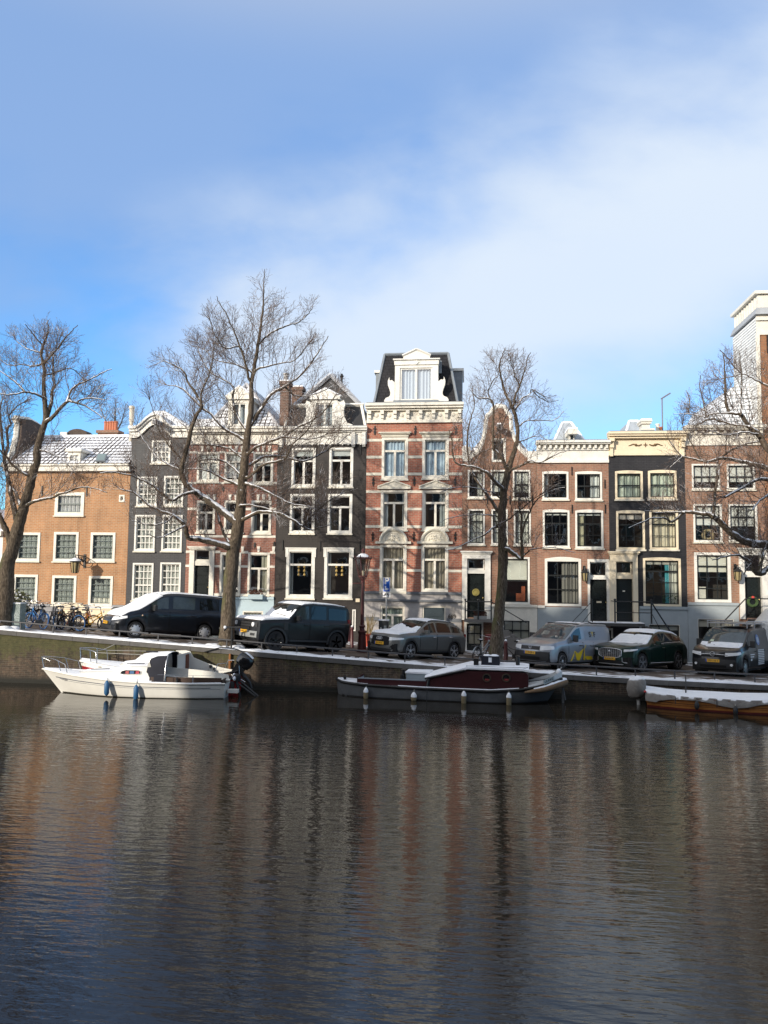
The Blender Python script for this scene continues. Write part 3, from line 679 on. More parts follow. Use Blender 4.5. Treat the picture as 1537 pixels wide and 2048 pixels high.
# ---- 2: black house, white arched cornice
BLK2=brick('painted_dark_grey_brick',(.060,.060,.064),(.052,.053,.057),(.040,.041,.044),1.0)
def house2():
 h=House(1,'narrow dark grey house with a white arched cornice and small paned white sash windows',872,BLK2,8)
 g=dict(cols=4,rows=5,fw=.085,bar=.018,cur=[('full',1,(.60,.61,.58))])
 for r_ in((274.5,953.5,315,1012),(328.5,952,367.5,1012),(270,1030,311,1102),(324.5,1030,365,1102),(265.5,1126,307,1201),(320.6,1125,362,1200)):h.win(*r_,**g)
 h.win(304,881,341.7,927,4,4,fw=.085,bar=.018,cur=[('full',1,(.5,.5,.5))])
 zs_=h.z(872);zc=h.z(846)
 xc=P2(312,850)[0];half=1.02
 def arch(x):
  u=abs(x-xc)/half
  return zs_+(zc-zs_)*max(0,.5+.5*math.cos(min(u,1)*math.pi))**.8
 Zs=list(np.linspace(zs_,zc-.005,14))
 def xl(z):
  if z<=zs_+1e-6:return h.x0
  return next(x for x in np.linspace(xc-half,xc,200)if arch(x)>=z-.004)
 def xr(z):return h.x1 if z<=zs_+1e-6 else 2*xc-xl(z)
 h.zt=zs_
 h.walls(ztop=zc-.005,xl=xl,xr=xr,zsamp=Zs)
    # cornice: follows shoulders and arch
 line=[(h.x0-.10,zs_+.06)]+[(x,arch(x)+.06)for x in np.linspace(xc-half,xc+half,33)]+[(h.x1+.06,zs_+.06)]
 mb=MB()
 for k_,(dz0,dz1,d)in enumerate(((-.16,.16,.10),(.16,.30,.20),(.30,.40,.30))):
  lo=[(x,z+dz0)for x,z in line];hi=[(x,z+dz1)for x,z in line];n=len(line)
  vs=[(x,-d,z)for x,z in lo]+[(x,-d,z)for x,z in hi]+[(x,.1,z)for x,z in lo]+[(x,.1,z)for x,z in hi]
  fs=[]
  for i in range(n-1):fs+=[(i,i+1,n+i+1,n+i),(n+i,n+i+1,3*n+i+1,3*n+i),(2*n+i,i,i+1,2*n+i+1)[::-1]]
  fs+=[(0,n,3*n,2*n),(n-1,3*n-1,4*n-1,2*n-1)]
  mb.add(vs,fs)
 co=h.part(mb,'cornice',WHITE,None,35)
 mb=MB();mb.grid([[(x,y,z+.405+t)for x,z in line]for y,t in((-.30,0),(-.25,.05),(.1,.05))]);h.part(mb,'snow_cap',MSNOW,co,50)
 mb=MB();X,Z=P2(325,850);mb.box(X-.10,X+.10,-1.0,.1,Z-.12,Z+.06);mb.box(X-.03,X+.03,-.85,-.79,Z-.26,Z-.12);hb=h.part(mb,'hoist_beam',paint('grey_beam',(.16,.16,.17),.7),None)
 mb=MB();mb.box(X-.12,X+.12,-1.02,.1,Z+.062,Z+.11);h.part(mb,'snow_cap',MSNOW,hb)
    # pitched snow roof behind the arch
 mb=MB();zr=zpx(829,345,2.5)
 mb.prism_y([(h.x0,zs_+.02),(h.x1,zs_+.02),(h.x1-.05,zs_+.5),(xc+.3,zr-.25),(xc-.3,zr-.25),(h.x0+.05,zs_+.5)],.35,8.0);h.part(mb,'roof',MSNOW)
 X0,X1,Z0,Z1=rect(259.5,812,268.5,853,.9);xm=(X0+X1)/2;mb=MB();mb.lathe([(.10,Z0-.8),(.10,Z0+.25),(.13,Z0+.26),(.13,Z1-.15),(.16,Z1-.15),(.16,Z1-.05),(.12,Z1)],12,(xm,.9,0));h.part(mb,'flue_pipe',paint('cream_flue',(.62,.56,.46),.6,.35),None,40)
 h.plinth(1212,BLK2,d=.03)
house2()

# ---- 3: red brick with cream stone dressings, partly behind the tree
RED=brick('red_brick',(.29,.12,.085),(.22,.092,.07),(.30,.22,.18))
def house3():
 h=House(2,'red brick house with cream stone bands and pale blue base behind the biggest tree',889,RED,9)
 W3=OFFW;bl=(.74,.75,.74)
 for r_,p in(((395,904,439,964),.97),((450,904,493,964),.9),((507,904,547,968),.42)):
  h.win(*r_,kind='T',split=.3,frame=W3,cur=[('blind',p,bl)],fw=.10)
 for r_ in((394,1001,430.6,1065),(449,1001,488,1065),(503,1001,543,1067)):h.win(*r_,kind='T',frame=W3,cur=[('left',.16,(.35,.42,.42))],fw=.10)
 h.win(440,1105,482,1191,kind='T',frame=W3,cur=[('left',.3,(.42,.40,.34))],fw=.11)
 h.win(496,1105,540,1191,kind='T',frame=W3,cur=[('right',.42,(.42,.40,.32))],fw=.11)
 fl=h.fanlight(391,1100,420,1122,W3,False);d,r1=h.door(388,1131,419,1210,panels=4)
 X0,X1,Z0,Z1=rect(391,1100,420,1122)
 inner=(r1[0],r1[1],r1[2],Z1)
 mb=MB();mb.box(r1[0]-.02,r1[1]+.05,-.02,.11,r1[3]-.002,Z0+.002);h.part(mb,'transom',W3)
 h.surround(377,1093,431,1210,inner,W3,head=.2,d=.08)
 h.win(484,1220,529,1246,kind='none',frame=W3,cur=[('full',1,(.38,.42,.36))],fw=.11)
 h.walls();h.anchors(((510,1090),(549,1088),(447,978),(549,985)),.26,True)
 h.bands((904,966,1018,1073,1104.5,1133,1190),.12,W3,px=500)
    # keystones
 for yy in(897,994,1098):
  for px in(405,417,430,461,473,485,517,528,540)if yy!=1098 else(486,518,548):
   X,Z=P2(px,yy);mb=MB();mb.prism_y([(X-.05,Z-.15),(X+.05,Z-.15),(X+.08,Z+.13),(X-.08,Z+.13)],-.05,.02);h.part(mb,'keystone',W3)
 h.cornice(856,889,W3,px=468,steps=((0,.12,.42),(.12,.3,.34),(.3,.38,.2),(.38,.9,.07),(.9,1,.12)))
 h.plinth(1196,paint('pale_blue_render',(.42,.53,.58),.6,.08),px=510)
 mb=MB();X0,X1,Z0,Z1=rect(500,1188,529,1196);mb.box(X0,X1,-.34,-.12,Z0-.05,Z1-.02);pb=h.part(mb,'flower_box',paint('pale_blue_box',(.36,.46,.5),.6))
 mb=MB();rr=random.Random(2)
 for _ in range(60):
  x,y,z=X0+.05+rr.random()*(X1-X0-.1),-.23+rr.random()*.12-.06,Z1+rr.random()*.22;s_=.05
  mb.quad((x-s_,y,z),(x,y-s_,z+s_),(x+s_,y,z),(x,y+s_,z-s_))
 h.part(mb,'dry_plants',paint('dry_plant',(.14,.07,.05),.9,.4),pb)
    # hipped roof with snow
 zt=h.z(856)+.03;ap=onY(494,768,3.2);T=roof_tile('snowy_dark_tiles',(.045,.038,.036),(.80,.81,.84),'x',.42)
 xl,xr=P2(408,856)[0],P2(557,856)[0];A=(ap[0],3.2,ap[2]);B=(ap[0]+.1,6,ap[2])
 mb=MB();mb.quad((xl,.2,zt),(xr,.2,zt),A);mb.quad((xr,.2,zt),(xr,8,zt),B,A);mb.quad((xl,8,zt),(xl,.2,zt),A,B);mb.quad((xr,8,zt),(xl,8,zt),B)
 ro=h.part(mb,'roof',T);mb=MB();mb.tube([(xl,.2,zt+.03),A],.09,6);mb.tube([(xr,.2,zt+.03),A],.09,6);h.part(mb,'hip_ridge',paint('snowy_ridge',(.5,.5,.52),.8,.4),ro)
 mb=MB();mb.box(h.x0,xl+1,.3,8,zt-.02,zpx(838,395,.3));h.part(mb,'flat_roof',MSNOW,ro)
 dormer(h,ro,(454,773,503,857),(465,806,492,850),.1,OFFW,1.9)
def dormer(h,ro,outer,wn_,Y,mat,depth,cur=None):
 X0,X1,Z0,Z1=rect(*outer,Y);a0,a1,c0,c1=rect(*wn_,Y);mb=MB()
 mb.box(X0+.08,a0,Y,Y+depth,Z0,c1+.18);mb.box(a1,X1-.08,Y,Y+depth,Z0,c1+.18);mb.box(a0,a1,Y,Y+.25,Z0,c0);mb.box(a0,a1,Y,Y+depth,c1,c1+.18)
 mb.box(X0-.04,X1+.04,Y-.12,Y+depth,c1+.18,c1+.30)
 mb.prism_y([(X0-.06,c1+.301),(X1+.06,c1+.301),((X0+X1)/2,Z1)],Y-.10,Y+depth)
 d=h.part(mb,'dormer',mat,ro);mb=MB();xm=(a0+a1)/2
 mb.box(a0,a0+.06,Y+.05,Y+.1,c0,c1);mb.box(a1-.06,a1,Y+.05,Y+.1,c0,c1);mb.box(xm-.05,xm+.05,Y+.05,Y+.1,c0,c1);mb.box(a0+.06,a1-.06,Y+.055,Y+.095,c0,c0+.06);mb.box(a0+.06,a1-.06,Y+.055,Y+.095,c1-.06,c1)
 h.part(mb,'sash',WHITE,d);mb=MB();mb.quad((a0,Y+.08,c0),(a1,Y+.08,c0),(a1,Y+.08,c1),(a0,Y+.08,c1));h.part(mb,'pane',MGLASS,d)
 mb=MB();mb.box(a0,a1,Y+.3,Y+.32,c0,c1);h.part(mb,'blind',paint('dormer_blind',cur or(.42,.46,.5),.9),d)
 mb=MB();xm=(X0+X1)/2;n_=8
 for sgn,xe in((-1,X0-.08),(1,X1+.08)):mb.tube([(xe,Y+.02,c1+.36),(xm,Y+.02,Z1+.05)],.05,6)
 h.part(mb,'snow_cap',MSNOW,d)
 return d,(X0,X1,Z0,Z1)
house3()

# ---- 4: near-black house with gambrel roof
BLK4=brick('painted_brown_black_brick',(.040,.034,.032),(.034,.030,.028),(.026,.023,.022),1.0)
def house4():
 h=House(3,'brown black house with white window frames and an ornate white dormer in its roof',889,BLK4,10)
 for r_ in((584,896,631.6,974),(659,895,707,974),(580.5,988,630,1067),(656,988,705,1067)):
  h.win(*r_,kind='T',split=.31,fw=.11,cur=[('blind',.17,(.6,.62,.62))]if r_[1]<900 else[('left',.08,(.5,.5,.46))])
 brass=paint('gold_paper',(.55,.36,.10),.5,.2)
 for r_ in((573,1097.6,630,1196.6),(649,1097.6,705.5,1196.6)):
  w_=h.win(*r_,kind='sash',split=.30,fw=.145,cur=[('left',.14,(.55,.54,.5)),('right',.07,(.30,.13,.10))])
  X0,X1,Z0,Z1=rect(*r_)
  mb=MB();mb.box(X0-.05,X0+.10,-.06,.01,Z1-.42,Z1);mb.box(X1-.10,X1+.05,-.06,.01,Z1-.42,Z1);mb.box(X0-.07,X1+.07,-.07,.01,Z1+.002,Z1+.06);h.part(mb,'window_ears',WHITE,w_)
  for t in(.42,.62):
   xx=X0+(X1-X0)*t
   mb=MB();zz=Z1-.85
   mb.tube([(xx,.12,Z1-.65),(xx,.12,zz-.55)],.006,4)
   for j in range(3):mb.lathe([(.075,zz-.2*j-.08),(.05,zz-.2*j),(.012,zz-.2*j+.06)],8,(xx,.12,0))
   h.part(mb,'hanging_bells',brass,w_)
 h.walls();h.anchors(((566,1090),(641,1092),(720,1092),(630,890),(722,900)),.5)
 co,zt,zb=h.cornice(855,889,WHITE,px=647)
 for px in(564,708,729):mb=MB();X=P2(px,880)[0];mb.box(X-.09,X+.09,-.24,.0,zb-.06,zt-.3);mb.box(X-.07,X+.07,-.17,0,zb-.14,zb-.06);h.part(mb,'bracket',WHITE,co)
 for px in range(578,730,12):mb=MB();X=P2(px,885)[0];mb.box(X-.035,X+.035,-.12,0,zb-.05,zb+.05);h.part(mb,'dentil',WHITE,co)
    # lower roof: steep black slope between white edges; upper gable behind
 Y1=.35;b0,b1=P2(571,855,Y1)[0],P2(733,855,Y1)[0];t0,t1=P2(580,812,Y1+.9)[0],P2(724.5,812,Y1+.9)[0];z0,z1=zt+.02,zpx(812,652,Y1+.9)
 mb=MB();mb.quad((b0,Y1,z0),(b1,Y1,z0),(t1,Y1+.9,z1),(t0,Y1+.9,z1));mb.quad((b1,Y1,z0),(b1,9,z0),(t1,9,z1),(t1,Y1+.9,z1));mb.quad((b0,9,z0),(b0,Y1,z0),(t0,Y1+.9,z1),(t0,9,z1))
 mb.quad((t0,Y1+.9,z1),(t1,Y1+.9,z1),(t1,9,z1),(t0,9,z1));ro=h.part(mb,'roof',SLATE)
 mb=MB()
 for a,b in(((b0,Y1-.03,z0),(t0,Y1+.87,z1)),((b1,Y1-.03,z0),(t1,Y1+.87,z1)),((t0-.1,Y1+.85,z1+.03),(t1+.1,Y1+.85,z1+.03))):mb.tube([a,b],.10,4)
 h.part(mb,'roof_edge',WHITE,ro)
 Yg=Y1+1.3;ap=onY(663,752,Yg);g0,g1=P2(588,810,Yg)[0],P2(722,810,Yg)[0]
 mb=MB();mb.prism_y([(g0,z1-.05),(g1,z1-.05),(ap[0],ap[2])],Yg,9.5);h.part(mb,'upper_gable',SLATE,ro)
 mb=MB();mb.tube([(g0-.1,Yg-.1,z1),(ap[0],Yg-.1,ap[2]+.06)],.12,4);mb.tube([(g1+.1,Yg-.1,z1),(ap[0],Yg-.1,ap[2]+.06)],.12,4);h.part(mb,'gable_edge',paint('snowy_lead',(.50,.52,.56),.7,.25),ro)
 d,r_=dormer(h,ro,(622,778,679,856),(632,806,667,853),.05,WHITE,1.6,(.22,.25,.28))
 X0,X1,Z0,Z1=r_
 for s_ in(-1,1):
  xe=X0+.08 if s_<0 else X1-.08
  prof=[(0,0),(1.02,0),(.98,.12),(.62,.20),(.42,.45),(.40,.72),(.50,.9),(.38,1.05),(.14,.98),(0,1.0)]
  hh=(Z1-Z0)*.68;pts=[(xe+s_*u*.78,Z0+v*hh)for u,v in prof]
  mb=MB();mb.prism_y(pts if s_>0 else pts[::-1],.06,.28);h.part(mb,'scroll',WHITE,d)
    # chimneys
 for(x0,y0,x1,y1),Yc in(((563,766,580,860),.9),((586,777,607,830),3.0)):
  X0,X1,Z0,Z1=rect(x0,y0,x1,y1,Yc);mb=MB();mb.box(X0,X1,Yc-.3,Yc+.3,Z0-.3,Z1);mb.box(X0-.06,X1+.06,Yc-.36,Yc+.36,Z1-.15,Z1+.02);ch=h.part(mb,'chimney',brick('sooty_brick',(.17,.09,.065),(.11,.07,.055),(.22,.18,.15)),ro)
  mb=MB();mb.box(X0-.05,X1+.05,Yc-.35,Yc+.35,Z1+.022,Z1+.08);h.part(mb,'snow_cap',MSNOW,ch)
  if Yc<1:mb=MB();mb.lathe([(.14,Z1),(.14,Z1+.42),(.17,Z1+.44),(.17,Z1+.5),(.1,Z1+.5)],12,((X0+X1)/2,Yc,0));h.part(mb,'chimney_pipe',paint('steel_pipe',(.35,.34,.33),.5,.2),ch,40)
 X,Z=P2(684,752,3);mb=MB();mb.lathe([(.06,Z-.9),(.06,Z-.1),(.12,Z-.05),(.05,Z+.12)],8,(X,3,0));h.part(mb,'vent_pipe',IRON,ro)
 X0,X1,Z0,Z1=rect(712,1197,720,1204);mb=MB();mb.box(X0,X1,-.03,.01,Z0,Z1);h.part(mb,'nameplate',CREAM)
 h.win(705,1219,712,1262,1,1,fw=.06,sill=False,name='narrow_window')
house4()
# ---- 5: tall red house with stone bands, mansard and white dormer
RED5=brick('bright_red_brick',(.40,.138,.09),(.31,.108,.075),(.34,.25,.19))
NUMM=paint('dark_lettering',(.06,.055,.05),.7)
def Mfront(X,Y,Z):return Matrix(((1,0,0,X),(0,0,-1,Y),(0,1,0,Z),(0,0,0,1)))
def house5():
 h=House(4,'tall red brick house with pale stone bands and a scrolled white dormer in black mansard',846,RED5,9)
 W5=OFFW;blue=(.50,.62,.74);tan=(.33,.29,.23)
 rows=[((764,875,816.6,958.6),(845,875,898,957)),((762,980,815,1060),(845,980,897.4,1060)),((760,1089,813.5,1184),(843,1089,897,1184))]
 for i,rr in enumerate(rows):
  for j,r_ in enumerate(rr):
   cur=[[('full',1,blue)],[('left',.2,(.62,.66,.68)),('right',.12,(.5,.52,.52))]if j==0 else[('right',.3,(.3,.33,.33))],[('full',1,tan)]][i]
   h.win(*r_,kind='T',split=.30,frame=W5,fw=.125,cur=cur)
 h.win(759,1210,812,1258,kind='T',split=.40,frame=W5,fw=.12,cur=[('full',1,(.34,.40,.36))])
 X0,X1,Z0,Z1=rect(843,1210,894,1258);h.win(843,1210,894,1262,1,1,kind='none',frame=W5,fw=.12)
 mb=MB();mb.box(X0+.13,X1-.13,.0,.05,Z0-.2,Z1-.13)
 for t in(.2,.42,.66):mb.box(X0+.25,X1-.25,-.03,.0,Z1-.2-(Z1-Z0)*t-.12,Z1-.2-(Z1-Z0)*t+.04)
 h.part(mb,'shutter',paint('blue_black_paint',(.03,.045,.055),.4,.2))
 h.walls()
 co,zt,zb=h.cornice(808.7,846,OFFW,steps=((0,.14,.46),(.14,.26,.36),(.26,.36,.22),(.36,.86,.06),(.86,1,.13)),px=830)
 for t in np.linspace(.03,.97,8):
  mb=MB();X=h.x0+(h.x1-h.x0)*t;mb.box(X-.09,X+.09,-.30,-.055,zb+.42,zt-.33);mb.box(X-.075,X+.075,-.2,-.055,zb+.22,zb+.42);mb.box(X-.06,X+.06,-.14,-.055,zb+.1,zb+.22);h.part(mb,'bracket',OFFW,co)
 for t in np.linspace(.10,.90,7):
  if abs(t-.5)<.05:continue
  mb=MB();X=h.x0+(h.x1-h.x0)*t;mb.lathe([(.11,-.085),(.08,-.10),(.03,-.12)],8,(X,0,(zb+zt)/2-.08),'y');h.part(mb,'rosette',OFFW,co)
 text_mesh('1890',.26,paint('relief_shade',(.55,.52,.46)),'date',co,Mfront((h.x0+h.x1)/2-h.loc[0],-.066-h.loc[1],(zb+zt)/2-.05-h.loc[2]),.008)
 h.bands((880,914,948,983.5,1018,1053.5,1095,1141),.13,STONE,px=830)
 h.anchors([(750,861),(831,861),(912,861),(747,963),(829,963),(911,963),(746,1073),(828,1073),(911,1073)],.46,True)
    # window heads
 for r_ in rows[0]:
  X0,X1,Z0,Z1=rect(*r_);mb=MB();mb.box(X0-.02,X1+.02,-.08,.01,Z1+.03,Z1+.14);mb.box(X0-.10,X1+.10,-.15,.01,Z1+.14,Z1+.2);mb.box(X0-.16,X1+.16,-.22,.01,Z1+.2,Z1+.26);h.part(mb,'window_head',STONE)
 for r_ in rows[1]:
  X0,X1,Z0,Z1=rect(*r_);mb=MB();xm=(X0+X1)/2;mb.box(X0-.16,X1+.16,-.17,.01,Z1+.04,Z1+.14);mb.prism_y([(X0-.16,Z1+.141),(X1+.16,Z1+.141),(xm,Z1+.43)],-.09,.01)
  for s_ in(-1,1):mb.tube([(xm+s_*(X1-X0+.32)/2,-.10,Z1+.15),(xm,-.10,Z1+.45)],.05,4)
  h.part(mb,'window_head',STONE)
 for r_ in rows[2]:
  X0,X1,Z0,Z1=rect(*r_);mb=MB();xm=(X0+X1)/2;hw=(X1-X0)/2;mb.box(X0-.22,X1+.22,-.17,.01,Z1+.04,Z1+.15)
  arc=[(xm+(hw-.02)*math.cos(a),Z1+.15+(.60)*math.sin(a))for a in np.linspace(0,math.pi,17)]
  mb.prism_y(arc,-.06,.01);mb.tube([(x,-.09,z)for x,z in arc],.075,6)
  mb.tube([(xm+(hw-.2)*math.cos(a),-.06,Z1+.17+.42*math.sin(a))for a in np.linspace(0,math.pi,13)],.03,5)
  rnd=random.Random(3)
  for k in range(22):
   a=rnd.random()*math.pi;q=rnd.random()**.6;mb.sphere((xm+(hw-.34)*q*math.cos(a),-.065,Z1+.2+.27*q*math.sin(a)),.035+.02*rnd.random(),6,4)
  h.part(mb,'window_head',STONE)
    # stone base
 k=NT('weathered_bluestone');f=k.noise(1.3,6,.65);g=k.noise(7,4)
 k.l(k.ramp(k.math('ADD',k.math('MULTIPLY',f,.7),k.math('MULTIPLY',g,.3)),[(.32,(.22,.21,.20)),(.5,(.36,.34,.33)),(.68,(.46,.43,.40))]),k.b.inputs['Base Color']);k.b.inputs['Roughness'].default_value=.8
 po=h.plinth(1186,k.m,px=830,d=.09,cap=paint('blue_grey_stone',(.13,.14,.155),.7,.25))
 zc=h.z(1201,830);mb=MB();mb.box(h.x0+.003,h.x1-.003,-.17,-.08,zc-.05,zc+.05)
 z1_=h.z(1239,830)
 e=[h.x0+.003]
 for p,q,a,b in sorted(h.holes):
  if a<z1_<b:e+=[p-.055,q+.055]
 e.append(h.x1-.003)
 for i in range(0,len(e),2):mb.box(e[i],e[i+1],-.105,-.07,z1_-.09,z1_+.09)
 h.part(mb,'stone_course',paint('blue_grey_stone',(.13,.14,.155)),po)
 X,Z=P2(904.5,1233);text_mesh('669',.27,NUMM,'house_number',h.o,Mfront(X-h.loc[0],-.10-h.loc[1],Z-h.loc[2]),.008,bold=.004)
    # mansard
 Y1,Y2=.25,1.3;z0=zt+.03;z1=zpx(708,833,Y2);b0,b1=P2(748,806,Y1)[0],P2(916.5,806,Y1)[0];t0,t1=P2(770,708,Y2)[0],P2(897,708,Y2)[0]
 mb=MB();mb.quad((b0,Y1,z0),(b1,Y1,z0),(t1,Y2,z1),(t0,Y2,z1));mb.quad((b1,Y1,z0),(b1,9,z0),(t1,8,z1),(t1,Y2,z1));mb.quad((b0,9,z0),(b0,Y1,z0),(t0,Y2,z1),(t0,8,z1));mb.quad((t0,Y2,z1),(t1,Y2,z1),(t1,8,z1),(t0,8,z1))
 ro=h.part(mb,'roof',brick('slate_courses',(.026,.026,.030),(.020,.020,.023),(.008,.008,.009),bw=.3,bh=.17))
 mb=MB()
 for a,b in(((b0,Y1-.02,z0),(t0,Y2-.02,z1)),((b1,Y1-.02,z0),(t1,Y2-.02,z1)),((t0,Y2-.02,z1),(t1,Y2-.02,z1))):mb.tube([a,b],.075,5)
 h.part(mb,'lead_edge',LEAD,ro)
 for r_,Yd in(((906,737,925,806),2.4),((752,741,768,806),2.4)):
  X0,X1,Z0,Z1=rect(*r_,Yd);xin=(X0,X1+.0);mb=MB();mb.box(X0-.6 if r_[0]>800 else X0,X1 if r_[0]>800 else X1+.6,Yd,Yd+2.4,z0,Z1-.14);sdm=h.part(mb,'side_dormer',LEAD,ro)
  mb=MB();mb.box(X0-.7 if r_[0]>800 else X0-.08,X1+.08 if r_[0]>800 else X1+.7,Yd-.08,Yd+2.5,Z1-.14,Z1);h.part(mb,'dormer_cornice',WHITE,sdm)
    # big white dormer
 Yd=.08;O=rect(789,718,878,803,Yd);a0,a1,c0,c1=rect(800,735.5,865.5,801,Yd);X0,X1,Z0,Z1=O;zp=zpx(700,833,Yd);mb=MB()
 mb.box(X0+.03,a0,Yd,Yd+1.5,Z0,Z1-.3);mb.box(a1,X1-.03,Yd,Yd+1.5,Z0,Z1-.3);mb.box(a0,a1,Yd,Yd+1.5,c1,Z1-.3);mb.box(X0,X1,Yd-.06,Yd+1.5,Z1-.3,Z1-.06);mb.box(X0-.06,X1+.06,Yd-.14,Yd+1.5,Z1-.06,Z1)
 xm=(X0+X1)/2;pw=(P2(860,715,Yd)[0]-P2(807,715,Yd)[0])/2
 mb.prism_y([(xm-pw,Z1+.001),(xm+pw,Z1+.001),(xm+pw,Z1+.16),(xm,zp),(xm-pw,Z1+.16)],Yd-.05,Yd+.3)
 for s_ in(-1,1):mb.tube([(xm+s_*(pw+.05),Yd-.06,Z1+.17),(xm,Yd-.06,zp+.03)],.06,4)
 mb.prism_y([(xm-.13,Z1-.18),(xm,Z1-.30),(xm+.13,Z1-.18),(xm,Z1-.07)],Yd-.10,Yd-.03)
 d=h.part(mb,'dormer',WHITE,ro)
 hh=zpx(754,833,Yd)-Z0;L_=X0+.03-P2(769,800,Yd)[0]
 for s_ in(-1,1):
  xe=X0+.03 if s_<0 else X1-.03
  prof=[(0,0),(1.0,0),(1.0,.06),(.86,.16),(.58,.20),(.44,.27),(.42,.38),(.52,.52),(.66,.68),(.68,.85),(.58,.97),(.52,1.0),(.55,.92),(.44,.87),(.28,.89),(.14,.84),(0,.80)]
  pts=[(xe+s_*u*L_,Z0+v*hh)for u,v in prof];mb=MB();mb.prism_y(pts if s_>0 else pts[::-1],Yd-.02,Yd+.2);h.part(mb,'scroll',WHITE,d)
 mb=MB();am=(a0+a1)/2
 for xx in(a0+.04,am,a1-.04):mb.box(xx-.05,xx+.05,Yd+.05,Yd+.10,c0,c1)
 mb.box(a0,a1,Yd+.055,Yd+.095,c0,c0+.09);mb.box(a0,a1,Yd+.055,Yd+.095,c1-.07,c1);h.part(mb,'sash',WHITE,d)
 mb=MB();mb.quad((a0,Yd+.08,c0),(a1,Yd+.08,c0),(a1,Yd+.08,c1),(a0,Yd+.08,c1));h.part(mb,'pane',MGLASS,d)
 h.curtain(d,a0,a1,c0,c1,Yd,'full',1,(.50,.55,.64))
 mb=MB();mb.box(P2(879,720,.6)[0],P2(884,720,.6)[0],.55,.7,zpx(747,880,.6),zpx(722,880,.6));h.part(mb,'flue',LEAD,ro)
 mb=MB();mb.box(a0-.3,a1+.3,-.1,Yd-.02,Z0-.06,Z0+.04);h.part(mb,'lead_flashing',LEAD,ro)
house5()

def lantern_wall(name,label,px,py,Yout,hgt=.62,body=IRON,cat='lantern',snow=False):
 """a hexagonal street lantern hanging from an iron wall bracket"""
 p=onY(px,py,-Yout);t=Th(name,label,cat,(p[0],0,p[2]))
 x,y,z=p;mb=MB();s_=hgt
 mb.lathe([(.13*s_*2,z-s_*.45),(.13*s_*2,z-s_*.45)],6,(x,y,0));rt_,rb_=.26*s_*1.3,.17*s_*1.3
 mb=MB()
 for k in range(6):
  a=2*math.pi*k/6+.5;mb.tube([(x+rb_*math.cos(a),y+rb_*math.sin(a),z-s_*.5),(x+rt_*math.cos(a),y+rt_*math.sin(a),z+s_*.25)],.018,4)
 mb.lathe([(rb_,z-s_*.54),(rb_,z-s_*.5),(.02,z-s_*.5)],6,(x,y,0));t.part(mb,'cage',body)
 mb=MB();mb.lathe([(rb_*.96,z-s_*.5),(rt_*.96,z+s_*.25)],6,(x,y,0));t.part(mb,'lantern_glass',paint('yellowed_glass',(.36,.29,.15),.3,.15))
 mb=MB();mb.lathe([(rt_*1.2,z+s_*.25),(rt_*1.1,z+s_*.31),(rt_*.4,z+s_*.48),(.05,z+s_*.52),(.04,z+s_*.62)],12,(x,y,0));t.part(mb,'lantern_roof',body,None,40)
 if snow:mb=MB();mb.lathe([(rt_*1.1,z+s_*.32),(rt_*.85,z+s_*.42),(rt_*.4,z+s_*.52),(.02,z+s_*.55)],12,(x,y,0));t.part(mb,'snow_cap',MSNOW,None,60)
 mb=MB();zt=z+s_*.60
 mb.tube([(x,y,zt),(x,y,zt+.10),(x,-.03,zt+.06)],.025,6)
 pts=[(x,-.03,zt-.45)]+[(x,-.03-(Yout-.05)*.75*math.sin(a)*.9,zt-.45+.5*(1-math.cos(a))/1)for a in np.linspace(.2,math.pi/2,7)]
 mb.tube(pts,.022,6)
 for q in(.25,.55):mb.torus(.10,.018,14,5,(x,-.06-Yout*q*.55,zt-.08),'x' if False else 'y')
 mb.box(x-.06,x+.06,-.04,.0,zt-.55,zt+.16)
 for q in(.2,.45,.7):mb.sphere((x,-.1-Yout*.4*q,zt-.25+.2*q),.06,8,6)
 t.part(mb,'bracket',body);return t
lantern_wall('wall_lantern','snow capped street lantern on a curly iron bracket of the ochre brick house',151,1131,.95,.72,IRON,snow=True)

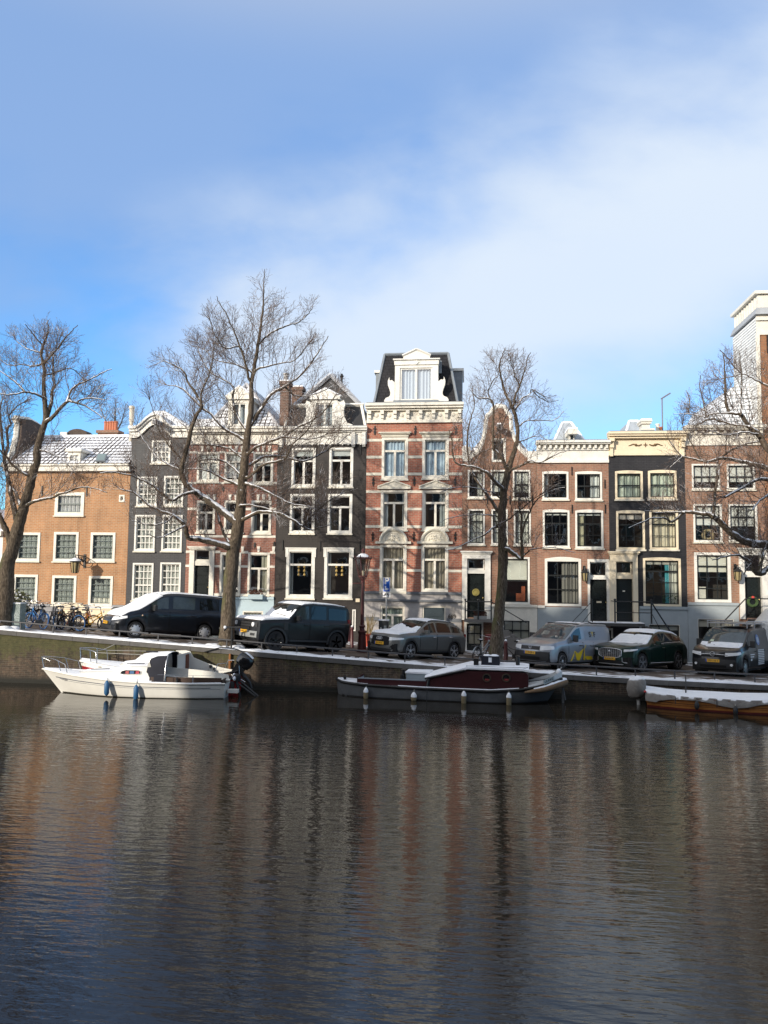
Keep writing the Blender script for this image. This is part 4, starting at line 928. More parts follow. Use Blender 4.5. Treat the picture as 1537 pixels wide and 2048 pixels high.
# ---- 6: brown brick bell gable
BRN=brick('brown_brick',(.255,.128,.085),(.185,.098,.07),(.26,.19,.14))
def house6():
 h=House(5,'brown brick house with a white edged bell gable behind the slim tree',921,BRN,9)
 BS=paint('black_sash',(.016,.018,.018),.35)
 gl=[(925.5,900),(931,896),(937,900),(942,913),(951,908),(960,899),(966.5,882),(971,862),(974,832),(981,829),(988,816),(1000,812)]
 gr=[(1072,913),(1057,913),(1049,906),(1039,897),(1029,876),(1022.5,858),(1022,831),(1015,826),(1011,815),(1000,812)]
 L_=[P2(*p)for p in gl];R_=[P2(*p)for p in gr]
 lz=[z for x,z in L_[3:]];lx=[x for x,z in L_[3:]];rz=[z for x,z in R_[1:]];rx=[x for x,z in R_[1:]]
 z0=min(lz[0],rz[0])-.02;h.zt=z0-.01
 BL=(.72,.72,.66)
 for r_ in((936,940,969.5,996),(981.6,940,1013.4,996),(1026,940,1061,998)):h.win(*r_,cols=2,rows=2,sash=BS,fw=.075,bar=.02,mid=.4,cur=[('blind',.8,BL)]if r_[0]>960 else[('right',.4,BL)])
 for r_ in((936,1018.5,970,1089),(983,1018.5,1016,1089),(1028,1018.5,1062,1090)):h.win(*r_,cols=2,rows=3,sash=BS,fw=.075,bar=.02,cur=[('full',1,BL)],mid=.34)
 w_=h.win(1005,1114,1060,1208,cols=1,rows=2,sash=BS,fw=.09,cur=[('blind',.52,(.70,.69,.60))],mid=.4)
 X0,X1,Z0,Z1=rect(1005,1114,1060,1208);mb=MB();mb.box(X1-.62,X1-.22,.4,.7,Z0+.12,Z0+.50);mb.box(X1-.36,X1-.2,.35,.75,Z0+.12,Z0+.85);h.part(mb,'orange_chair',paint('orange_fabric',(.34,.085,.03),.8,.3),w_)
 h.win(984,877,1012,924,1,1,kind='none',fw=.07,cur=[('blind',1,(.03,.04,.04))],sill=False,name='hoist_door')
 fl=h.fanlight(936,1117,969,1140,WHITE);d,r1=h.door(934.5,1147,970,1235,panels=4)
 fr=rect(936,1117,969,1140)
 mb=MB();mb.box(r1[0]-.02,r1[1]+.02,-.03,.11,r1[3]-.002,fr[2]+.002);h.part(mb,'transom',WHITE)
 mb=MB();xm=(r1[0]+r1[1])/2;zm=(r1[2]+r1[3])/2+.15;mb.torus(.15,.035,18,6,(xm,.07,zm));mb.lathe([(.12,.075),(.02,.06)],8,(xm,0,zm),'y');h.part(mb,'wreath',paint('golden_straw',(.32,.27,.08),.9,.3),d)
 h.surround(922,1102,984,1240,(r1[0],r1[1],r1[2],fr[3]),WHITE,head=.3)
 h.win(1006,1239,1062,1283,3,2,sash=BS,fw=.06,cur=[('blind',1,(.42,.40,.34))],sill=False,bar=.02)
 X0,X1,Z0,Z1=rect(929,1243,967,1302);h.holes.append((X0,X1,Z0-.3,Z1));mb=MB();mb.box(X0,X0+.12,-.03,.1,Z0-.2,Z1);mb.box(X1-.08,X1,-.03,.1,Z0-.2,Z1);mb.box(X0+.12,X1-.08,-.03,.1,Z1-.1,Z1);fo=h.part(mb,'basement_door',WHITE)
 mb=MB();a0,a1=X0+.12,X1-.08;mb.box(a0,a1,.05,.09,Z0-.2,Z0+.35);mb.box(a0,a0+.09,.05,.09,Z0+.35,Z1-.1);mb.box(a1-.09,a1,.05,.09,Z0+.35,Z1-.1);mb.box(a0+.09,a1-.09,.05,.09,Z1-.2,Z1-.1);mb.box((a0+a1)/2-.02,(a0+a1)/2+.02,.055,.085,Z0+.35,Z1-.2);mb.box(a0+.09,a1-.09,.055,.085,(Z0+Z1)/2+.1,(Z0+Z1)/2+.15);h.part(mb,'leaf',BLACKP,fo)
 mb=MB();mb.quad((a0,.07,Z0+.3),(a1,.07,Z0+.3),(a1,.07,Z1-.15),(a0,.07,Z1-.15));h.part(mb,'pane',MGLASS,fo);mb=MB();mb.box(a0,a1,.15,.16,Z0,Z1-.1);h.part(mb,'blind',paint('cream_blind',(.6,.54,.42),.9),fo)
 def xl(z):return h.x0 if z<z0 else float(np.interp(z,lz,lx))
 def xr(z):return h.x1 if z<z0 else float(np.interp(z,rz,rx))
 zm_=sorted(lz+rz);h.walls(ztop=L_[-1][1]-.02,xl=xl,xr=xr,zsamp=[z for z in zm_ if z>z0]+list(np.linspace(z0,L_[-1][1]-.02,24)))
    # white coping follows the gable
 pts=[(h.x0,L_[0][1])]+L_[1:]+R_[::-1][1:-1]+[(h.x1,R_[0][1])]
 dense=[]
 for(xa,za),(xb,zb_)in zip(pts[:-1],pts[1:]):
  for t in np.linspace(0,1,5)[:-1]:dense.append((xa+(xb-xa)*t,za+(zb_-za)*t))
 dense.append(pts[-1]);sm=dense
 for _ in range(2):sm=[sm[0]]+[((a[0]+2*b[0]+c[0])/4,(a[1]+2*b[1]+c[1])/4)for a,b,c in zip(sm[:-2],sm[1:-1],sm[2:])]+[sm[-1]]
 mb=MB();mb.tube([(x,.08,z)for x,z in sm],.13,6);cp=h.part(mb,'gable_coping',WHITE,None,50)
 mb=MB();mb.tube([(x,.12,z+.07)for x,z in sm],.11,6);h.part(mb,'snow_cap',MSNOW,cp,60)
 mb=MB();mb.box(h.x0,h.x0+.40,-.10,.15,L_[2][1]-.55,L_[1][1]+.05);mb.box(h.x0-.02,h.x0+.45,-.14,.15,L_[3][1]-.15,L_[3][1]-.05);h.part(mb,'shoulder_stone',WHITE,cp);mb=MB();mb.box(h.x1-.45,h.x1,-.10,.15,R_[0][1]-.30,R_[0][1]+.25);h.part(mb,'shoulder_stone',WHITE,cp)
 X,Z=P2(998,858);mb=MB();mb.box(X-.10,X+.10,-.8,.1,Z-.1,Z+.08);hb=h.part(mb,'hoist_beam',paint('brown_beam',(.05,.04,.035),.7));mb=MB();mb.box(X-.11,X+.11,-.82,.05,Z+.082,Z+.15);h.part(mb,'snow_cap',MSNOW,hb)
    # roof behind the gable
 zr=L_[-1][1]-.5;xm=(h.x0+h.x1)/2+.05;mb=MB();mb.prism_y([(h.x0,z0-.1),(h.x1,z0-.1),(xm,zr)],.4,9);h.part(mb,'roof',roof_tile('snowy_brown_tiles',(.06,.045,.038),(.8,.81,.84),'y',.6))
 X0,X1,Z0,Z1=rect(1035,887,1043,900,2);mb=MB();mb.box(X0,X1,2,2.5,Z0-.8,Z1);h.part(mb,'chimney',BRN)
 h.plinth(1212,OFFW,px=1040,d=.06,x0=P2(984,1230)[0])
 h.anchors(((975,1000),(1020,1000),(1065,1000)),.42)
    # raised landing before the door with iron rail
 X0,X1=P2(929,1240)[0],P2(984,1240)[0];zl=h.z(1237,955);mb=MB();mb.box(X0,X1,-.95,-.10,zl-.12,zl)
 so=h.part(mb,'stoop',paint('stoop_stone',(.17,.16,.15),.8,.2));mb=MB()
 for i in range(6):mb.box(X1+.002+.27*i,X1+.27*(i+1),-.95,-.12,zs(X1,-.5)-.2,zl-.17*(i+1))
 h.part(mb,'steps',MATS['stoop_stone'],so)
 mb=MB();railing(mb,[(X0+.05,-.9,zl),((X0+X1)/2+.0,-.9,zl),(X1-.05,-.9,zl)],.85,.028);mb.tube([(X1-.05,-.9,zl+.85),(X1+1.6,-.9,zl-.1)],.026,6);mb.tube([(X0+.05,-.9,zl+.85),(X0+.05,-.05,zl+.85)],.026,6);h.part(mb,'railing',IRON,so)
 mb=MB();a=X0+.45;mb.box(a,a+.62,-.86,-.66,zl+.01,zl+.17);px_=h.part(mb,'planter',paint('grey_planter',(.3,.3,.29),.8),so);mb=MB();rr=random.Random(6)
 for _ in range(140):
  x,y,z=a+rr.random()*.62,-.76+rr.random()*.2-.1,zl+.17+rr.random()*.2;s_=.035;mb.quad((x-s_,y,z),(x,y-s_,z+s_),(x+s_,y,z),(x,y+s_,z-s_))
 h.part(mb,'heather',paint('dry_heather',(.16,.075,.06),.9,.4),px_)
house6()

# ---- 7 brown brick with white cornice
BRN7=brick('pinkish_brown_brick',(.31,.155,.105),(.235,.122,.088),(.27,.21,.16))
BSASH=paint('black_sash',(.016,.018,.018),.35)
def pyramid(h,px0,px1,pyb,pyt,Yb,mat,ridge=.5):
 a,b=P2(px0,pyb,Yb)[0],P2(px1,pyb,Yb)[0];zb=zpx(pyb+25,(px0+px1)/2,Yb);zt=zpx(pyt,(px0+px1)/2,Yb+1.6);xm=(a+b)/2;w2=.22;k_=(zt-zb)/max(.1,(zpx(pyb,px0,Yb)-zb))
 a-=.5;b+=.5
 mb=MB();A,B=(xm-w2,Yb+1.6,zt),(xm+w2,Yb+1.6,zt);C,D=(xm-w2,Yb+4,zt),(xm+w2,Yb+4,zt)
 mb.quad((a,Yb,zb),(b,Yb,zb),B,A);mb.quad((b,Yb,zb),(b,Yb+6,zb),D,B);mb.quad((a,Yb+6,zb),(a,Yb,zb),A,C);mb.quad(A,B,D,C);mb.quad((b,Yb+6,zb),(a,Yb+6,zb),C,D)
 ro=h.part(mb,'roof',mat);mb=MB()
 for p,q in(((a,Yb,zb),A),((b,Yb,zb),B),(A,B)):mb.tube([p,q],.07,5)
 h.part(mb,'hip_ridge',MSNOW,ro);return ro,xm,zb,zt
ZINC=paint('frosted_zinc',(.36,.40,.44),.55,.3)
def house7():
 h=House(6,'brown brick house with white cornice and a wide arched ground floor window',926,BRN7,8)
 CW=(.74,.76,.74)
 h.win(1085,944,1137.4,999,3,2,sash=BSASH,fw=.09,arch=.05,bar=.018,cur=[('left',.2,CW)]);h.win(1150.6,944.5,1204.5,1000,3,2,sash=BSASH,fw=.09,arch=.05,bar=.018,cur=[('right',.4,CW)])
 h.win(1086,1021,1139.6,1095,3,3,sash=BSASH,fw=.09,arch=.06,bar=.018,mid=.34,cur=[('blind',.08,CW)]);h.win(1151,1021.6,1207,1096.6,3,3,sash=BSASH,fw=.09,arch=.06,bar=.018,mid=.34,cur=[('blind',.08,CW),('left',.3,(.42,.40,.28))])
 h.win(1090,1118,1162.8,1212.5,3,3,sash=BSASH,fw=.12,arch=.10,bar=.022,mid=.36,cur=[('right',.52,(.20,.19,.17))],sill=False)
 f_=h.fanlight(1179,1123.5,1214,1154,WHITE);d,r1=h.door(1180.5,1159,1217,1242,panels=4);fr=rect(1179,1123.5,1214,1154)
 X0,X1,Z0,Z1=r1;mb=MB();mb.box(X0+.32,X1-.30,.075,.10,Z0+.86,Z0+.94);h.part(mb,'letter_slot',CREAM,d)
 mb=MB();a0=P2(1175.7,1180)[0];mb.box(a0,X0+.004,-.05,.1,Z0,fr[3]+.12);mb.box(X1-.06,h.x1,-.05,.1,Z0,fr[3]+.12)if h.x1>X1-.05 else None;mb.box(X0+.004,X1-.06,-.05,.1,fr[3]-.01,fr[3]+.12);mb.box(X0+.004,X1-.06,-.04,.1,Z1,fr[2]+.01);h.part(mb,'door_case',WHITE)
 h.walls();h.flatroof()
 co,zt,zb=h.cornice(883,926,WHITE,px=1145,steps=((0,.10,.42),(.10,.16,.34),(.16,.34,.06),(.34,.42,.12),(.42,.86,.05),(.86,1,.10)))
 mb=MB()
 for t in np.linspace(.03,.97,13):X=h.x0+(h.x1-h.x0)*t;mb.box(X-.055,X+.055,-.24,-.05,zt-.16*(zt-zb)-.20,zt-.16*(zt-zb))
 h.part(mb,'dentil',WHITE,co)
 h.anchors(((1144,942),(1210,968),(1144.5,1018),(1211,1018)),.42)
 h.plinth(1214,paint('grey_render_pale',(.33,.37,.39),.7,.1),px=1110,x1=P2(1177,1230)[0],cap=WHITE)
 ro,xm,zb_,zt_=pyramid(h,1117,1168,882,845,1.6,ZINC)
 X0,X1,Z0,Z1=rect(1137,856,1152,882,1.6);mb=MB();mb.box(X0+.06,X1-.06,1.7,3,Z0-.6,Z1-.2);mb.box(X0-.04,X1+.06,1.3,3,Z1-.35,Z1-.12);dd=h.part(mb,'roof_hatch',OFFW,ro);mb=MB();mb.box(X0+.12,X1-.12,1.69,1.7,Z0,Z0+.35);h.part(mb,'pane',BLACKP,dd);mb=MB();mb.box(X0-.05,X1+.05,1.28,3,Z1-.118,Z1-.02);h.part(mb,'snow_cap',MSNOW,dd)
 return h
H7=house7()
# ---- 8 black house, cream trim
BLK8=brick('painted_black_brick',(.036,.036,.040),(.030,.030,.034),(.022,.022,.025),1.0)
def house8():
 h=House(7,'black painted brick house with a cream cornice and cream window frames',911,BLK8,8)
 g=dict(frame=CREAM,sash=BSASH,fw=.10,arch=.05)
 GW=(.60,.66,.56)
 h.win(1230.6,943,1286,999,3,2,cur=[('full',1,GW)],**g);h.win(1296.5,942,1353.4,998,3,2,cur=[('full',1,GW)],**g)
 h.win(1233,1022.6,1290,1099,3,3,mid=.34,cur=[('blind',.17,(.66,.60,.52))],**g);h.win(1299.5,1021.6,1356.8,1099,3,3,mid=.34,cur=[('full',1,(.74,.66,.50))],**g)
 w_=h.win(1286.8,1117,1362.4,1212.5,4,4,frame=CREAM,sash=BSASH,fw=.10,arch=.05,mid=.25,sill=False,cur=[('blind',.09,(.5,.48,.42)),('right',.30,(.66,.66,.58))])
 X0,X1,Z0,Z1=rect(1286.8,1117,1362.4,1212.5);mb=MB();P=[[],[]]
 for i in range(12):u=X0+(X1-X0)*(.60+.10*i/11);P[0].append((u,.17+.03*math.sin(i*1.6),Z0+.1));P[1].append((u,.17+.03*math.sin(i*1.6),Z1-.3))
 mb.grid(P);h.part(mb,'turquoise_curtain',paint('turquoise_cloth',(.10,.42,.48),.9),w_)
 rr=random.Random(8);mb=MB()
 for k in range(120):
  x,z=X0+.9+rr.random()*.75,Z0+.12+rr.random()*.38;s_=.035;y=.14+rr.random()*.15;mb.quad((x-s_,y,z),(x,y-s_*.5,z+s_),(x+s_,y,z),(x,y+s_,z-s_))
 h.part(mb,'house_plants',paint('window_plant',(.07,.14,.05),.8,.4),w_)
 h.fanlight(1232,1123,1264,1149,CREAM);fr=rect(1232,1123,1264,1149);d,r1=h.door(1232,1157.5,1266,1242,paint('deep_green_black',(.016,.022,.024),.25),3)
 X0,X1,Z0,Z1=r1;mb=MB();mb.box(X0+.34,X1-.34,.075,.10,Z1-.62,Z1-.56);h.part(mb,'nameplate',OFFW,d)
 mb=MB();mb.box(X0-.02,X1+.02,-.02,.11,Z1-.002,fr[2]+.002);h.part(mb,'transom',CREAM)
 h.surround(1217,1103,1278,1249,(X0,X1,Z0,fr[3]),CREAM,head=.2,d=.14)
 h.win(1296,1247,1362,1284,3,1,frame=OFFW,sash=BSASH,fw=.07,sill=False,cur=[('blind',.35,(.5,.5,.45))])
 h.walls();h.flatroof()
 co,zt,zb=h.cornice(865.5,911,CREAM,px=1293,steps=((0,.10,.46),(.10,.18,.38),(.18,.27,.26),(.27,.30,.16),(.30,.88,.06),(.88,1,.10)))
 for X in(h.x0+.12,h.x1-.12):mb=MB();mb.box(X-.11,X+.11,-.38,-.04,zt-.46,zt-.3);mb.box(X-.09,X+.09,-.26,-.04,zt-.75,zt-.46);mb.box(X-.07,X+.07,-.17,-.04,zb-.05,zt-.75);h.part(mb,'bracket',CREAM,co)
 mb=MB();z_=(zt+zb)/2-.05;xm=(h.x0+h.x1)/2-.05
 for s_ in(-1,1):
  mb.tube([(xm+s_*t,-.07,z_+.035*math.sin(t*14))for t in np.linspace(.18,.8,14)],[.045*(1-.9*abs(q-.4))for q in np.linspace(0,1,14)],5);mb.sphere((xm+s_*.45,-.07,z_),.07,6,4)
 mb.prism_y([(xm-.12,z_),(xm-.03,z_-.03),(xm,z_-.12),(xm+.03,z_-.03),(xm+.12,z_),(xm+.03,z_+.03),(xm,z_+.12),(xm-.03,z_+.03)],-.085,-.055)
 h.part(mb,'ornament',paint('ornament_brown',(.14,.085,.04),.6),co)
 h.plinth(1216,paint('grey_render_pale',(.33,.37,.39)),px=1330,x0=P2(1279,1230)[0])
    # chimney with white scroll, snow
 ro,*_=pyramid(h,1266,1297,864,842,1.8,ZINC)
 X0,X1,Z0,Z1=rect(1281,841.5,1304,866,1.2);mb=MB();mb.box(X0+.10,X1-.10,1.2,1.9,Z0-.6,Z1-.16);mb.box(X0+.03,X1-.03,1.1,1.95,Z1-.16,Z1-.06);mb.box(X0,X1,1.05,2.0,Z1-.06,Z1+.02);mb.box(X0,X1+.1,1.0,2,Z0+.12,Z0+.2)
 ch=h.part(mb,'chimney',OFFW,ro);mb=MB();mb.box(X0+.02,X1-.02,1.07,1.98,Z1+.022,Z1+.09);h.part(mb,'snow_cap',MSNOW,ch)
 for k,px in enumerate((1316,1321)):
  X0,X1,Z0,Z1=rect(px-2.5,848+k*6,px+2.5,866,2.0);mb=MB();mb.lathe([(.09,Z0-.6),(.09,Z1-.08),(.12,Z1-.06),(.12,Z1),(.05,Z1)],10,((X0+X1)/2,2.0,0));h.part(mb,'chimney_pot',MATS['terracotta']if k else OFFW,ro,40)
 X,Z=P2(1324.5,797,2.4);mb=MB();mb.tube([(X,2.4,Z-3),(X,2.4,Z)],.035,6);mb.tube([(X-.05,2.4,Z-.02),(X+.42,2.4,Z+.28)],.045,6);h.part(mb,'aerial',paint('grey_pole',(.16,.17,.20),.6),ro)
    # double stoop shared by the two doors
 sm=paint('dark_stoop_stone',(.07,.068,.065),.7,.3);X0,X1=P2(1176,1245)[0],P2(1280,1248)[0];zl=h.z(1244,1245);mb=MB();mb.box(X0,X1,-1.1,-.18,zl-.14,zl)
 so=h.part(mb,'stoop',sm);mb=MB();xs0=P2(1282,1248)[0]
 for i in range(7):mb.box(xs0+.26*i,xs0+.26*(i+1)-.002,-1.1,-.16,zs(xs0,-.5)-.2,zl-.16*(i+1))
 h.part(mb,'steps',sm,so);mb=MB();xq=P2(1293,1220)[0];railing(mb,[(P2(1222,1200)[0],-1.05,zl),(xq,-1.05,zl)],1.0,.03)
 xe=P2(1340,1260,-1.05)[0];mb.tube([(xq,-1.05,zl+1.0),(xe,-1.05,zl-.30)],.035,6);mb.tube([(xq,-1.05,zl+.5),(xe-.4,-1.05,zl-.3)],.016,6)
 xq2=P2(1178,1220)[0];mb.tube([(xq2,-1.05,zl+.02),(xq2,-1.05,zl+1.1)],.03,6);mb.tube([(xq2,-1.05,zl+1.0),(xq2-1.2,-1.05,zl-.3)],.016,6);mb.tube([(xq2,-1.05,zl+.6),(xq2-.6,-1.05,zl-.2)],.016,6)
 mb.tube([(P2(1222,1200)[0],-1.05,zl+1.0),(P2(1222,1200)[0],-.1,zl+1.0)],.02,6)
 h.part(mb,'railing',IRON,so)
 mb=MB();mb.box(X0+.02,X1-.02,-1.12,-.2,zl+.002,zl+.03);h.part(mb,'snow_cap',MSNOW,so)
 X0,X1,Z0,Z1=rect(1204,1256,1226,1300);mb=MB();mb.box(X0,X1,-.09,-.05,Z0-.2,Z1);fo=h.part(mb,'cellar_door',OFFW);mb=MB();mb.box(X0+.1,X1-.1,-.11,-.085,Z0-.2,Z1-.1);h.part(mb,'leaf',BLACKP,fo)
house8()
lantern_wall('wall_lantern','small black wall lantern beside the black door with the letter slot',1170.5,1151,.32,.50)
# ---- 9 brown brick, right
BRN9=brick('light_brown_brick',(.315,.168,.108),(.235,.125,.085),(.29,.22,.17))
def house9():
 h=House(8,'brown brick house with half drawn white blinds and a grey curved snowy roof',891,BRN9,8)
 WB=(.76,.75,.70)
 for r_,p in(((1384,928,1440,979),.72),((1454,928,1510,979),.72)):h.win(*r_,cols=3,rows=2,sash=BSASH,fw=.075,bar=.018,cur=[('blind',p,WB)])
 for r_,p in(((1387,1008,1444.4,1084),.56),((1457,1008,1515,1083),.60)):h.win(*r_,cols=3,rows=3,sash=BSASH,fw=.085,bar=.02,mid=.34,cur=[('blind',p,WB)])
 w_=h.win(1389,1105,1462,1204.5,3,4,sash=BSASH,fw=.13,bar=.02,mid=.26,sill=False,cur=[('blind',.38,(.72,.70,.60))])
 X0,X1,Z0,Z1=rect(1389,1105,1462,1204.5);mb=MB();mb.box(X0+.17,X0+.55,.13,.15,Z0+.15,Z0+.72);h.part(mb,'paper_notice',OFFW,w_)
 X0,X1,Z0,Z1=rect(1387,1008,1444.4,1084);mb=MB();xm=(X0+X1)/2+.15;mb.torus(.22,.09,16,8,(xm,.45,Z0+.35));mb.box(xm-.25,xm+.25,.35,.6,Z0+.05,Z0+.16);h.part(mb,'straw_ornament',paint('straw',(.42,.33,.18),.9,.3))
 fl=h.fanlight(1489,1110,1524,1146,WHITE);d,r1=h.door(1489,1154,1524,1236,panels=2);fr=rect(1489,1110,1524,1146)
 mb=MB();mb.box(r1[0]-.02,r1[1]+.02,-.02,.11,r1[3]-.002,fr[2]+.002);h.part(mb,'transom',WHITE)
 mb=MB();mb.torus(.2,.07,16,6,((r1[0]+r1[1])/2,.05,r1[2]+.75));h.part(mb,'wreath',paint('fir_green',(.05,.09,.03),.9,.4),d);mb=MB();mb.sphere(((r1[0]+r1[1])/2,-.0,r1[2]+.95),.08,8,6);h.part(mb,'red_bow',paint('red_ribbon',(.5,.04,.03),.6),d)
 h.surround(1476,1096,1538,1238,(r1[0],r1[1],r1[2],fr[3]),WHITE,head=.22,d=.12)
 h.win(1394,1236,1470,1285,3,1,frame=OFFW,sash=BSASH,fw=.07,sill=False,cur=[('blind',.35,(.66,.60,.50))])
 h.walls();h.flatroof();h.plinth(1208,paint('grey_render_pale',(.33,.37,.39)),px=1425,x1=P2(1478,1225)[0])
 co,zt,zb=h.cornice(853,891,OFFW,px=1445,steps=((0,.14,.42),(.14,.22,.33),(.22,.36,.07),(.36,.44,.12),(.44,.9,.05),(.9,1,.09)))
 mb=MB()
 for t in np.linspace(.04,.96,11):X=h.x0+(h.x1-h.x0)*t;mb.box(X-.06,X+.06,-.22,-.06,zt-.22*(zt-zb)-.17,zt-.22*(zt-zb))
 h.part(mb,'dentil',OFFW,co)
    # curved hipped roof climbing towards the tower
 Yr=1.3;prof=[(1400,851),(1418,838),(1436,822),(1450,800),(1456,786),(1462,776),(1474,770),(1490,768)]
 top=[P2(px,py,Yr)for px,py in prof];zb_=zt+.03;P=[]
 for(x,z),f in zip(top,np.linspace(0,1,len(top))):P.append([(x,Yr-1.1+.2*0,zb_),(x,Yr-.45,zb_+(z-zb_)*.55),(x,Yr,z),(x,8,z)])
 P.append([(h.x1,Yr-1.1,zb_),(h.x1,Yr-.45,zb_+(top[-1][1]-zb_)*.55),(h.x1,Yr,top[-1][1]),(h.x1,8,top[-1][1])])
 h.part(MB().grid(P),'roof',roof_tile('snowy_zinc',(.22,.25,.27),(.80,.82,.85),'x',.75),None,30)
 X0,X1=P2(1440,1236)[0],P2(1531,1236)[0];zl=r1[2]-.05;sm=MATS['dark_stoop_stone'];mb=MB();mb.box(X0+1.2,X1,-1.0,-.16,zl-.14,zl);so=h.part(mb,'stoop',sm);mb=MB()
 for i in range(6):mb.box(X0+1.2-.25*(i+1),X0+1.2-.25*i-.002,-1.0,-.16,zs(X0,-.5)-.2,zl-.16*(i+1))
 h.part(mb,'steps',sm,so);mb=MB();xa=P2(1492,1200,-1)[0];mb.tube([(P2(1448,1243,-1)[0],-1,zpx(1243,1448,-1)),(xa,-1,zpx(1197,1492,-1)),(X1,-1,zpx(1197,1492,-1))],.03,6);mb.tube([(xa,-1,zl),(xa,-1,zl+1)],.025,6);h.part(mb,'railing',IRON,so);return so
house9()
lantern_wall('wall_lantern','black iron wall lamp left of the wreathed front door',1476.5,1149,.40,.55)
# ---- 10 taller building at the right edge
def tower():
 zs_=lambda py,px=1525:zpx(py,px)
 x0=EX[9]+.004;x1=x0+7.0;zb=zs(x0+2,0);D=3.3
 xl=(onY(1513,640)[0]+onY(1519,800)[0])/2
 t=Th('tower_house','tall brick building at the frame edge with white boarded side wall and cream top storey','house',((xl+x1)/2,0,zb))
 z1,z2,z3,zt=zs_(670),zs_(625,1520),zs_(620,1520),zs_(583,1512)
 mb=MB();mb.quad((x0,0.004,zb-.5),(x1,0.004,zb-.5),(x1,0.004,zs_(853)),(x0,.004,zs_(853)));mb.quad((xl,.004,zs_(853)),(x1,.004,zs_(853)),(x1,.004,z1),(xl,.004,z1));mb.quad((x1,0,zb),(x1,D,zb),(x1,D,zt),(x1,0,zt));mb.quad((x0,D,zb),(x0,D,zt-.6),(x1,D,zt-.6),(x1,D,zb))
 t.part(mb,'wall',brick('orange_brown_brick',(.34,.155,.075),(.27,.12,.065),(.22,.15,.10)))
 bo=NT('white_boards');x,y,z=bo.sep(bo.coord());wv=bo.n('ShaderNodeTexWave',wave_type='BANDS',bands_direction='Z');wv.wave_profile='SAW';wv.inputs['Scale'].default_value=1.15;bo.l(bo.coord(),wv.inputs[0]);bo.l(bo.ramp(bo.noise(2,4),[(.3,(.66,.67,.66)),(.7,(.80,.80,.78))]),bo.b.inputs['Base Color']);bo.bump(wv.outputs['Fac'],1.0,.05);bo.b.inputs['Roughness'].default_value=.6
 mb=MB();n=40;zlo=zs_(870);
 for i in range(n):
  a,b=zlo+(z2-.2-zlo)*i/n,zlo+(z2-.2-zlo)*(i+1)/n;mb.quad((xl-.045,.0,a),(xl-.012,0,b),(xl-.012,D,b),(xl-.045,D,a));mb.quad((xl-.012,0,a),(xl-.045,0,a),(xl-.045,D,a),(xl-.012,D,a))
 t.part(mb,'boarded_side',bo.m)
 mb=MB();mb.box(xl-.08,xl+.10,-.06,.003,zlo-.4,z1);t.part(mb,'corner_board',OFFW)
 mb=MB();mb.box(xl-.04,x1,-.05,.002,z1,z2-.14);mb.box(xl-.06,x1,-.14,.002,z1+.62*(z2-z1),z1+.75*(z2-z1));t.part(mb,'frieze',OFFW)
 mb=MB();mb.add([(xl-.14,-.22,z2-.14),(x1,-.22,z2-.14),(x1,D+.1,z2-.14),(xl-.14,D+.1,z2-.14),(xl+.02,-.02,z3+.12),(x1,-.02,z3+.12),(x1,D+.1,z3+.12),(xl+.02,D+.1,z3+.12)],[(0,1,5,4),(3,0,4,7),(4,5,6,7),(0,3,2,1),(2,3,7,6)]);t.part(mb,'lead_skirt',paint('pale_lead',(.34,.36,.38),.6,.2))
 mb=MB();mb.box(xl+.06,x1,.0,D,z3+.12,zt-.16)
 for i in range(9):yy=.3+i*(D-.5)/8;mb.box(xl+.02,xl+.08,yy,yy+.05,z3+.125,zt-.16)
 up_=t.part(mb,'top_storey',OFFW);mb=MB();mb.box(xl-.10,x1,-.14,D+.10,zt-.15,zt);t.part(mb,'eaves',OFFW,up_)
 mb=MB();mb.quad((x0,.02,zt-.5),(x1,.02,zt-.5),(x1,D,zt-.5),(x0,D,zt-.5));t.part(mb,'flat_roof',LEAD)
 for r_ in range(4):
  for c in range(3):
   X=x0+1.6+2.1*c;Z=zb+1.2+3.0*r_
   if c==0 and r_==0:continue
   mb=MB();mb.box(X-.6,X-.48,-.03,.03,Z,Z+1.9);mb.box(X+.48,X+.6,-.03,.03,Z,Z+1.9);mb.box(X-.48,X+.48,-.03,.03,Z,Z+.12);mb.box(X-.48,X+.48,-.03,.03,Z+1.78,Z+1.9);mb.box(X-.48,X+.48,-.02,.02,Z+.95,Z+1.02);f=t.part(mb,'window',OFFW);mb=MB();mb.box(X-.48,X+.48,-.008,.03,Z+.12,Z+1.78);t.part(mb,'pane',paint('dark_glass',(.02,.025,.03),.05),f)
 for px,py in((1535,688),):X,Z=P2(px,py);mb=MB();mb.box(X-.03,X+.03,-.05,.004,Z-.45,Z+.45);t.part(mb,'wall_anchor',IRON)
tower()
# ---- 0 the white fronted house cut off by the left edge
def house0():
 x1=EX[0]-.006;x0=x1-6;zb=zs(x1,0);t=Th('canal_house','white plastered house front cut off at the photo edge behind the leaning mossy tree','house',(x1-3,0,zb))
 zt=zpx(1066,8);za=zpx(1095,5)
 mb=MB();mb.box(x0,x1,.0,8,zb-.5,zt);t.part(mb,'wall',WHITE)
 mb=MB();mb.box(x0,x1+.0,-.2,.0,zt-.15,zt+.1);t.part(mb,'cornice',OFFW);mb=MB();mb.prism_y([(x0,zt+.101),(x1,zt+.101),(x1-3,zt+1.6)],0.1,8);t.part(mb,'roof',MSNOW)
 for k in range(3):
  X=x1-.9-1.8*k;mb=MB();mb.box(X-.5,X+.5,-.04,.02,zb+1.3,zb+2.9);f=t.part(mb,'window',OFFW);mb=MB();mb.box(X-.4,X+.4,-.05,-.038,zb+1.4,zb+2.8);t.part(mb,'pane',paint('dark_glass',(.02,.025,.03),.05),f)
house0()
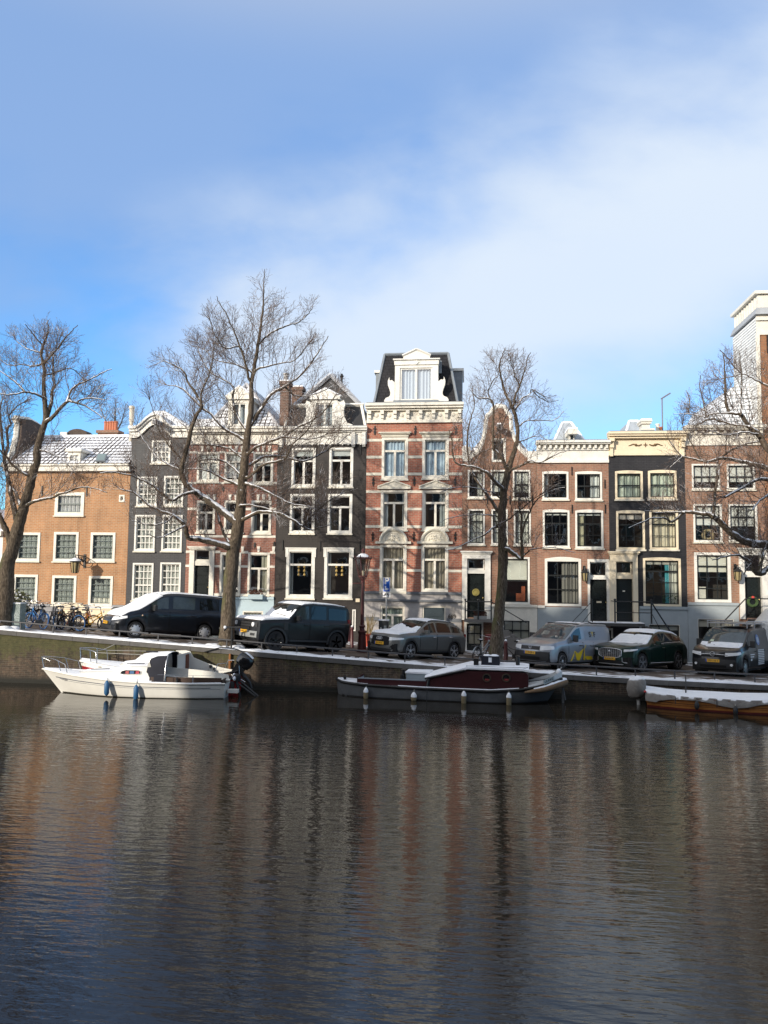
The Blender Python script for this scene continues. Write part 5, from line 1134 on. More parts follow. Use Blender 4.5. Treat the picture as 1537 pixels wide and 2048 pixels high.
# ---- the bank behind the camera: a row of tall houses that shades the low parts of the view
def near_row():
 rr=random.Random(11);x=-64.4;i=0
 while x<30:
  wd=5.2+rr.random()*1.5;hgt=NEARH(x+wd/2)+rr.uniform(-1.2,1.2);y0=-46.0
  if x<NEAR0:x+=wd;i+=1;continue
  mt=[BRN,RED,BLK8,BRN9,OCHRE][i%5];word=['brown','red','black','light brown','ochre'][i%5]
  t=Th('canal_house','tall narrow house on the near bank, behind the viewer','house',(x+wd/2,y0,2.3),'houses on the near bank behind the camera')
  mb=MB();mb.box(x,x+wd-.01,y0-9,y0,2.0,hgt);t.part(mb,'wall',mt)
  mb=MB();mb.add([(x,y0-9,hgt+.01),(x+wd,y0-9,hgt+.01),(x+wd,y0,hgt+.01),(x,y0,hgt+.01),(x+wd/2,y0-8,hgt+2.4),(x+wd/2,y0-1,hgt+2.4)],[(3,2,5),(2,1,4,5),(1,0,4),(0,3,5,4)]);t.part(mb,'roof',SLATE)
  mb=MB();mb.box(x,x+wd-.01,y0,y0+.3,hgt-.8,hgt+.1);t.part(mb,'cornice',WHITE)
  for f in range(4):
   for c in range(3):
    X=x+wd*(c+.5)/3;Z=4.0+f*(hgt-5)/4;mb=MB();mb.box(X-.55,X+.55,y0,y0+.05,Z,Z+1.9);w_=t.part(mb,'window',WHITE);mb=MB();mb.box(X-.43,X+.43,y0+.04,y0+.06,Z+.12,Z+1.78);t.part(mb,'pane',paint('dark_glass',(.02,.025,.03),.05),w_)
  x+=wd;i+=1
NEAR0=-66
def NEARH(x):return 21.0 if x>-34.8 else 11.0
near_row()
# ------------------------------------------------------------------ bare trees: traced limbs, twigs grown towards points spread through the crown
def spline(P,n=5):
 P=[np.array(p,float)for p in P]
 if len(P)<3:return[P[0]+(P[1]-P[0])*t for t in np.linspace(0,1,n+1)]
 Q=[2*P[0]-P[1]]+P+[2*P[-1]-P[-2]];out=[]
 for i in range(1,len(Q)-2):
  a,b,c,d=Q[i-1:i+3]
  for k in range(n):
   t=k/n;out.append(.5*((2*b)+(c-a)*t+(2*a-5*b+4*c-d)*t*t+(3*b-a-3*c+d)*t**3))
 out.append(P[-1]);return out
def inpoly(x,y,poly):
 c=np.zeros(len(x),bool);n=len(poly)
 for i in range(n):
  (x1,y1),(x2,y2)=poly[i],poly[(i+1)%n]
  t=((y1>y)!=(y2>y))&(x<(x2-x1)*(y-y1)/((y2-y1)or 1e-9)+x1);c^=t
 return c
def proj(p):
 v=np.asarray(p)-CAMP;z=v@fw;return 768.5+FPX*(v@rt)/z,1024-FPX*(v@up)/z
def shoots(limbs,poly,rg,tip,dens=1.0):
 """side shoots of three orders along the traced limbs; each order is finer, straighter and turns upward"""
 segs=[];px=np.array([p[0]for p in poly],float);py=np.array([p[1]for p in poly],float);pl=list(zip(px,py))
 def inside(p):a,b=proj(p);return bool(inpoly(np.array([a]),np.array([b]),pl)[0])
 def shoot(p,d,ln,r0,order,upb):
  n=max(2,int(ln/(.20 if order<3 else .14)));st=ln/n;q=np.array(p);d=d/np.linalg.norm(d);pts=[q.copy()];ds=[d]
  for k in range(n):
   d=d+np.array([0,0,upb*(.22 if order<3 else .12)])+rg.normal(0,.10 if order==1 else .085,3);d/=np.linalg.norm(d);q=q+d*st;pts.append(q.copy());ds.append(d)
  if order==1 and not inside(pts[-1]):
   if not inside(pts[len(pts)//2]):return
   pts=pts[:len(pts)//2+1];n=len(pts)-1
  for k in range(n):segs.append((pts[k],pts[k+1],max(tip*.6,r0*(1-.75*k/n)),max(tip*.55,r0*(1-.75*(k+1)/n))))
  if order==3:return
  gap=.115 if order==1 else .125;s_=gap*(.7+rg.random());sg=1
  while s_<ln*n*st/ln*.98:
   k=min(n-1,int(s_/st));f=s_/st-k;b=pts[k]+(pts[k+1]-pts[k])*min(1,f);dd=ds[k];t=np.cross(dd,rg.normal(0,1,3));t/=np.linalg.norm(t)+1e-9
   if order==1 and rg.random()<.5:t=np.cross(dd,np.array([0,-1,.15]))*sg;t/=np.linalg.norm(t)+1e-9
   a=R(rg.uniform(28,52));rest=1-s_/(n*st);l2=(rg.uniform(.32,.75)if order==1 else rg.uniform(.12,.32))*(.45+.75*rest)*min(1.25,ln/1.0)**.5
   shoot(b,dd*math.cos(a)+t*math.sin(a),l2,max(tip*.85,r0*.5),order+1,upb);s_+=gap*(.6+.8*rg.random());sg=-sg
 for S,rS,up_ in limbs:
  S=np.array(S);sl=np.linalg.norm(np.diff(S,axis=0),axis=1);cum=np.concatenate([[0],np.cumsum(sl)]);T=cum[-1];u=T*(.16 if T>1.5 else .05)
  while u<T:
   k=min(len(sl)-1,int(np.searchsorted(cum,u)-1));k=max(k,0);f=(u-cum[k])/sl[k];b=S[k]+(S[k+1]-S[k])*f;dd=(S[k+1]-S[k])/sl[k];rr_=rS[k];t=np.cross(dd,rg.normal(0,1,3));t/=np.linalg.norm(t)+1e-9
   if t[2]<-.2 and rg.random()<.75:t=-t
   a=R(rg.uniform(38,68));rest=1-u/T
   shoot(b,dd*math.cos(a)+t*math.sin(a),rg.uniform(.7,1.75)*(.6+.75*rest)*min(1.3,.6+T/5),min(rr_*.45,tip*2.3),1,up_);u+=(.085+.10*rg.random())/dens
  d=S[-1]-S[-2];d/=np.linalg.norm(d)
  for _ in range(8):shoot(S[-1],d+rg.normal(0,.38,3),rg.uniform(.4,1.0),tip*1.6,1,up_)
 return segs
def tree(name,label,base,trunk,limbs,poly,Y0,dens,seed,tip=.0062):
 rg=np.random.default_rng(seed);rr=random.Random(seed)
 bx=onY(*base,Y0);t=Th(name,label,'tree',(bx[0],Y0,zs(bx[0],Y0)))
 grown=[]
 def limb(pts,r0,r1,d1,nm,d0=0.0,flare=False,rs=None):
  L=len(pts);W_=[];Rr=[]
  for i,(px,py)in enumerate(pts):
   q=i/(L-1);p=onY(px,py,Y0+d0+(d1-d0)*q);dist=np.linalg.norm(p-CAMP)/FPX
   W_.append(p);Rr.append((rs[i]if rs else r0+(r1-r0)*q**.8)*dist)
  S=spline(W_,4);rS=list(np.interp(np.linspace(0,L-1,len(S)),range(L),Rr));S=[s_+rg.normal(0,.010,3)*(0<i<len(S)-1)for i,s_ in enumerate(S)]
  if not flare:rS[0]*=1.05
  mb=MB();mb.tube(S,[max(r_,.009)*(1+.07*rr.uniform(-1,1))for r_ in rS],10 if max(rS)>.1 else 7);t.part(mb,nm,MBARK,None,70)
  if flare:n_=int(len(S)*.62);grown.append((S[n_:],rS[n_:],.25))
  else:grown.append((S,rS,.5))
  return S
 tp=trunk[0];b0=onY(*tp[0],Y0);gz=zs(b0[0],Y0)
 limb(tp,0,0,trunk[2]if len(trunk)>2 else 0,'trunk',flare=True,rs=trunk[1])
 for lm in limbs:limb(lm[0],lm[1],lm[2],lm[3],'limb',lm[4]if len(lm)>4 else 0.0)
 sg=shoots(grown,poly,rg,tip,dens)
 a0=[q[0]for q in sg];a1=[q[1]for q in sg];ra=[q[2]for q in sg];rb=[q[3]for q in sg]
 a0=np.array(a0);a1=np.array(a1);ra=np.array(ra);rb=np.array(rb);m_=len(a0)
 d=a1-a0;d/=np.linalg.norm(d,axis=1)[:,None]+1e-9;u=np.cross(d,np.array([.13,.07,.99]));u/=np.linalg.norm(u,axis=1)[:,None]+1e-9;v=np.cross(d,u)
 V=np.zeros((m_,6,3))
 for k in range(3):
  a=2*math.pi*k/3+math.pi/2;o_=u*math.cos(a)+v*math.sin(a);V[:,k]=a0+o_*ra[:,None];V[:,3+k]=a1+o_*rb[:,None]
 V=V.reshape(-1,3)-t.loc;F_=np.array([[0,1,4,3],[1,2,5,4],[2,0,3,5]]);F_=(F_[None]+6*np.arange(m_)[:,None,None]).reshape(-1,4)
 me=bpy.data.meshes.new('crown');me.vertices.add(len(V));me.vertices.foreach_set('co',V.ravel());me.loops.add(F_.size);me.loops.foreach_set('vertex_index',F_.ravel().astype(np.int32))
 me.polygons.add(len(F_));me.polygons.foreach_set('loop_start',np.arange(0,F_.size,4,dtype=np.int32));me.polygons.foreach_set('use_smooth',np.ones(len(F_),bool));me.update(calc_edges=True);me.validate()
 me.materials.append(MTWIG);o=bpy.data.objects.new('crown',me);COL.objects.link(o);o.parent=t.o
    # trodden snow and roots at the foot
 return t
TY=-8.75
T2=tree('bare_tree','largest bare tree, thick grey trunk between the dark van and the black off-road car',(452,1290),([(452,1302),(454,1278),(458,1201),(466.6,1113),(474,1070),(481,1026),(484,982),(488.6,938),(493,894),(496,865),(503,813),(503,769),(510.6,725),(518,684),(523.7,637),(526.7,608),(528,573),(529.6,538)],[20,16,13,12.4,11.6,10.6,9.4,8.2,7.2,6.2,5.2,4,3.4,2.8,2.1,1.6,1,.5]),[([(464,1098),(455,1093),(425.7,1084),(390.5,1077),(376,1075),(370,1052),(346.6,1031),(320,1021),(297,1009),(268,985),(240,978)],8,1,-1.6),([(478,1048),(463.7,1037),(440,1018),(414,999),(387.6,982),(370,964),(362.7,941),(367,920),(376,888),(384.7,853),(393.5,830),(403.7,813),(396,792),(376,763),(367,742),(349.5,731),(329,722)],9,.8,-1.0),([(403.7,813),(403.7,783),(417,754),(425,725),(428,690)],2.2,.7,-1.0,-.7),([(391,985),(381.7,985),(358,993),(340.8,1001),(308.6,973),(273,955),(250,948),(222,944),(200,946)],4,.9,-2.2,-.5),([(362.7,941),(338,929),(314,914),(294,888),(273,856)],2.2,.7,.8,-.4),([(367,920),(350,905),(335,885),(318,860),(310,830),(300,800)],2.0,.6,-1.2,-.4),([(370,1052),(350,1062),(320,1075),(290,1068)],2.5,.7,-2.4,-1.0),([(346,1031),(330,1045),(300,1050),(262,1040)],2.0,.6,-2,-1.1),([(482,972),(478,970),(437,952),(408,939),(373,938)],3.6,1.2,.9),([(487,952),(481,949),(455,926),(431,919),(402,920),(376,926)],3,.8,1.6),([(490,916),(481,914),(461,897),(417,888),(408,873),(398,850)],3,.8,1.2),([(497,884),(484,877),(446,854),(425,830),(404,815),(385,795),(360,775),(335,770)],4,.8,1.4),([(496,860),(490,856),(472,827),(466,798),(468,777),(455,763),(425,748),(405,720),(395,690)],3.4,.7,1.0),([(494,908),(499,905),(519,891),(566,873),(592,857),(630,839),(655,815),(672,790)],4,.8,-1.2),([(566,873),(600,877),(625,878),(650,870)],2,.8,-1.4,-.6),([(490,932),(502,929),(531,913),(572,914),(607,922),(636,911),(674,888),(700,868)],4.4,.8,1.0),([(489,956),(502,952),(528,929),(560,922),(573,914),(587,888),(616,859),(630,835)],3.6,.8,-1.9),([(488,966),(502,970),(531,982),(557,996),(584,1008),(607,1011),(640,1020)],4,.9,-1.2),([(482,1040),(490,1037),(513,1026),(543,1024),(566,1029),(592,1043),(606,1052),(619,1037),(633,1023),(660,1001),(690,985)],4.6,.8,-1.8),([(606,1052),(622,1060),(640,1055),(662,1050)],2.2,.7,-2.2,-1.0),([(463,1094),(461,1087),(452,1075),(437,1031),(432,1005)],4.5,1.6,.9),([(483,1022),(478,1014),(490,1010),(513,1012),(543,1020)],4,1,-.6),([(501,850),(507,842),(525,813),(546,786),(572,772),(601,751),(619,731),(639,701),(657,672)],5,.8,.9),([(572,775),(589,790),(610,792),(640,785),(670,770)],2,.7,1.5,.5),([(503,762),(513,740),(531,734),(557,728),(590,720),(615,690)],2.8,.7,-1.2),([(518,688),(521,684),(543,666),(572,652),(595,646),(610,634),(625,618)],2.6,.7,.9),([(503,765),(497,754),(493,731),(481,696),(472,693),(449,696),(431,672),(420,640)],3.2,.7,-.9),([(481,696),(470,666),(455,631),(440,608),(434,592)],2,.6,-.9,-.5),([(506,745),(494,737),(467,728),(431,719),(410,700)],2,.6,1.2)],[(265,850),(262,745),(290,720),(330,690),(370,660),(410,605),(440,588),(480,620),(500,565),(530,533),(560,575),(600,595),(632,588),(622,650),(650,672),(672,680),(660,740),(695,760),(702,830),(725,872),(705,965),(662,1062),(600,1080),(540,1060),(440,1040),(380,1105),(300,1060),(225,985),(205,930),(245,890)],TY,.72,3)
T1=tree('bare_tree','tall bare tree leaning right beside the green utility box, mossy at its foot',(2,1262),([(-4,1264),(3,1240),(10.5,1199),(16,1128),(24.6,1102),(35,1058),(47.5,1019),(56,988),(65,953),(74,917),(75,899),(86,857),(92,836),(89.7,798),(88,769),(89.7,742),(86,725),(83,704),(86,691),(92,679),(96.4,662),(96.4,640)],[24,18,15,12.8,12,10.6,9.3,8.4,7.6,7,6.6,5.8,5,4.2,3.5,3,2.7,2.2,1.9,1.6,1.2,.6]),[([(90,842),(101,815),(105,781),(110,772),(106.6,748),(107.4,721),(108,708),(115,690)],4,.9,.8),([(90,846),(105,835),(118,820),(134,804),(144,803),(154,806),(169,811),(186,821),(205,835)],4.2,.8,-.8),([(134,804),(140,786),(152,772),(169,764),(189,755),(211,742),(224,738)],2.4,.7,.5,-.4),([(154,806),(164,799),(186,796),(210,800)],1.8,.7,-1.4,-.6),([(86,729),(95,720),(108,706),(118,693),(132,674),(145,661),(156,650)],2.4,.6,-.7),([(89,798),(84,794),(68,787),(51,784),(34,787),(10,789),(-20,780)],2.8,.8,-.9),([(51,784),(32,765),(12,750),(-8,735)],1.8,.6,-.2,-.5),([(86,727),(68,732),(44,729),(17,730),(-4,715)],1.6,.6,.8),([(89,752),(95,750),(118,743),(135,737),(149,740),(165,755)],2,.6,1),([(83,704),(70,702),(50,695),(32,680)],1.5,.6,.5),([(86,692),(76,680),(60,660),(50,648)],1.4,.6,-.6),([(48,1016),(53,1012),(67,1004),(84,999),(102,996),(119,989),(140,982),(158,976),(176,975),(193,978),(215,985)],3.6,.8,-1.0),([(38,1052),(35,1046),(26,1005),(19,970),(16,953),(12,935),(7,904),(3,857),(0,823),(5,800)],6,1.2,.7),([(47,1018),(40,1009),(30,983),(17,968),(14,950)],4,2,.5),([(22,1085),(19,1075),(9,1053),(0,1032),(-22,1000),(-40,940),(-50,880)],7,2,-.6),([(11,910),(16,891),(15,857),(22,848),(19,831),(32,815),(45,806)],3,.8,.9,.6),([(63,957),(53,949),(26,930),(10,910),(-8,890)],3.6,1,-.8),([(78,900),(100,905),(125,918),(150,945)],1.8,.6,-1)],[(0,660),(30,640),(60,648),(96,630),(130,648),(158,652),(170,690),(178,722),(195,735),(228,738),(230,772),(215,825),(190,862),(160,900),(230,960),(190,1012),(120,1040),(40,1040),(-60,1000),(-90,800),(-40,700)],TY,.75,5)
T3=tree('bare_tree','slender bare tree with a greenish trunk in front of the bell gable house',(994,1335),([(990,1338),(994,1281),(998,1235),(1004,1180),(1007,1126),(1006,1097),(1005,1062),(1004,1025),(1008,998),(1008,981),(1015,954),(1018,936),(1024,918),(1032,894),(1036,868),(1033,839),(1027,821),(1018,799),(1010,781),(1004,759),(999,735),(1005,712),(1011,695)],[15,13,11.5,10.5,10,9.5,8.8,8.4,8,7.6,7,6.4,5,4.5,4,3.6,3.4,2.8,2.3,2,1.6,1.1,.6]),[([(1017,938),(1012,934),(1007,921),(993,903),(987,894),(987,854),(986,808),(975,796),(958,797),(945,785)],4.4,.9,-.8),([(986,808),(977,785),(986,763),(997,748),(990,725)],1.6,.6,-.3,-.6),([(1009,926),(1007,921),(1004,890),(1002,861),(1011,836),(1018,820)],2.8,.8,.9),([(1028,824),(1030,819),(1038,808),(1044,797),(1060,788),(1065,779),(1085,790)],3,.8,.7),([(1026,818),(1028,810),(1032,788),(1040,772),(1031,754),(1027,739)],3,.7,-.7),([(1040,770),(1049,745),(1056,715),(1062,705)],1.5,.6,-.8,-.5),([(1065,779),(1080,795),(1100,803),(1118,800)],1.2,.6,1,.7),([(1008,982),(1006,978),(991,963),(977,947),(958,938),(942,932),(915,927),(906,910),(904,881),(898,860)],4.8,.9,-.9),([(1003,1032),(1000,1027),(987,1007),(969,982),(951,956),(940,932),(936,899),(936,863),(942,836),(949,810),(945,780)],4.4,.8,.8),([(942,932),(962,905),(985,897)],1.6,1,.2,.6),([(1018,944),(1024,940),(1051,927),(1064,921),(1079,925),(1115,908),(1140,900)],3.2,.7,-.9),([(1035,855),(1055,841),(1079,841),(1111,839),(1128,822)],1.6,.6,.9),([(1033,885),(1050,880),(1075,872),(1098,880)],1.4,.6,-.8),([(1004,1056),(993,1051),(1016,1040),(1038,1022),(1060,1004),(1080,990)],2.4,.7,-1.2),([(1000,1054),(986,1055),(969,1069),(938,1084),(911,1097),(890,1100)],2.4,.7,-1.2),([(1001,1034),(984,1031),(951,1029),(904,1035),(880,1045)],1.6,.6,-.7),([(1005,1000),(985,985),(945,975),(905,975),(880,985)],1.6,.6,-1.4),([(1006,1100),(1011,1098),(1024,1104),(1038,1115),(1045,1116),(1044,1089),(1043,1062),(1044,1035),(1040,1015)],5.5,1.6,-.9),([(1043,1075),(1046,1060),(1057,1029),(1069,1007),(1080,996),(1106,980),(1130,975)],2.4,.7,-1.2,-.7),([(1045,1114),(1055,1105),(1069,1098),(1115,1096),(1150,1105)],1.7,.6,-1.2,-.9)],[(880,910),(905,865),(930,790),(945,742),(970,702),(1010,690),(1060,705),(1075,760),(1105,790),(1128,822),(1125,852),(1108,890),(1122,960),(1125,1100),(1085,1160),(1045,1150),(1010,1085),(940,1090),(885,1060),(878,970)],TY,.66,7,tip=.0056)
T4=tree('bare_tree','bare tree whose snowy limbs reach in from the right edge',(1602,1372),([(1602,1376),(1604,1330),(1606,1240),(1608,1130),(1604,1000),(1596,900),(1590,800),(1582,700),(1576,620)],[18,15,14,13,11,8,6,3,1]),[([(1604,985),(1570,930),(1537,900),(1518,869),(1503,857),(1489,840),(1482,828),(1461,826),(1454,813),(1451,785),(1450,756),(1450,728),(1446,705)],7,.7,-.9),([(1482,830),(1484,785),(1482,728),(1478,700)],1.7,.6,0,-.6),([(1461,826),(1440,826),(1423,828),(1412,835),(1399,831),(1376,828),(1348,828)],2,.6,-.2,-.6),([(1500,855),(1496,852),(1468,850),(1440,841),(1419,838),(1404,846),(1393,850),(1396,862),(1419,868),(1440,869)],2.4,.8,.7,-.5),([(1517,869),(1503,866),(1482,864),(1470,868),(1451,869),(1420,862)],2,.8,-1.4,-.5),([(1412,835),(1408,805),(1400,775),(1402,750)],1.5,.6,0,-.3),([(1376,828),(1380,800),(1372,780)],1.2,.5,0,-.2),([(1605,1030),(1570,955),(1537,938),(1518,931),(1502,927),(1482,922),(1461,918),(1440,917),(1419,923),(1402,922),(1388,917),(1365,912),(1345,890),(1334,869)],6,.8,1.0),([(1402,922),(1390,898),(1374,869),(1366,850)],1.8,.6,.6,.7),([(1440,917),(1447,912),(1465,899),(1489,889),(1516,883),(1530,876)],2,1.4,.2,.8),([(1365,912),(1352,925),(1340,935)],1.4,.7,.6,.8),([(1608,1130),(1570,1100),(1537,1091),(1518,1088),(1496,1084),(1472,1073),(1454,1057),(1438,1042),(1421,1030),(1404,1027),(1388,1025),(1369,1025),(1345,1043),(1328,1036),(1300,1038),(1258,1056)],10,.9,-1.5),([(1369,1025),(1348,1024),(1320,1025),(1290,1022)],2,.7,-1.4,-1.2),([(1424,1032),(1426,1028),(1429,1006),(1431,978),(1437,950),(1439,938),(1436,920)],3.4,1.4,-.8,-1.1),([(1603,1010),(1560,965),(1537,960),(1518,958),(1500,967),(1482,977),(1451,994)],4.5,2.2,-1.8),([(1604,1030),(1560,975),(1537,989),(1516,1006),(1505,1020)],3.5,1.4,-1.2),([(1608,1180),(1570,1130),(1537,1136),(1525,1147),(1512,1145),(1503,1126),(1489,1117),(1475,1110),(1447,1115),(1425,1120)],7,.9,-1.0),([(1520,1146),(1524,1120),(1530,1095),(1537,1080)],3,1.5,-.4,-.8),([(1503,1126),(1495,1135),(1488,1150)],2,.8,-1,-.8),([(1591,810),(1560,785),(1537,772),(1518,763),(1503,755),(1487,748),(1468,752),(1440,758)],3,.7,.8),([(1487,748),(1470,735),(1455,715),(1440,700)],1.4,.6,.6,.7)],[(1342,832),(1362,790),(1398,760),(1410,738),(1440,698),(1480,690),(1537,680),(1640,640),(1700,900),(1660,1100),(1530,1170),(1440,1120),(1300,1060),(1250,1060),(1290,1005),(1330,960),(1330,900)],TY,.68,9)
TB=tree('bare_tree','faint bare tree behind the ochre house roof and chimney pots',(228,1000),([(228,1000),(229,900),(230,850),(231,810)],[4,3,2,.6]),[([(229,880),(215,850),(205,825),(198,805)],1.8,.6,.5),([(229,870),(243,845),(250,820)],1.8,.6,-.5)],[(185,850),(192,815),(215,795),(240,790),(262,815),(270,850),(255,880),(200,880)],14.0,.8,13,tip=.007)
# ------------------------------------------------------------------ parked cars (all stand nose to the canal at about 48 degrees)
TYRE=paint('tyre_rubber',(.014,.014,.015),.85,.2)
PLAST=paint('black_plastic',(.022,.023,.025),.55,.15)
CHROME=paint('chrome',(.66,.67,.69),.2,.05,metal=.55)
ALLOY=paint('alloy',(.58,.59,.61),.35,.1,metal=.3)
CGLASS=paint('car_glass',(.008,.011,.012),.03,.2,spec=.5)
VGLASS=paint('tinted_glass',(.045,.060,.060),.04,.45,spec=.6)
LAMPG=paint('headlamp_glass',(.78,.80,.82),.08,.12,spec=.8)
PLATEY=paint('plate_yellow',(.80,.43,.03),.4,.03)
PLATEB=paint('plate_blue',(.02,.07,.32),.4)
INK=paint('plate_ink',(.02,.018,.015),.5)
UNDER=paint('car_underside',(.006,.006,.007),.9)
class Car:
 def __init__(s,name,label,contact,theta,spec):
  s.p=spec;c=spec;s.L,s.W=c['L'],c['W'];th=R(theta);u=np.array([math.cos(th),math.sin(th),0]);v=np.array([-math.sin(th),math.cos(th),0])
  z=1.2
  for _ in range(30):
   P=onZ(*contact,z);z=zs(P[0],P[1])
  s.fo,s.wb=c['fo'],c['wb'];s.ytw=s.W/2-.12
  O=P-u*s.fo+v*s.ytw
  def g(a,b):q=O+u*a+v*b;return zs(q[0],q[1])
  zf=(g(s.fo,-s.ytw)+g(s.fo,s.ytw))/2;zr=(g(s.fo+s.wb,-s.ytw)+g(s.fo+s.wb,s.ytw))/2
  X=u.copy();X[2]=(zr-zf)/s.wb;X/=np.linalg.norm(X);Y=v.copy();Y[2]=(g(s.fo+s.wb/2,s.ytw)-g(s.fo+s.wb/2,-s.ytw))/(2*s.ytw);Y-=X*(Y@X);Y/=np.linalg.norm(Y);Z=np.cross(X,Y)
  oz=zf-X[2]*s.fo;s.root=thing(name,label,spec['cat'],(0,0,0))
  s.root.matrix_world=Matrix(((X[0],Y[0],Z[0],O[0]),(X[1],Y[1],Z[1],O[1]),(X[2],Y[2],Z[2],oz),(0,0,0,1)))
 def ip(s,k,x):a=s.p[k];return float(np.interp(x,[q[0]for q in a],[q[1]for q in a]))
 def xoff(s,x,y,z,hw):
  L=s.L;r=min(1,abs(y)/max(hw,.1));o=0
  if x<.7:o+=(s.p.get('bow',.16)*r**3+s.ip('lean',z))*(1-x/.7)**1.3
  if x>L-.6:o-=(.10*r**3)*((x-L+.6)/.6)
  xw=s.p['xw']
  if z>s.ip('belt',x)+.02 and x>.7:o+=.10*r**2*max(0,1-abs(x-(xw[0]+xw[1])/2)/1.0)
  return o
 def zl(s,x):
  z=s.p['sill'];Ra=s.p['wr']+.055
  for xc in(s.fo,s.fo+s.wb):
   if abs(x-xc)<Ra:z=max(z,s.p['wr']+math.sqrt(Ra*Ra-(x-xc)**2))
  return z
 def ctrl(s,x):
  hw=s.W/2*s.ip('hwf',x);zt=s.ip('top',x);zb=min(s.ip('belt',x),zt-.03);g=zt-zb;zl=s.zl(x);hr=hw-.05-g*s.p['tum']
  zm=zl+(zb-zl)*.45
  return[(hw-.05,zl),(hw-.012,zl+.06),(hw,max(zm,zl+.07)),(hw-.008,zb-.06),(hw-.035,zb),(hr,zb+g*(.84 if not s.p.get('sq')else .90)),(hr-(.045 if s.p.get('sq')else .09),zb+g*(.975 if s.p.get('sq')else .955)),(hr*.55,zt-(.004 if s.p.get('sq')else .012)),(0,zt)],hw
 def S(s,x,v,side=-1,off=0.0):
  def raw(x,v):
   x=min(max(x,0),s.L);C,hw=s.ctrl(x);i=min(int(v),7);f=v-i;y=C[i][0]+(C[i+1][0]-C[i][0])*f;z=C[i][1]+(C[i+1][1]-C[i][1])*f
   return np.array([x+s.xoff(x,y,z,hw),side*y,z])
  p=raw(x,v)
  if off:
   e=.02;a=raw(x+e,v)-raw(x-e,v);vv=min(max(v,.05),7.95);b=raw(x,vv+.05)-raw(x,vv-.05);n=np.cross(a,b);n/=np.linalg.norm(n)+1e-9
   if n[2]*(v>4.5)+n[1]*side*(v<=4.5)<0:n=-n
   p=p+n*off
  return tuple(p)
 def vz(s,x,z):
  C,_=s.ctrl(x);return float(np.interp(z,[q[1]for q in C[:6]],range(6)))
 def F(s,y,z,off=0.0):
  C,hw=s.ctrl(0);return(s.xoff(0,y,z,hw)-off,y,z)
 def patch(s,name,mat,xs,vs,side=-1,off=.005,parent=None,sm=40):
  """xs: list of x; vs(x,t): v for t in 0..1"""
  P=[[s.S(x,vs(x,t),side,off)for x in xs]for t in np.linspace(0,1,6)]
  mb=MB();mb.grid(P);return mb.build(name,mat,parent or s.root,sm)
 def front(s,name,mat,y0,y1,z0,z1,off=.012,parent=None,n=8,zfun=None):
  P=[[s.F(y0+(y1-y0)*i/n,(zfun(y0+(y1-y0)*i/n,t)if zfun else z0+(z1-z0)*t),off)for i in range(n+1)]for t in np.linspace(0,1,4)]
  mb=MB();mb.grid(P);e=[[(q[0]+off+.02,q[1],q[2])for q in r_]for r_ in P]
  mb.grid([P[0],e[0]]);mb.grid([P[-1],e[-1]]);mb.grid([[r_[0]for r_ in P],[r_[0]for r_ in e]]);mb.grid([[r_[-1]for r_ in P],[r_[-1]for r_ in e]])
  return mb.build(name,mat,parent or s.root,40)
 def wrap(s,name,mat,yi,xe,z0f,z0b,h,side=-1,off=.012,hb=None):
  """headlamp running from the front round the corner: from |y| = yi to x = xe on the flank"""
  C,hw=s.ctrl(0);pts=[];n=12;tot=(hw-.03-yi)+xe;P=[[],[],[]]
  for i in range(n+1):
   d=tot*i/n;t=i/n;zc=z0f+(z0b-z0f)*t;hh=h+((hb if hb is not None else h)-h)*t
   for j,q in enumerate((0,.5,1)):
    z=zc+hh*q
    if d<hw-.03-yi:P[j].append(tuple(np.array(s.F(side*(yi+d),z,off))))
    else:x=d-(hw-.03-yi);P[j].append(s.S(x,s.vz(x,z),side,off))
  mb=MB();mb.grid(P);return mb.build(name,mat,s.root,50)
 def body(s,mat):
  L=s.L;Ra=s.p['wr']+.055;xs=set(np.linspace(0,L,62).round(3))
  for xc in(s.fo,s.fo+s.wb):xs|=set((xc+Ra*np.cos(np.linspace(0,math.pi,21))).round(3))
  xs=sorted(x for x in xs if 0<=x<=L);vs=[0,.5,1,1.5,2,2.5,3,3.35,3.7,4,4.3,4.65,5,5.3,5.7,6,6.4,7,7.5,8]
  mb=MB();rows=[[s.S(x,v,-1)for v in vs]+[s.S(x,v,1)for v in vs[::-1][1:]]for x in xs];mb.grid(rows)
  C,hw=s.ctrl(0);P=[];ts=np.linspace(-1,1,15)
  for v in vs[:13]:
   p=s.S(0,v,1);P.append([s.F(t*p[1],p[2])for t in ts])
  yy=[C[i][0]for i in(5,6,7,8)];zz=[C[i][1]for i in(5,6,7,8)]
  P.append([s.F(t*yy[0],float(np.interp(abs(t*yy[0]),yy[::-1],zz[::-1])))for t in ts]);mb.grid(P)
  Pr=[]
  for v in vs[:13]:a=s.S(L,v,-1);b=s.S(L,v,1);Pr.append([tuple(np.array(a)+(np.array(b)-np.array(a))*(t+1)/2+np.array([.10*(1-t*t),0,0]))for t in ts])
  a,b=s.S(L,8,-1),s.S(L,8,1);Pr.append([(q[0],q[1],a[2])for q in Pr[-1]]);mb.grid(Pr)
  bo=mb.build('body',mat,s.root,20 if s.p.get('sq')else 32);s.b=bo
  mb=MB();w_=s.W/2-.30;mb.box(.22,L-.2,-w_,w_,.19,s.p['sill']+.38)
  for xa,xb in((.12,s.fo-Ra),(s.fo+Ra,s.fo+s.wb-Ra),(s.fo+s.wb+Ra,L-.12)):
   if xb-xa>.05:mb.box(xa+.02,xb-.02,-s.W/2+.12,s.W/2-.12,.20,s.p['sill']+.30)
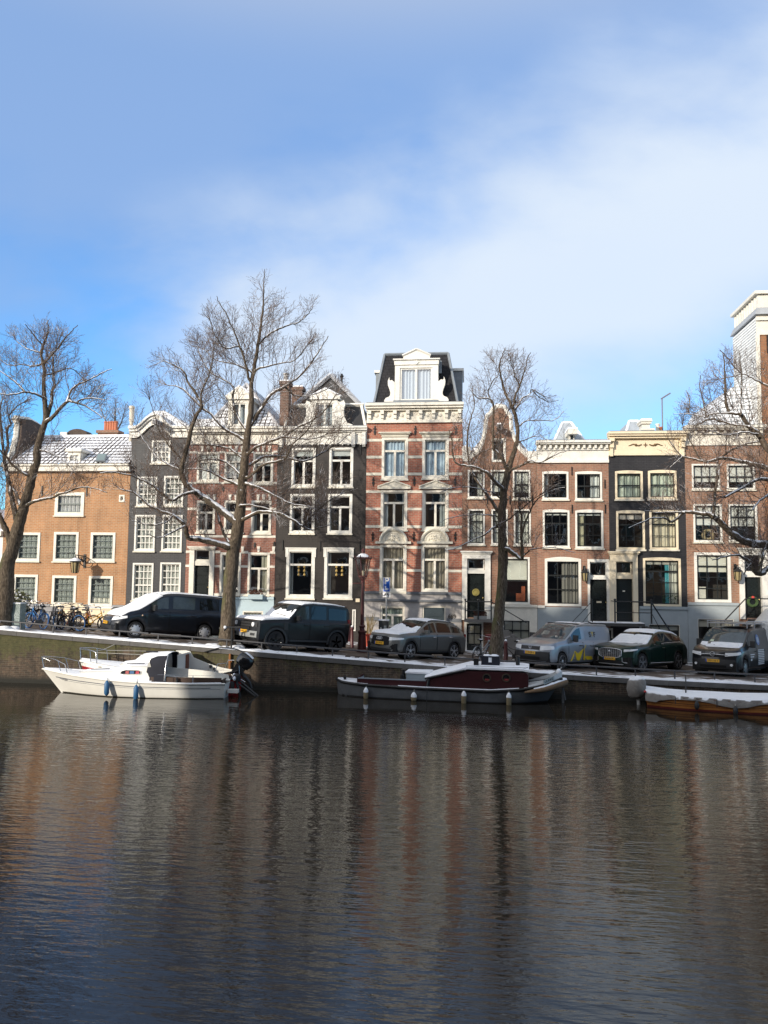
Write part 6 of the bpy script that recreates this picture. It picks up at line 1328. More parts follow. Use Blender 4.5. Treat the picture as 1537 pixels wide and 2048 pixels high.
  for xc in(s.fo,s.fo+s.wb):
   for sd_ in(-1,1):
    P=[[(xc+(Ra+.01)*math.cos(a),sd_*y,s.p['wr']+(Ra+.01)*math.sin(a))for a in np.linspace(-.4,math.pi+.4,18)]for y in(s.W/2-.03-.02,s.W/2-.36)];mb.grid(P)
    mb.quad(*[(xc+(Ra+.02)*math.cos(a),sd_*(s.W/2-.34),s.p['wr']+(Ra+.02)*math.sin(a))for a in np.linspace(0,2*math.pi,13)[:-1]])
  mb.build('underbody',UNDER,s.root)
  if s.p.get('arch'):
   for xc in(s.fo,s.fo+s.wb):
    for sd_ in(-1,1):
     mb=MB();P=[[],[]]
     for a in np.linspace(-.15,math.pi+.15,22):
      for j,rr in enumerate((Ra-.01,Ra+s.p['arch'])):
       x=xc+rr*math.cos(a);z=max(.2,s.p['wr']+rr*math.sin(a));yv=s.S(min(max(x,.3),L-.2),s.vz(min(max(x,.3),L-.2),max(z,s.zl(x)+.01)),sd_,.0);P[j].append((x,sd_*(s.W/2+.012),z))
     mb.grid(P);mb.grid([P[1],[(q[0],q[1]-sd_*.06,q[2])for q in P[1]]]);mb.build('wheel_arch',PLAST,s.root,40)
 def wheels(s,rim,style='spoke',n=5,rr=None):
  r=s.p['wr'];rr=rr or r*.70;base=None
  for xc in(s.fo,s.fo+s.wb):
   for sd_ in(-1,1):
    if base is None:
     mb=MB();wd=.21;mb.lathe([(rr*.98,-wd/2),(r*.93,-wd/2-.005),(r,-wd/2+.04),(r,wd/2-.04),(r*.93,wd/2+.005),(rr*.98,wd/2)],28,(0,0,0),'y');t_=mb.build('wheel',TYRE,s.root,40)
     mb=MB();mb.lathe([(rr*.99,-wd/2+.012),(rr*.93,-wd/2-.004),(rr*.88,-wd/2+.02),(rr*.88,wd/2-.02)],28,(0,0,0),'y')
     if style=='cap':
      mb.lathe([(rr*.92,-wd/2+.004),(rr*.55,-wd/2-.012),(rr*.2,-wd/2-.022),(.02,-wd/2-.024)],24,(0,0,0),'y')
     else:
      for k in range(n):
       a=2*math.pi*k/n+.3
       for da in((-.16,.16)if style=='double' else(0,)):
        w2=.018 if style=='double' else .034
        p0,p1=(.045,a+da*.3),(rr*.93,a+da)
        c0=np.array([p0[0]*math.cos(p0[1]),p0[0]*math.sin(p0[1])]);c1=np.array([p1[0]*math.cos(p1[1]),p1[0]*math.sin(p1[1])]);d=c1-c0;d/=np.linalg.norm(d);nn=np.array([-d[1],d[0]])*w2
        q=[c0+nn,c0-nn,c1-nn*1.3,c1+nn*1.3];mb.add([(x,-wd/2-.0,z)for x,z in q]+[(x,-wd/2+.04,z)for x,z in q],[(0,1,2,3),(4,7,6,5),(0,4,5,1),(1,5,6,2),(2,6,7,3),(3,7,4,0)])
      mb.lathe([(.06,-wd/2-.005),(.01,-wd/2-.01)],12,(0,0,0),'y')
     rm=mb.build('rim',rim,t_,40)
     mb=MB();mb.lathe([(rr*.87,.0),(.02,.001)],20,(0,0,0),'y')
     if style=='cap':
      for k in range(8):a=2*math.pi*k/8;mb.lathe([(.035,-wd/2-.003),(.004,-wd/2-.012)],8,(rr*.74*math.cos(a),0,rr*.74*math.sin(a)),'y')
     mb.build('brake_disc',UNDER,t_);base=t_;o=t_
    else:o=copy_tree(base,s.root)
    o.location=(xc,sd_*(s.W/2-.125),r);o.rotation_euler=(0,0,math.pi if sd_>0 else 0)
 def side_glass(s,wins,top=4.93,bot=.045,mat=None,sides=(-1,1)):
  for sd_ in sides:
   for xa,xb in wins:
    xs=np.linspace(xa,xb,12);s.patch('side_window',mat or CGLASS,xs,lambda x,t:4+bot*4+(top-4-bot*4)*t,sd_,.007)
 def screen(s,x0,x1,mat=None,name='windscreen',k=(5.6,8)):
  xs=np.linspace(x0,x1,9);mb=MB();P=[]
  for x in xs:P.append([s.S(x,v,-1,.008)for v in np.linspace(k[0],8,7)]+[s.S(x,v,1,.008)for v in np.linspace(8,k[0],7)[1:]])
  mb.grid(P);return mb.build(name,mat or CGLASS,s.root,40)
 def snow(s,x0,x1,cover,v0=5.75,th=.035,name='snow',n=26,seed=1):
  rg=np.random.default_rng(seed);ph=rg.uniform(0,6,6);mb=MB();P=[]
  vv=list(np.linspace(v0,8,10));cols=[(-1,v)for v in vv]+[(1,v)for v in vv[::-1][1:]]
  for i,x in enumerate(np.linspace(x0,x1,n)):
   row=[]
   for j,(sd_,v)in enumerate(cols):
    u=(j/(len(cols)-1)-.5)*2;e=min((1-abs(u))*6,i/(n-1)*9,(1-i/(n-1))*9,1);w_=cover(x,u)+.16*math.sin(5*x+3*u+ph[0])+.12*math.sin(11*x-7*u+ph[1])+.08*math.sin(19*u+ph[2]+4*x)
    hgt=th*min(1,max(-.6,w_*3))*max(0,min(1,e+.0))+(-.012 if e<.2 else 0)
    row.append(s.S(x,v,sd_,max(-.012,hgt*.9+.002*math.sin(40*x+17*u))))
   P.append(row)
  mb.grid(P);return mb.build(name,MSNOW,s.root,60)
 def plate(s,txt,z,w_=.52,y=0.0):
  X=s.F(y,z)[0]-.035;mb=MB();mb.box(X,X+.045,y-w_/2,y+w_/2,z-.055,z+.055);pl=mb.build('number_plate',PLATEY,s.root)
  mb=MB();mb.box(X-.003,X+.01,y+w_/2-.05,y+w_/2,z-.054,z+.054);mb.build('plate_band',PLATEB,pl)
  M=Matrix(((0,0,-1,X-.003),(-1,0,0,y-.02),(0,1,0,z),(0,0,0,1)));text_mesh(txt,.098,INK,'plate_text',pl,M,.002)
 def door(s,xa,xb,mat,name='door',handle=True,zh=None,sides=(-1,1),hmat=None):
  for sd_ in sides:
   xs=np.linspace(xa,xb,16);zl0=s.p['sill']+.10
   def f(x,t):lo=s.vz(x,max(zl0,s.zl(x)+.03));return lo+(3.97-lo)*t
   xs_o=np.linspace(xa-.022,xb+.022,16)
   se=s.patch('door_seal',UNDER,xs_o,lambda x,t:s.vz(x,max(zl0-.012,s.zl(x)+.02))+(3.99-s.vz(x,max(zl0-.012,s.zl(x)+.02)))*t,sd_,.0035)
   d=s.patch(name,mat,xs,f,sd_,.0075)
   if handle:
    z=zh or s.ip('belt',xb)-.13;p=s.S(xb-.16,s.vz(xb-.16,z),sd_,.03);mb=MB();mb.tube([(p[0]-.10,p[1],p[2]),(p[0],p[1]+sd_*.008,p[2]+.005),(p[0]+.10,p[1],p[2])],.018,6);mb.build('handle',hmat or mat,d)
 def mirror(s,x,mat,h=.20,big=False):
  for sd_ in(-1,1):
   p=s.S(x,4.1,sd_);mb=MB();w_=.20;mb.box(p[0]-.05,p[0]+.07,min(p[1]+sd_*.04,p[1]+sd_*(.04+w_)),max(p[1]+sd_*.04,p[1]+sd_*(.04+w_)),p[2]+.0,p[2]+h);mb.tube([(p[0],p[1]-sd_*.02,p[2]+.03),(p[0],p[1]+sd_*.08,p[2]+.05)],.025,6);mo=mb.build('mirror',mat,s.root)
   bv=mo.modifiers.new('bevel','BEVEL');bv.width=.03;bv.segments=3
 def bar(s,name,mat,pts,r=.02):mb=MB();mb.tube(pts,r,7);return mb.build(name,mat,s.root,50)
def carpaint(name,c,rough=.28,metal=.3):return paint(name,c,rough,.10,.4,metal,0,1.4,coat=.45)
HW=[(0,.90),(.12,.945),(.35,.985),(.8,1),(4,1),(9,1)]

def car_van():
 sp=dict(cat='van',L=5.05,W=1.90,fo=.93,wb=3.05,wr=.335,sill=.27,tum=.13,xw=(1.0,1.95),bow=.22,hwf=[(0,.84),(.12,.91),(.4,.98),(.8,1),(4.6,1),(5.05,.96)],top=[(0,.80),(.12,.88),(.5,1.03),(.95,1.16),(1.15,1.29),(1.6,1.63),(1.9,1.82),(2.2,1.90),(2.7,1.94),(4.3,1.93),(4.8,1.89),(4.95,1.84),(5.05,1.70)],belt=[(0,.72),(.5,.90),(1.0,1.02),(1.4,1.10),(5.05,1.16)],lean=[(.25,.07),(.45,0),(.62,.02),(.8,.10),(1.1,.2)])
 c=Car('parked_van','dark slate minivan with snow over its bonnet and windscreen, parked beside the bicycles',(268,1276),46,sp);m=carpaint('slate_paint',(.012,.014,.019))
 c.body(m);c.wheels(ALLOY,'cap',rr=.25);c.door(1.28,2.30,m);c.door(2.36,3.55,m,'sliding_door')
 c.side_glass([(1.45,2.24)],bot=.05,mat=VGLASS);c.side_glass([(2.46,3.46)],bot=.05,mat=VGLASS);c.side_glass([(3.68,4.72)],bot=.05);c.screen(1.0,1.95)
 c.snow(.08,2.02,lambda x,u:.8,5.15,.04,'snow_on_bonnet');c.snow(1.95,4.9,lambda x,u:.5-.25*abs(u),5.9,.025,'snow_on_roof',seed=4)
 for sd_ in(-1,1):c.wrap('headlight',LAMPG,.48,.46,.66,.80,.15,sd_,.016,.08)
 c.front('lower_grille',PLAST,-.55,.55,.33,.46,.015);c.front('upper_grille',PLAST,-.36,.36,.69,.75,.015);c.plate('78-XL-KR',.56,.5,0)
 for y in(-.70,.70):mb=MB();p=c.F(y,.40,.02);mb.lathe([(.055,p[0]-.01),(.05,p[0]+.03)],12,(0,y,.40),'x');mb.build('fog_light',PLAST,c.root)
 c.mirror(1.52,PLAST,.24)
 for sd_ in(-1,1):xs=np.linspace(.45,4.75,50);
 p=c.S(1.15,c.vz(1.15,.93),-1,.012);mb=MB();mb.sphere(p,.03,8,6);mb.build('indicator',paint('indicator',(.7,.5,.35),.3),c.root)
car_van()
def car_suv():
 sp=dict(cat='car',sq=1,L=4.62,W=1.98,fo=.86,wb=3.02,wr=.40,sill=.40,tum=.11,xw=(1.35,1.9),bow=.08,arch=.07,hwf=[(0,.96),(.1,.98),(.3,.99),(.6,1),(4.3,1),(4.62,.975)],top=[(0,1.13),(.06,1.17),(.3,1.20),(1.0,1.245),(1.36,1.27),(1.5,1.38),(1.75,1.66),(1.92,1.83),(2.1,1.90),(2.6,1.955),(3.6,1.95),(4.35,1.91),(4.52,1.88),(4.62,1.62)],belt=[(0,1.07),(.3,1.13),(1.3,1.17),(4.62,1.20)],lean=[(.3,.06),(.55,0),(.8,.02),(1.1,.03),(1.3,.1)])
 c=Car('parked_suv','boxy black off-road car with snowy bonnet and roof, right of the biggest tree',(547,1303),49,sp);m=paint('flat_black_paint',(.0085,.0088,.0095),.32,.1,.35,0,0,1.4,coat=.12)
 c.body(m);c.wheels(paint('gloss_black_rim',(.012,.012,.013),.2,.1,metal=.3),'spoke',5,.28);c.door(1.45,2.42,m);c.door(2.47,3.42,m)
 c.side_glass([(1.68,2.38)],bot=.04,mat=VGLASS);c.side_glass([(2.5,3.28)],bot=.04);c.side_glass([(3.40,4.40)],bot=.04,top=4.85);c.screen(1.42,1.93)
 c.snow(.06,1.42,lambda x,u:.8,4.7,.075,'snow_on_bonnet');c.snow(1.38,1.78,lambda x,u:.55-(x-1.38)*2.2+.5*abs(u+.3),5.6,.035,'snow_on_windscreen',seed=3);c.snow(1.95,4.4,lambda x,u:.6-.1*(x-2),5.5,.04,'snow_on_roof',seed=5)
 for y in(-.62,.62):
  c.front('headlight_bezel',PLAST,min(y-.20,y+.20),max(y-.20,y+.20),.90,1.07,.02);mb=MB();p=c.F(y,.985,.04);mb.lathe([(.085,p[0]-.01),(.085,p[0]+.03)],18,(0,y+(.03 if y<0 else-.03),.985),'x');mb.build('headlight',LAMPG,c.root)
 c.front('grille',PLAST,-.40,.40,.90,1.07,.015);c.front('grille_bar',m,-.40,.40,.97,1.0,.03);c.front('bumper',paint('grey_bumper',(.24,.25,.25),.4),-.85,.85,.50,.74,.03);c.front('lower_grille',UNDER,-.35,.35,.74,.88,.02);c.front('bumper_recess',PLAST,-.75,-.5,.57,.66,.045);c.front('bumper_recess',PLAST,.5,.75,.57,.66,.045)
 c.plate('N-482-DT',.70,.5);c.mirror(1.72,PLAST,.2)
 mb=MB();mb.lathe([(.39,4.66),(.40,4.72),(.40,4.86),(.34,4.90),(.1,4.91)],26,(0,.08,1.12),'x');mb.build('spare_wheel',TYRE,c.root,40)
 for sd_ in(-1,1):p=c.S(1.33,3.3,sd_,.012);mb=MB();mb.box(1.20,1.36,min(p[1],p[1]+sd_*.012),max(p[1],p[1]+sd_*.012),.85,1.12);mb.build('side_vent',PLAST,c.root)
 c.bar('wiper',PLAST,[c.S(1.44,6.5,-1,.05),c.S(1.50,7.4,-1,.05),c.S(1.52,7.9,1,.05)],.012)
 for sd_ in(-1,1):mb=MB();p=c.S(2.4,5.3,sd_,.03);mb.box(1.5,3.4,sd_*.96-.03,sd_*.96+.03,.40,.47);mb.build('side_sill',PLAST,c.root)
 for sd_ in(-1,1):p=c.S(4.58,c.vz(4.5,1.3),sd_,.02);mb=MB();mb.box(p[0]-.06,p[0]+.08,min(p[1]-sd_*.1,p[1]+sd_*.01),max(p[1]-sd_*.1,p[1]+sd_*.01),1.2,1.36);mb.build('tail_light',paint('tail_red',(.25,.015,.012),.15),c.root)
car_suv()
def car_q():
 sp=dict(cat='car',L=4.45,W=1.85,fo=.88,wb=2.68,wr=.345,sill=.29,tum=.34,xw=(1.25,2.0),bow=.20,arch=.035,hwf=[(0,.86),(.12,.93),(.35,.985),(.7,1),(3.9,1),(4.45,.93)],top=[(0,.90),(.08,.955),(.4,1.0),(1.15,1.07),(1.3,1.13),(1.7,1.38),(2.0,1.535),(2.3,1.60),(2.7,1.61),(3.3,1.57),(3.8,1.46),(4.1,1.30),(4.35,1.10),(4.45,.98)],belt=[(0,.84),(.4,.92),(1.2,.99),(4.0,1.06),(4.45,.95)],lean=[(.25,.07),(.45,0),(.7,.02),(.85,.05),(1.0,.12)])
 c=Car('parked_car','medium grey hatchback SUV with snowy bonnet and windscreen, parked beside the red lamp post',(817,1318.5),51,sp);m=carpaint('warm_grey_paint',(.14,.142,.135))
 c.body(m);c.wheels(ALLOY,'double',5,.26);c.door(1.42,2.40,m,hmat=CHROME);c.door(2.46,3.40,m,hmat=CHROME);c.side_glass([(1.62,2.36)],bot=.035);c.side_glass([(2.46,3.30)],bot=.035);c.side_glass([(3.38,3.92)],bot=.035,top=4.75);c.screen(1.28,2.0)
 c.screen(3.86,4.28,name='rear_window')
 c.snow(.12,1.3,lambda x,u:.5-.1*abs(u),5.3,.05,'snow_on_bonnet',seed=6);c.snow(1.24,1.72,lambda x,u:.75-(x-1.24)*1.9,5.6,.035,'snow_on_windscreen',seed=7);c.snow(1.92,3.9,lambda x,u:.7,5.6,.035,'snow_on_roof',seed=8)
 def gz(y,t):q=abs(y)/.48;lo=.46+.06*q;hi=.86-.10*max(0,q-.6);return lo+(hi-lo)*t
 c.front('grille',UNDER,-.48,.48,0,0,.02,zfun=gz,n=12)
 for k in range(4):mb=MB();y=(k-1.5)*.072;p=c.F(y,.77,.05);mb.torus(.048,.009,18,5,(0,0,0));mb.v=[(p[0]+q[1],y+q[0],.77+q[2])for q in mb.v];mb.build('ring_emblem',CHROME,c.root,60)
 for sd_ in(-1,1):
  c.wrap('headlight',LAMPG,.46,.36,.70,.78,.13,sd_,.016,.05)
  lo,hi=sorted((sd_*.50,sd_*.80));c.front('air_intake',UNDER,lo,hi,0,0,.016,zfun=lambda y,t:.36+(.22*(1-abs(abs(y)-.66)/.2))*t)
 c.front('lower_grille',PLAST,-.55,.55,.28,.38,.02);c.front('bumper_blade',m,-.6,.6,.385,.43,.03)
 c.plate('JB-199-R',.58,.50);c.mirror(1.58,m,.15)
 mb=MB();p=c.S(4.40,3.6,-1,.01);mb.box(p[0]-.06,p[0]+.03,p[1]-.005,p[1]+.12,p[2]-.02,p[2]+.12);mb.build('tail_light',paint('tail_red',(.25,.015,.012),.15),c.root)
 for sd_ in(-1,1):mb=MB();mb.tube([c.S(x,5.6,sd_,.03)for x in np.linspace(2.05,3.7,8)],.016,6);mb.build('roof_rail',PLAST,c.root)
 for sd_ in(-1,1):mb=MB();mb.box(1.35,3.1,sd_*.90-.025,sd_*.90+.025,.285,.345);mb.build('side_sill',PLAST,c.root)
car_q()
def car_caddy():
 sp=dict(cat='van',L=4.60,W=1.86,fo=.90,wb=2.85,wr=.325,sill=.28,tum=.16,xw=(1.15,2.0),bow=.17,hwf=[(0,.87),(.12,.93),(.35,.985),(.7,1),(4.3,1),(4.60,.97)],top=[(0,.92),(.08,.97),(.5,1.05),(1.1,1.14),(1.3,1.27),(1.7,1.56),(1.95,1.71),(2.2,1.77),(2.7,1.81),(4.2,1.81),(4.45,1.78),(4.60,1.66)],belt=[(0,.86),(.5,.96),(1.2,1.04),(4.60,1.10)],lean=[(.25,.06),(.45,0),(.7,.02),(.9,.06),(1.0,.12)])
 c=Car('parked_van','silver blue delivery van with yellow line drawing on its flank and black front bumper',(1121,1339),50,sp);m=carpaint('silver_blue_paint',(.30,.33,.37),.32,.45)
 c.body(m);c.wheels(ALLOY,'double',6,.235);c.door(1.30,2.28,m,hmat=PLAST);c.door(2.34,3.10,m,'sliding_door');c.side_glass([(1.50,2.22)],bot=.05);c.screen(1.14,2.0,paint('windscreen_blue',(.05,.075,.09),.04,.4,spec=.9))
 yl=paint('yellow_vinyl',(.72,.52,.02),.45);s_=-1
 def poly(name,pts,mat,off=.013):
  mb=MB();mb.add([c.S(x,c.vz(x,z),-1,off)for x,z in pts],[tuple(range(len(pts)))]);return mb.build(name,mat,c.root)
 dx=1.42
 poly('drawing',[(dx+.45,.36),(dx+.25,.74),(dx+.50,.62),(dx+.92,.82),(dx+.70,.40),(dx+.62,.34)],yl);poly('drawing',[(dx+.0,.34),(dx+.22,.62),(dx+.26,.56),(dx+.10,.34)],yl);poly('drawing',[(dx+.98,.86),(dx+1.05,.36),(dx+.92,.38)],yl);poly('drawing',[(dx+1.05,.46),(dx+1.1,.52),(dx+1.55,.50),(dx+1.6,.38),(dx+1.2,.37)],yl)
 for pts in([(dx+.02,.33),(dx+.28,.70),(dx+.45,.36)],[(dx+.95,.84),(dx+1.0,.40)],[(dx+1.06,.95),(dx+1.02,.84)]):mb=MB();mb.tube([c.S(x,c.vz(x,z),-1,.016)for x,z in pts],.012,5);mb.build('drawing_line',yl,c.root)
 def side_text(txt,x,z,size,mat,name='lettering'):
  p0,p1=np.array(c.S(x-.2,c.vz(x-.2,z),-1,.018)),np.array(c.S(x+.2,c.vz(x+.2,z),-1,.018));q=np.array(c.S(x,c.vz(x,z+.1),-1,.018));p=np.array(c.S(x,c.vz(x,z),-1,.018));ex=(p1-p0)/np.linalg.norm(p1-p0);ey=q-p;ey/=np.linalg.norm(ey);ez=np.cross(ex,ey)
  M=Matrix(((ex[0],ey[0],ez[0],p[0]),(ex[1],ey[1],ez[1],p[1]),(ex[2],ey[2],ez[2],p[2]),(0,0,0,1)));return text_mesh(txt,size,mat,name,c.root,M,.002,bold=.004)
 side_text('S',2.92,1.36,.30,INK);side_text('Y',3.10,1.38,.27,yl);side_text('F',3.27,1.36,.30,INK)
 c.front('grille',PLAST,-.50,.50,.72,.86,.014,n=12);c.front('bumper',PLAST,-.80,.80,.30,.66,.018,n=14);c.front('lower_grille',UNDER,-.45,.45,.34,.46,.03)
 mb=MB();p=c.F(0,.82,.03);mb.torus(.062,.010,20,5);mb.v=[(p[0]+q[1],q[0],.82+q[2])for q in mb.v];mb.tube([(p[0],-.04,.87),(p[0],-.0,.78),(p[0],.04,.87)],.008,4);mb.build('round_emblem',CHROME,c.root,60)
 for sd_ in(-1,1):c.wrap('headlight',LAMPG,.44,.22,.70,.77,.18,sd_,.02,.12)
 c.plate('V-24-SB-V',.60,.52);c.mirror(1.50,PLAST,.26)
 for sd_ in(-1,1):
  mb=MB();mb.tube([c.S(x,5.6,sd_,.045)for x in np.linspace(2.1,4.3,8)],.018,6);mb.build('roof_rail',ALLOY,c.root)
  c.patch('flank_recess',paint('silver_blue_shade',(.26,.285,.32),.35,.1,metal=.4),np.linspace(2.50,4.30,10),lambda x,t:4.12+.62*t,sd_,.006)
 for x in(2.25,3.6):a,b=c.S(x,5.6,-1,.06),c.S(x,5.6,1,.06);c.bar('roof_bar',PLAST,[a,(x,0,a[2]+.03),b],.022)
 c.snow(2.3,4.3,lambda x,u:.5*u+.1,6.2,.04,'snow_on_roof',seed=9)
 mb=MB();p=c.F(-.0,1.2);q=c.S(1.22,7.2,-1,.012);mb.box(q[0]-.0,q[0]+.03,q[1]-.05,q[1]+.05,q[2],q[2]+.06);mb.build('sticker',OFFW,c.root)
car_caddy()
def car_fp():
 sp=dict(cat='car',L=4.72,W=1.94,fo=.90,wb=2.87,wr=.37,sill=.28,tum=.36,xw=(1.45,2.25),bow=.22,hwf=[(0,.86),(.12,.93),(.35,.985),(.7,1),(4.1,1),(4.72,.92)],top=[(0,.93),(.08,.985),(.4,1.03),(1.35,1.11),(1.5,1.17),(1.9,1.42),(2.25,1.58),(2.6,1.645),(3.0,1.65),(3.6,1.59),(4.1,1.44),(4.4,1.25),(4.62,1.10),(4.72,.98)],belt=[(0,.86),(.4,.95),(1.35,1.03),(3.9,1.14),(4.4,1.10),(4.72,.95)],lean=[(.25,.08),(.45,0),(.7,.02),(.95,.06),(1.05,.12)])
 c=Car('parked_car','dark green car with chrome framed grille and thick snow on roof and windscreen',(1282,1344.5),48,sp);m=carpaint('racing_green_paint',(.006,.026,.019))
 c.body(m);c.wheels(paint('dark_alloy',(.30,.30,.31),.3,.1,metal=.4),'double',5,.275);c.door(1.55,2.58,m);c.door(2.64,3.60,m);c.side_glass([(1.82,2.54)],bot=.04);c.side_glass([(2.64,3.46)],bot=.04);c.side_glass([(3.54,4.02)],bot=.05,top=4.7);c.screen(1.46,2.25)
 for sd_ in(-1,1):mb=MB();mb.tube([c.S(x,4.10,sd_,.015)for x in np.linspace(1.7,4.1,14)],.010,5);mb.build('window_trim',CHROME,c.root)
 c.snow(1.38,2.0,lambda x,u:.8-(x-1.38)*.9+.5*abs(u),5.5,.04,'snow_on_windscreen',seed=11);c.snow(2.1,4.1,lambda x,u:.9,5.45,.045,'snow_on_roof',seed=12)
 c.snow(1.15,1.46,lambda x,u:.1+(x-1.3)*2,5.7,.025,'snow_on_bonnet',seed=13)
 def gz(y,t):q=abs(y)/.50;lo=.52+.10*q**3;hi=.90-.06*q**3;return lo+(hi-lo)*t
 g=c.front('grille',UNDER,-.50,.50,0,0,.012,zfun=gz,n=12)
 mb=MB();ring=[c.F(y,gz(y,0),.028)for y in np.linspace(-.5,.5,14)]+[c.F(y,gz(y,1),.028)for y in np.linspace(.5,-.5,14)];mb.tube(ring+[ring[0]],.014,6);mb.build('grille_frame',CHROME,c.root,60)
 mb=MB()
 for y in np.linspace(-.44,.44,11):mb.tube([c.F(y,gz(y,.06),.018),c.F(y,gz(y,.94),.018)],.005,4)
 for t in np.linspace(.15,.85,6):mb.tube([c.F(y,gz(y,t),.018)for y in np.linspace(-.47,.47,10)],.004,4)
 mb.build('grille_mesh',ALLOY,g)
 mb=MB();mb.sphere((c.F(0,.78,.03)[0],0,.78),.045,10,8);mb.build('emblem',CHROME,c.root,60)
 for sd_ in(-1,1):
  c.wrap('headlight',LAMPG,.58,.42,.78,.88,.10,sd_,.018,.03);lo,hi=sorted((sd_*.56,sd_*.84));it=c.front('air_intake',UNDER,lo,hi,.38,.56,.014)
  mb=MB();y0,y1=sd_*.54,sd_*.84;mb.tube([c.F(y0,.56,.03),c.F(y0,.40,.03),c.F(sd_*.62,.36,.03),c.F(y1,.37,.03)],.012,6);mb.build('intake_trim',CHROME,c.root)
 c.front('lower_grille',PLAST,-.5,.5,.30,.44,.015);c.front('bumper_lip',ALLOY,-.55,.55,.27,.30,.03)
 c.plate('Z-376-LR',.50,.52);c.mirror(1.80,m,.15)
 for sd_ in(-1,1):mb=MB();mb.tube([c.S(x,c.vz(x,.36),sd_,.02)for x in np.linspace(1.45,3.25,8)],.014,6);mb.build('sill_trim',ALLOY,c.root)
car_fp()
def car_viv():
 sp=dict(cat='van',L=4.95,W=1.92,fo=.92,wb=3.27,wr=.335,sill=.28,tum=.13,xw=(1.0,1.85),bow=.20,hwf=[(0,.86),(.12,.93),(.4,.985),(.8,1),(4.6,1),(4.95,.97)],top=[(0,.96),(.08,1.02),(.4,1.09),(.95,1.19),(1.15,1.34),(1.55,1.65),(1.8,1.81),(2.05,1.88),(2.5,1.92),(4.5,1.92),(4.8,1.88),(4.95,1.72)],belt=[(0,.90),(.4,1.0),(1.1,1.07),(4.95,1.13)],lean=[(.25,.07),(.45,0),(.7,.02),(.95,.06),(1.1,.14)])
 c=Car('parked_van','black delivery van with aluminium roof rack and white lettering, half cut off by the frame',(1487,1353.5),54,sp);m=carpaint('deep_black_paint',(.010,.011,.014))
 c.body(m);c.wheels(paint('steel_rim',(.20,.20,.21),.4,.1,metal=.7),'cap',rr=.235);c.door(1.22,2.25,m,hmat=PLAST);c.door(2.32,3.5,m,'sliding_door');c.side_glass([(1.42,2.18)],bot=.05);c.screen(1.0,1.85,MATS['windscreen_blue'])
 c.snow(.55,1.12,lambda x,u:.25+(x-.8)*.9-.3*u,5.7,.03,'snow_on_bonnet',seed=14)
 for sd_ in(-1,1):c.wrap('headlight',LAMPG,.46,.34,.78,.88,.14,sd_,.018,.08)
 mb=MB();mb.tube([c.F(y,.86-.05*abs(y),.03)for y in np.linspace(-.55,.55,9)],.014,6);mb.build('chrome_bar',CHROME,c.root);mb=MB();p=c.F(0,.86,.06);mb.torus(.085,.012,22,6);mb.v=[(p[0]+q[1],q[0],.86+q[2])for q in mb.v];mb.tube([(p[0],.09,.83),(p[0],.0,.86),(p[0],-.09,.89)],.010,4);mb.build('round_emblem',CHROME,c.root,60)
 c.front('grille',UNDER,-.5,.5,.74,.82,.014);c.front('bumper',PLAST,-.8,.8,.30,.66,.014,n=12);c.front('lower_grille',UNDER,-.5,.5,.34,.44,.024)
 for y in(-.68,.68):mb=MB();p=c.F(y,.46,.025);mb.lathe([(.05,p[0]-.012),(.05,p[0]+.03)],14,(0,y,.46),'x');mb.build('fog_light',LAMPG,c.root)
 c.plate('VRN-58-T',.60,.52);c.mirror(1.42,PLAST,.27)
 def side_text(txt,x,z,size,mat,name='lettering'):
  p0,p1=np.array(c.S(x-.2,c.vz(x-.2,z),-1,.018)),np.array(c.S(x+.2,c.vz(x+.2,z),-1,.018));q=np.array(c.S(x,c.vz(x,z+.05),-1,.018));p=np.array(c.S(x,c.vz(x,z),-1,.018));ex=(p1-p0)/np.linalg.norm(p1-p0);ey=q-p;ey-=ex*(ey@ex);ey/=np.linalg.norm(ey);ez=np.cross(ex,ey)
  M=Matrix(((ex[0],ey[0],ez[0],p[0]),(ex[1],ey[1],ez[1],p[1]),(ex[2],ey[2],ez[2],p[2]),(0,0,0,1)));return text_mesh(txt,size,mat,name,c.root,M,.002)
 WV=paint('white_vinyl',(.62,.63,.65),.5);LV=paint('blue_vinyl',(.16,.22,.42),.5)
 for k,wd in enumerate((.52,.44)):x0=1.45;z=.84-.09*k;mb=MB();P=[[c.S(x,c.vz(x,z+dz),-1,.016)for x in np.linspace(x0,x0+wd,6)]for dz in(-.022,.022)];mb.grid(P);mb.build('line_of_lettering',WV,c.root)
 mb=MB();mb.grid([[c.S(x,c.vz(x,z),-1,.016)for x in(1.47,1.66)]for z in(.60,.68)]);mb.build('small_emblem',WV,c.root)
 for k in range(9):z=1.0-.07*k;mb=MB();mb.grid([[c.S(x,c.vz(x,z+dz),-1,.016)for x in(2.42,3.2)]for dz in(-.02,.02)]);mb.build('line_of_lettering',WV,c.root)
 p=np.array(c.S(2.62,4.42,-1,.018));q=np.array(c.S(2.62,4.75,-1,.018));ey=(q-p)/np.linalg.norm(q-p)
 mb=MB();cc=np.array(c.S(2.66,4.45,-1,.016));vs=[tuple(cc+np.array([1,0,0])*.22*math.cos(a)+ey*.22*math.sin(a))for a in np.linspace(0,2*math.pi,25)[:-1]];mb.add(vs,[tuple(range(24))]);rl=mb.build('round_logo',LV,c.root)
 mb=MB();mb.add([tuple(np.array(v)*.55+cc*.45-np.array([0,.004,0]))for v in vs],[tuple(range(24))]);mb.build('logo_centre',paint('pale_vinyl',(.45,.5,.55),.5),rl)
    # roof rack with a mesh deck
 mb=MB();zt=2.04
 for y in(-.72,-.36,0,.36,.72):mb.tube([(1.75,y,zt),(4.7,y,zt)],.018,6)
 for x in np.linspace(1.75,4.7,14):mb.tube([(x,-.78,zt+.02),(x,.78,zt+.02)],.012,5)
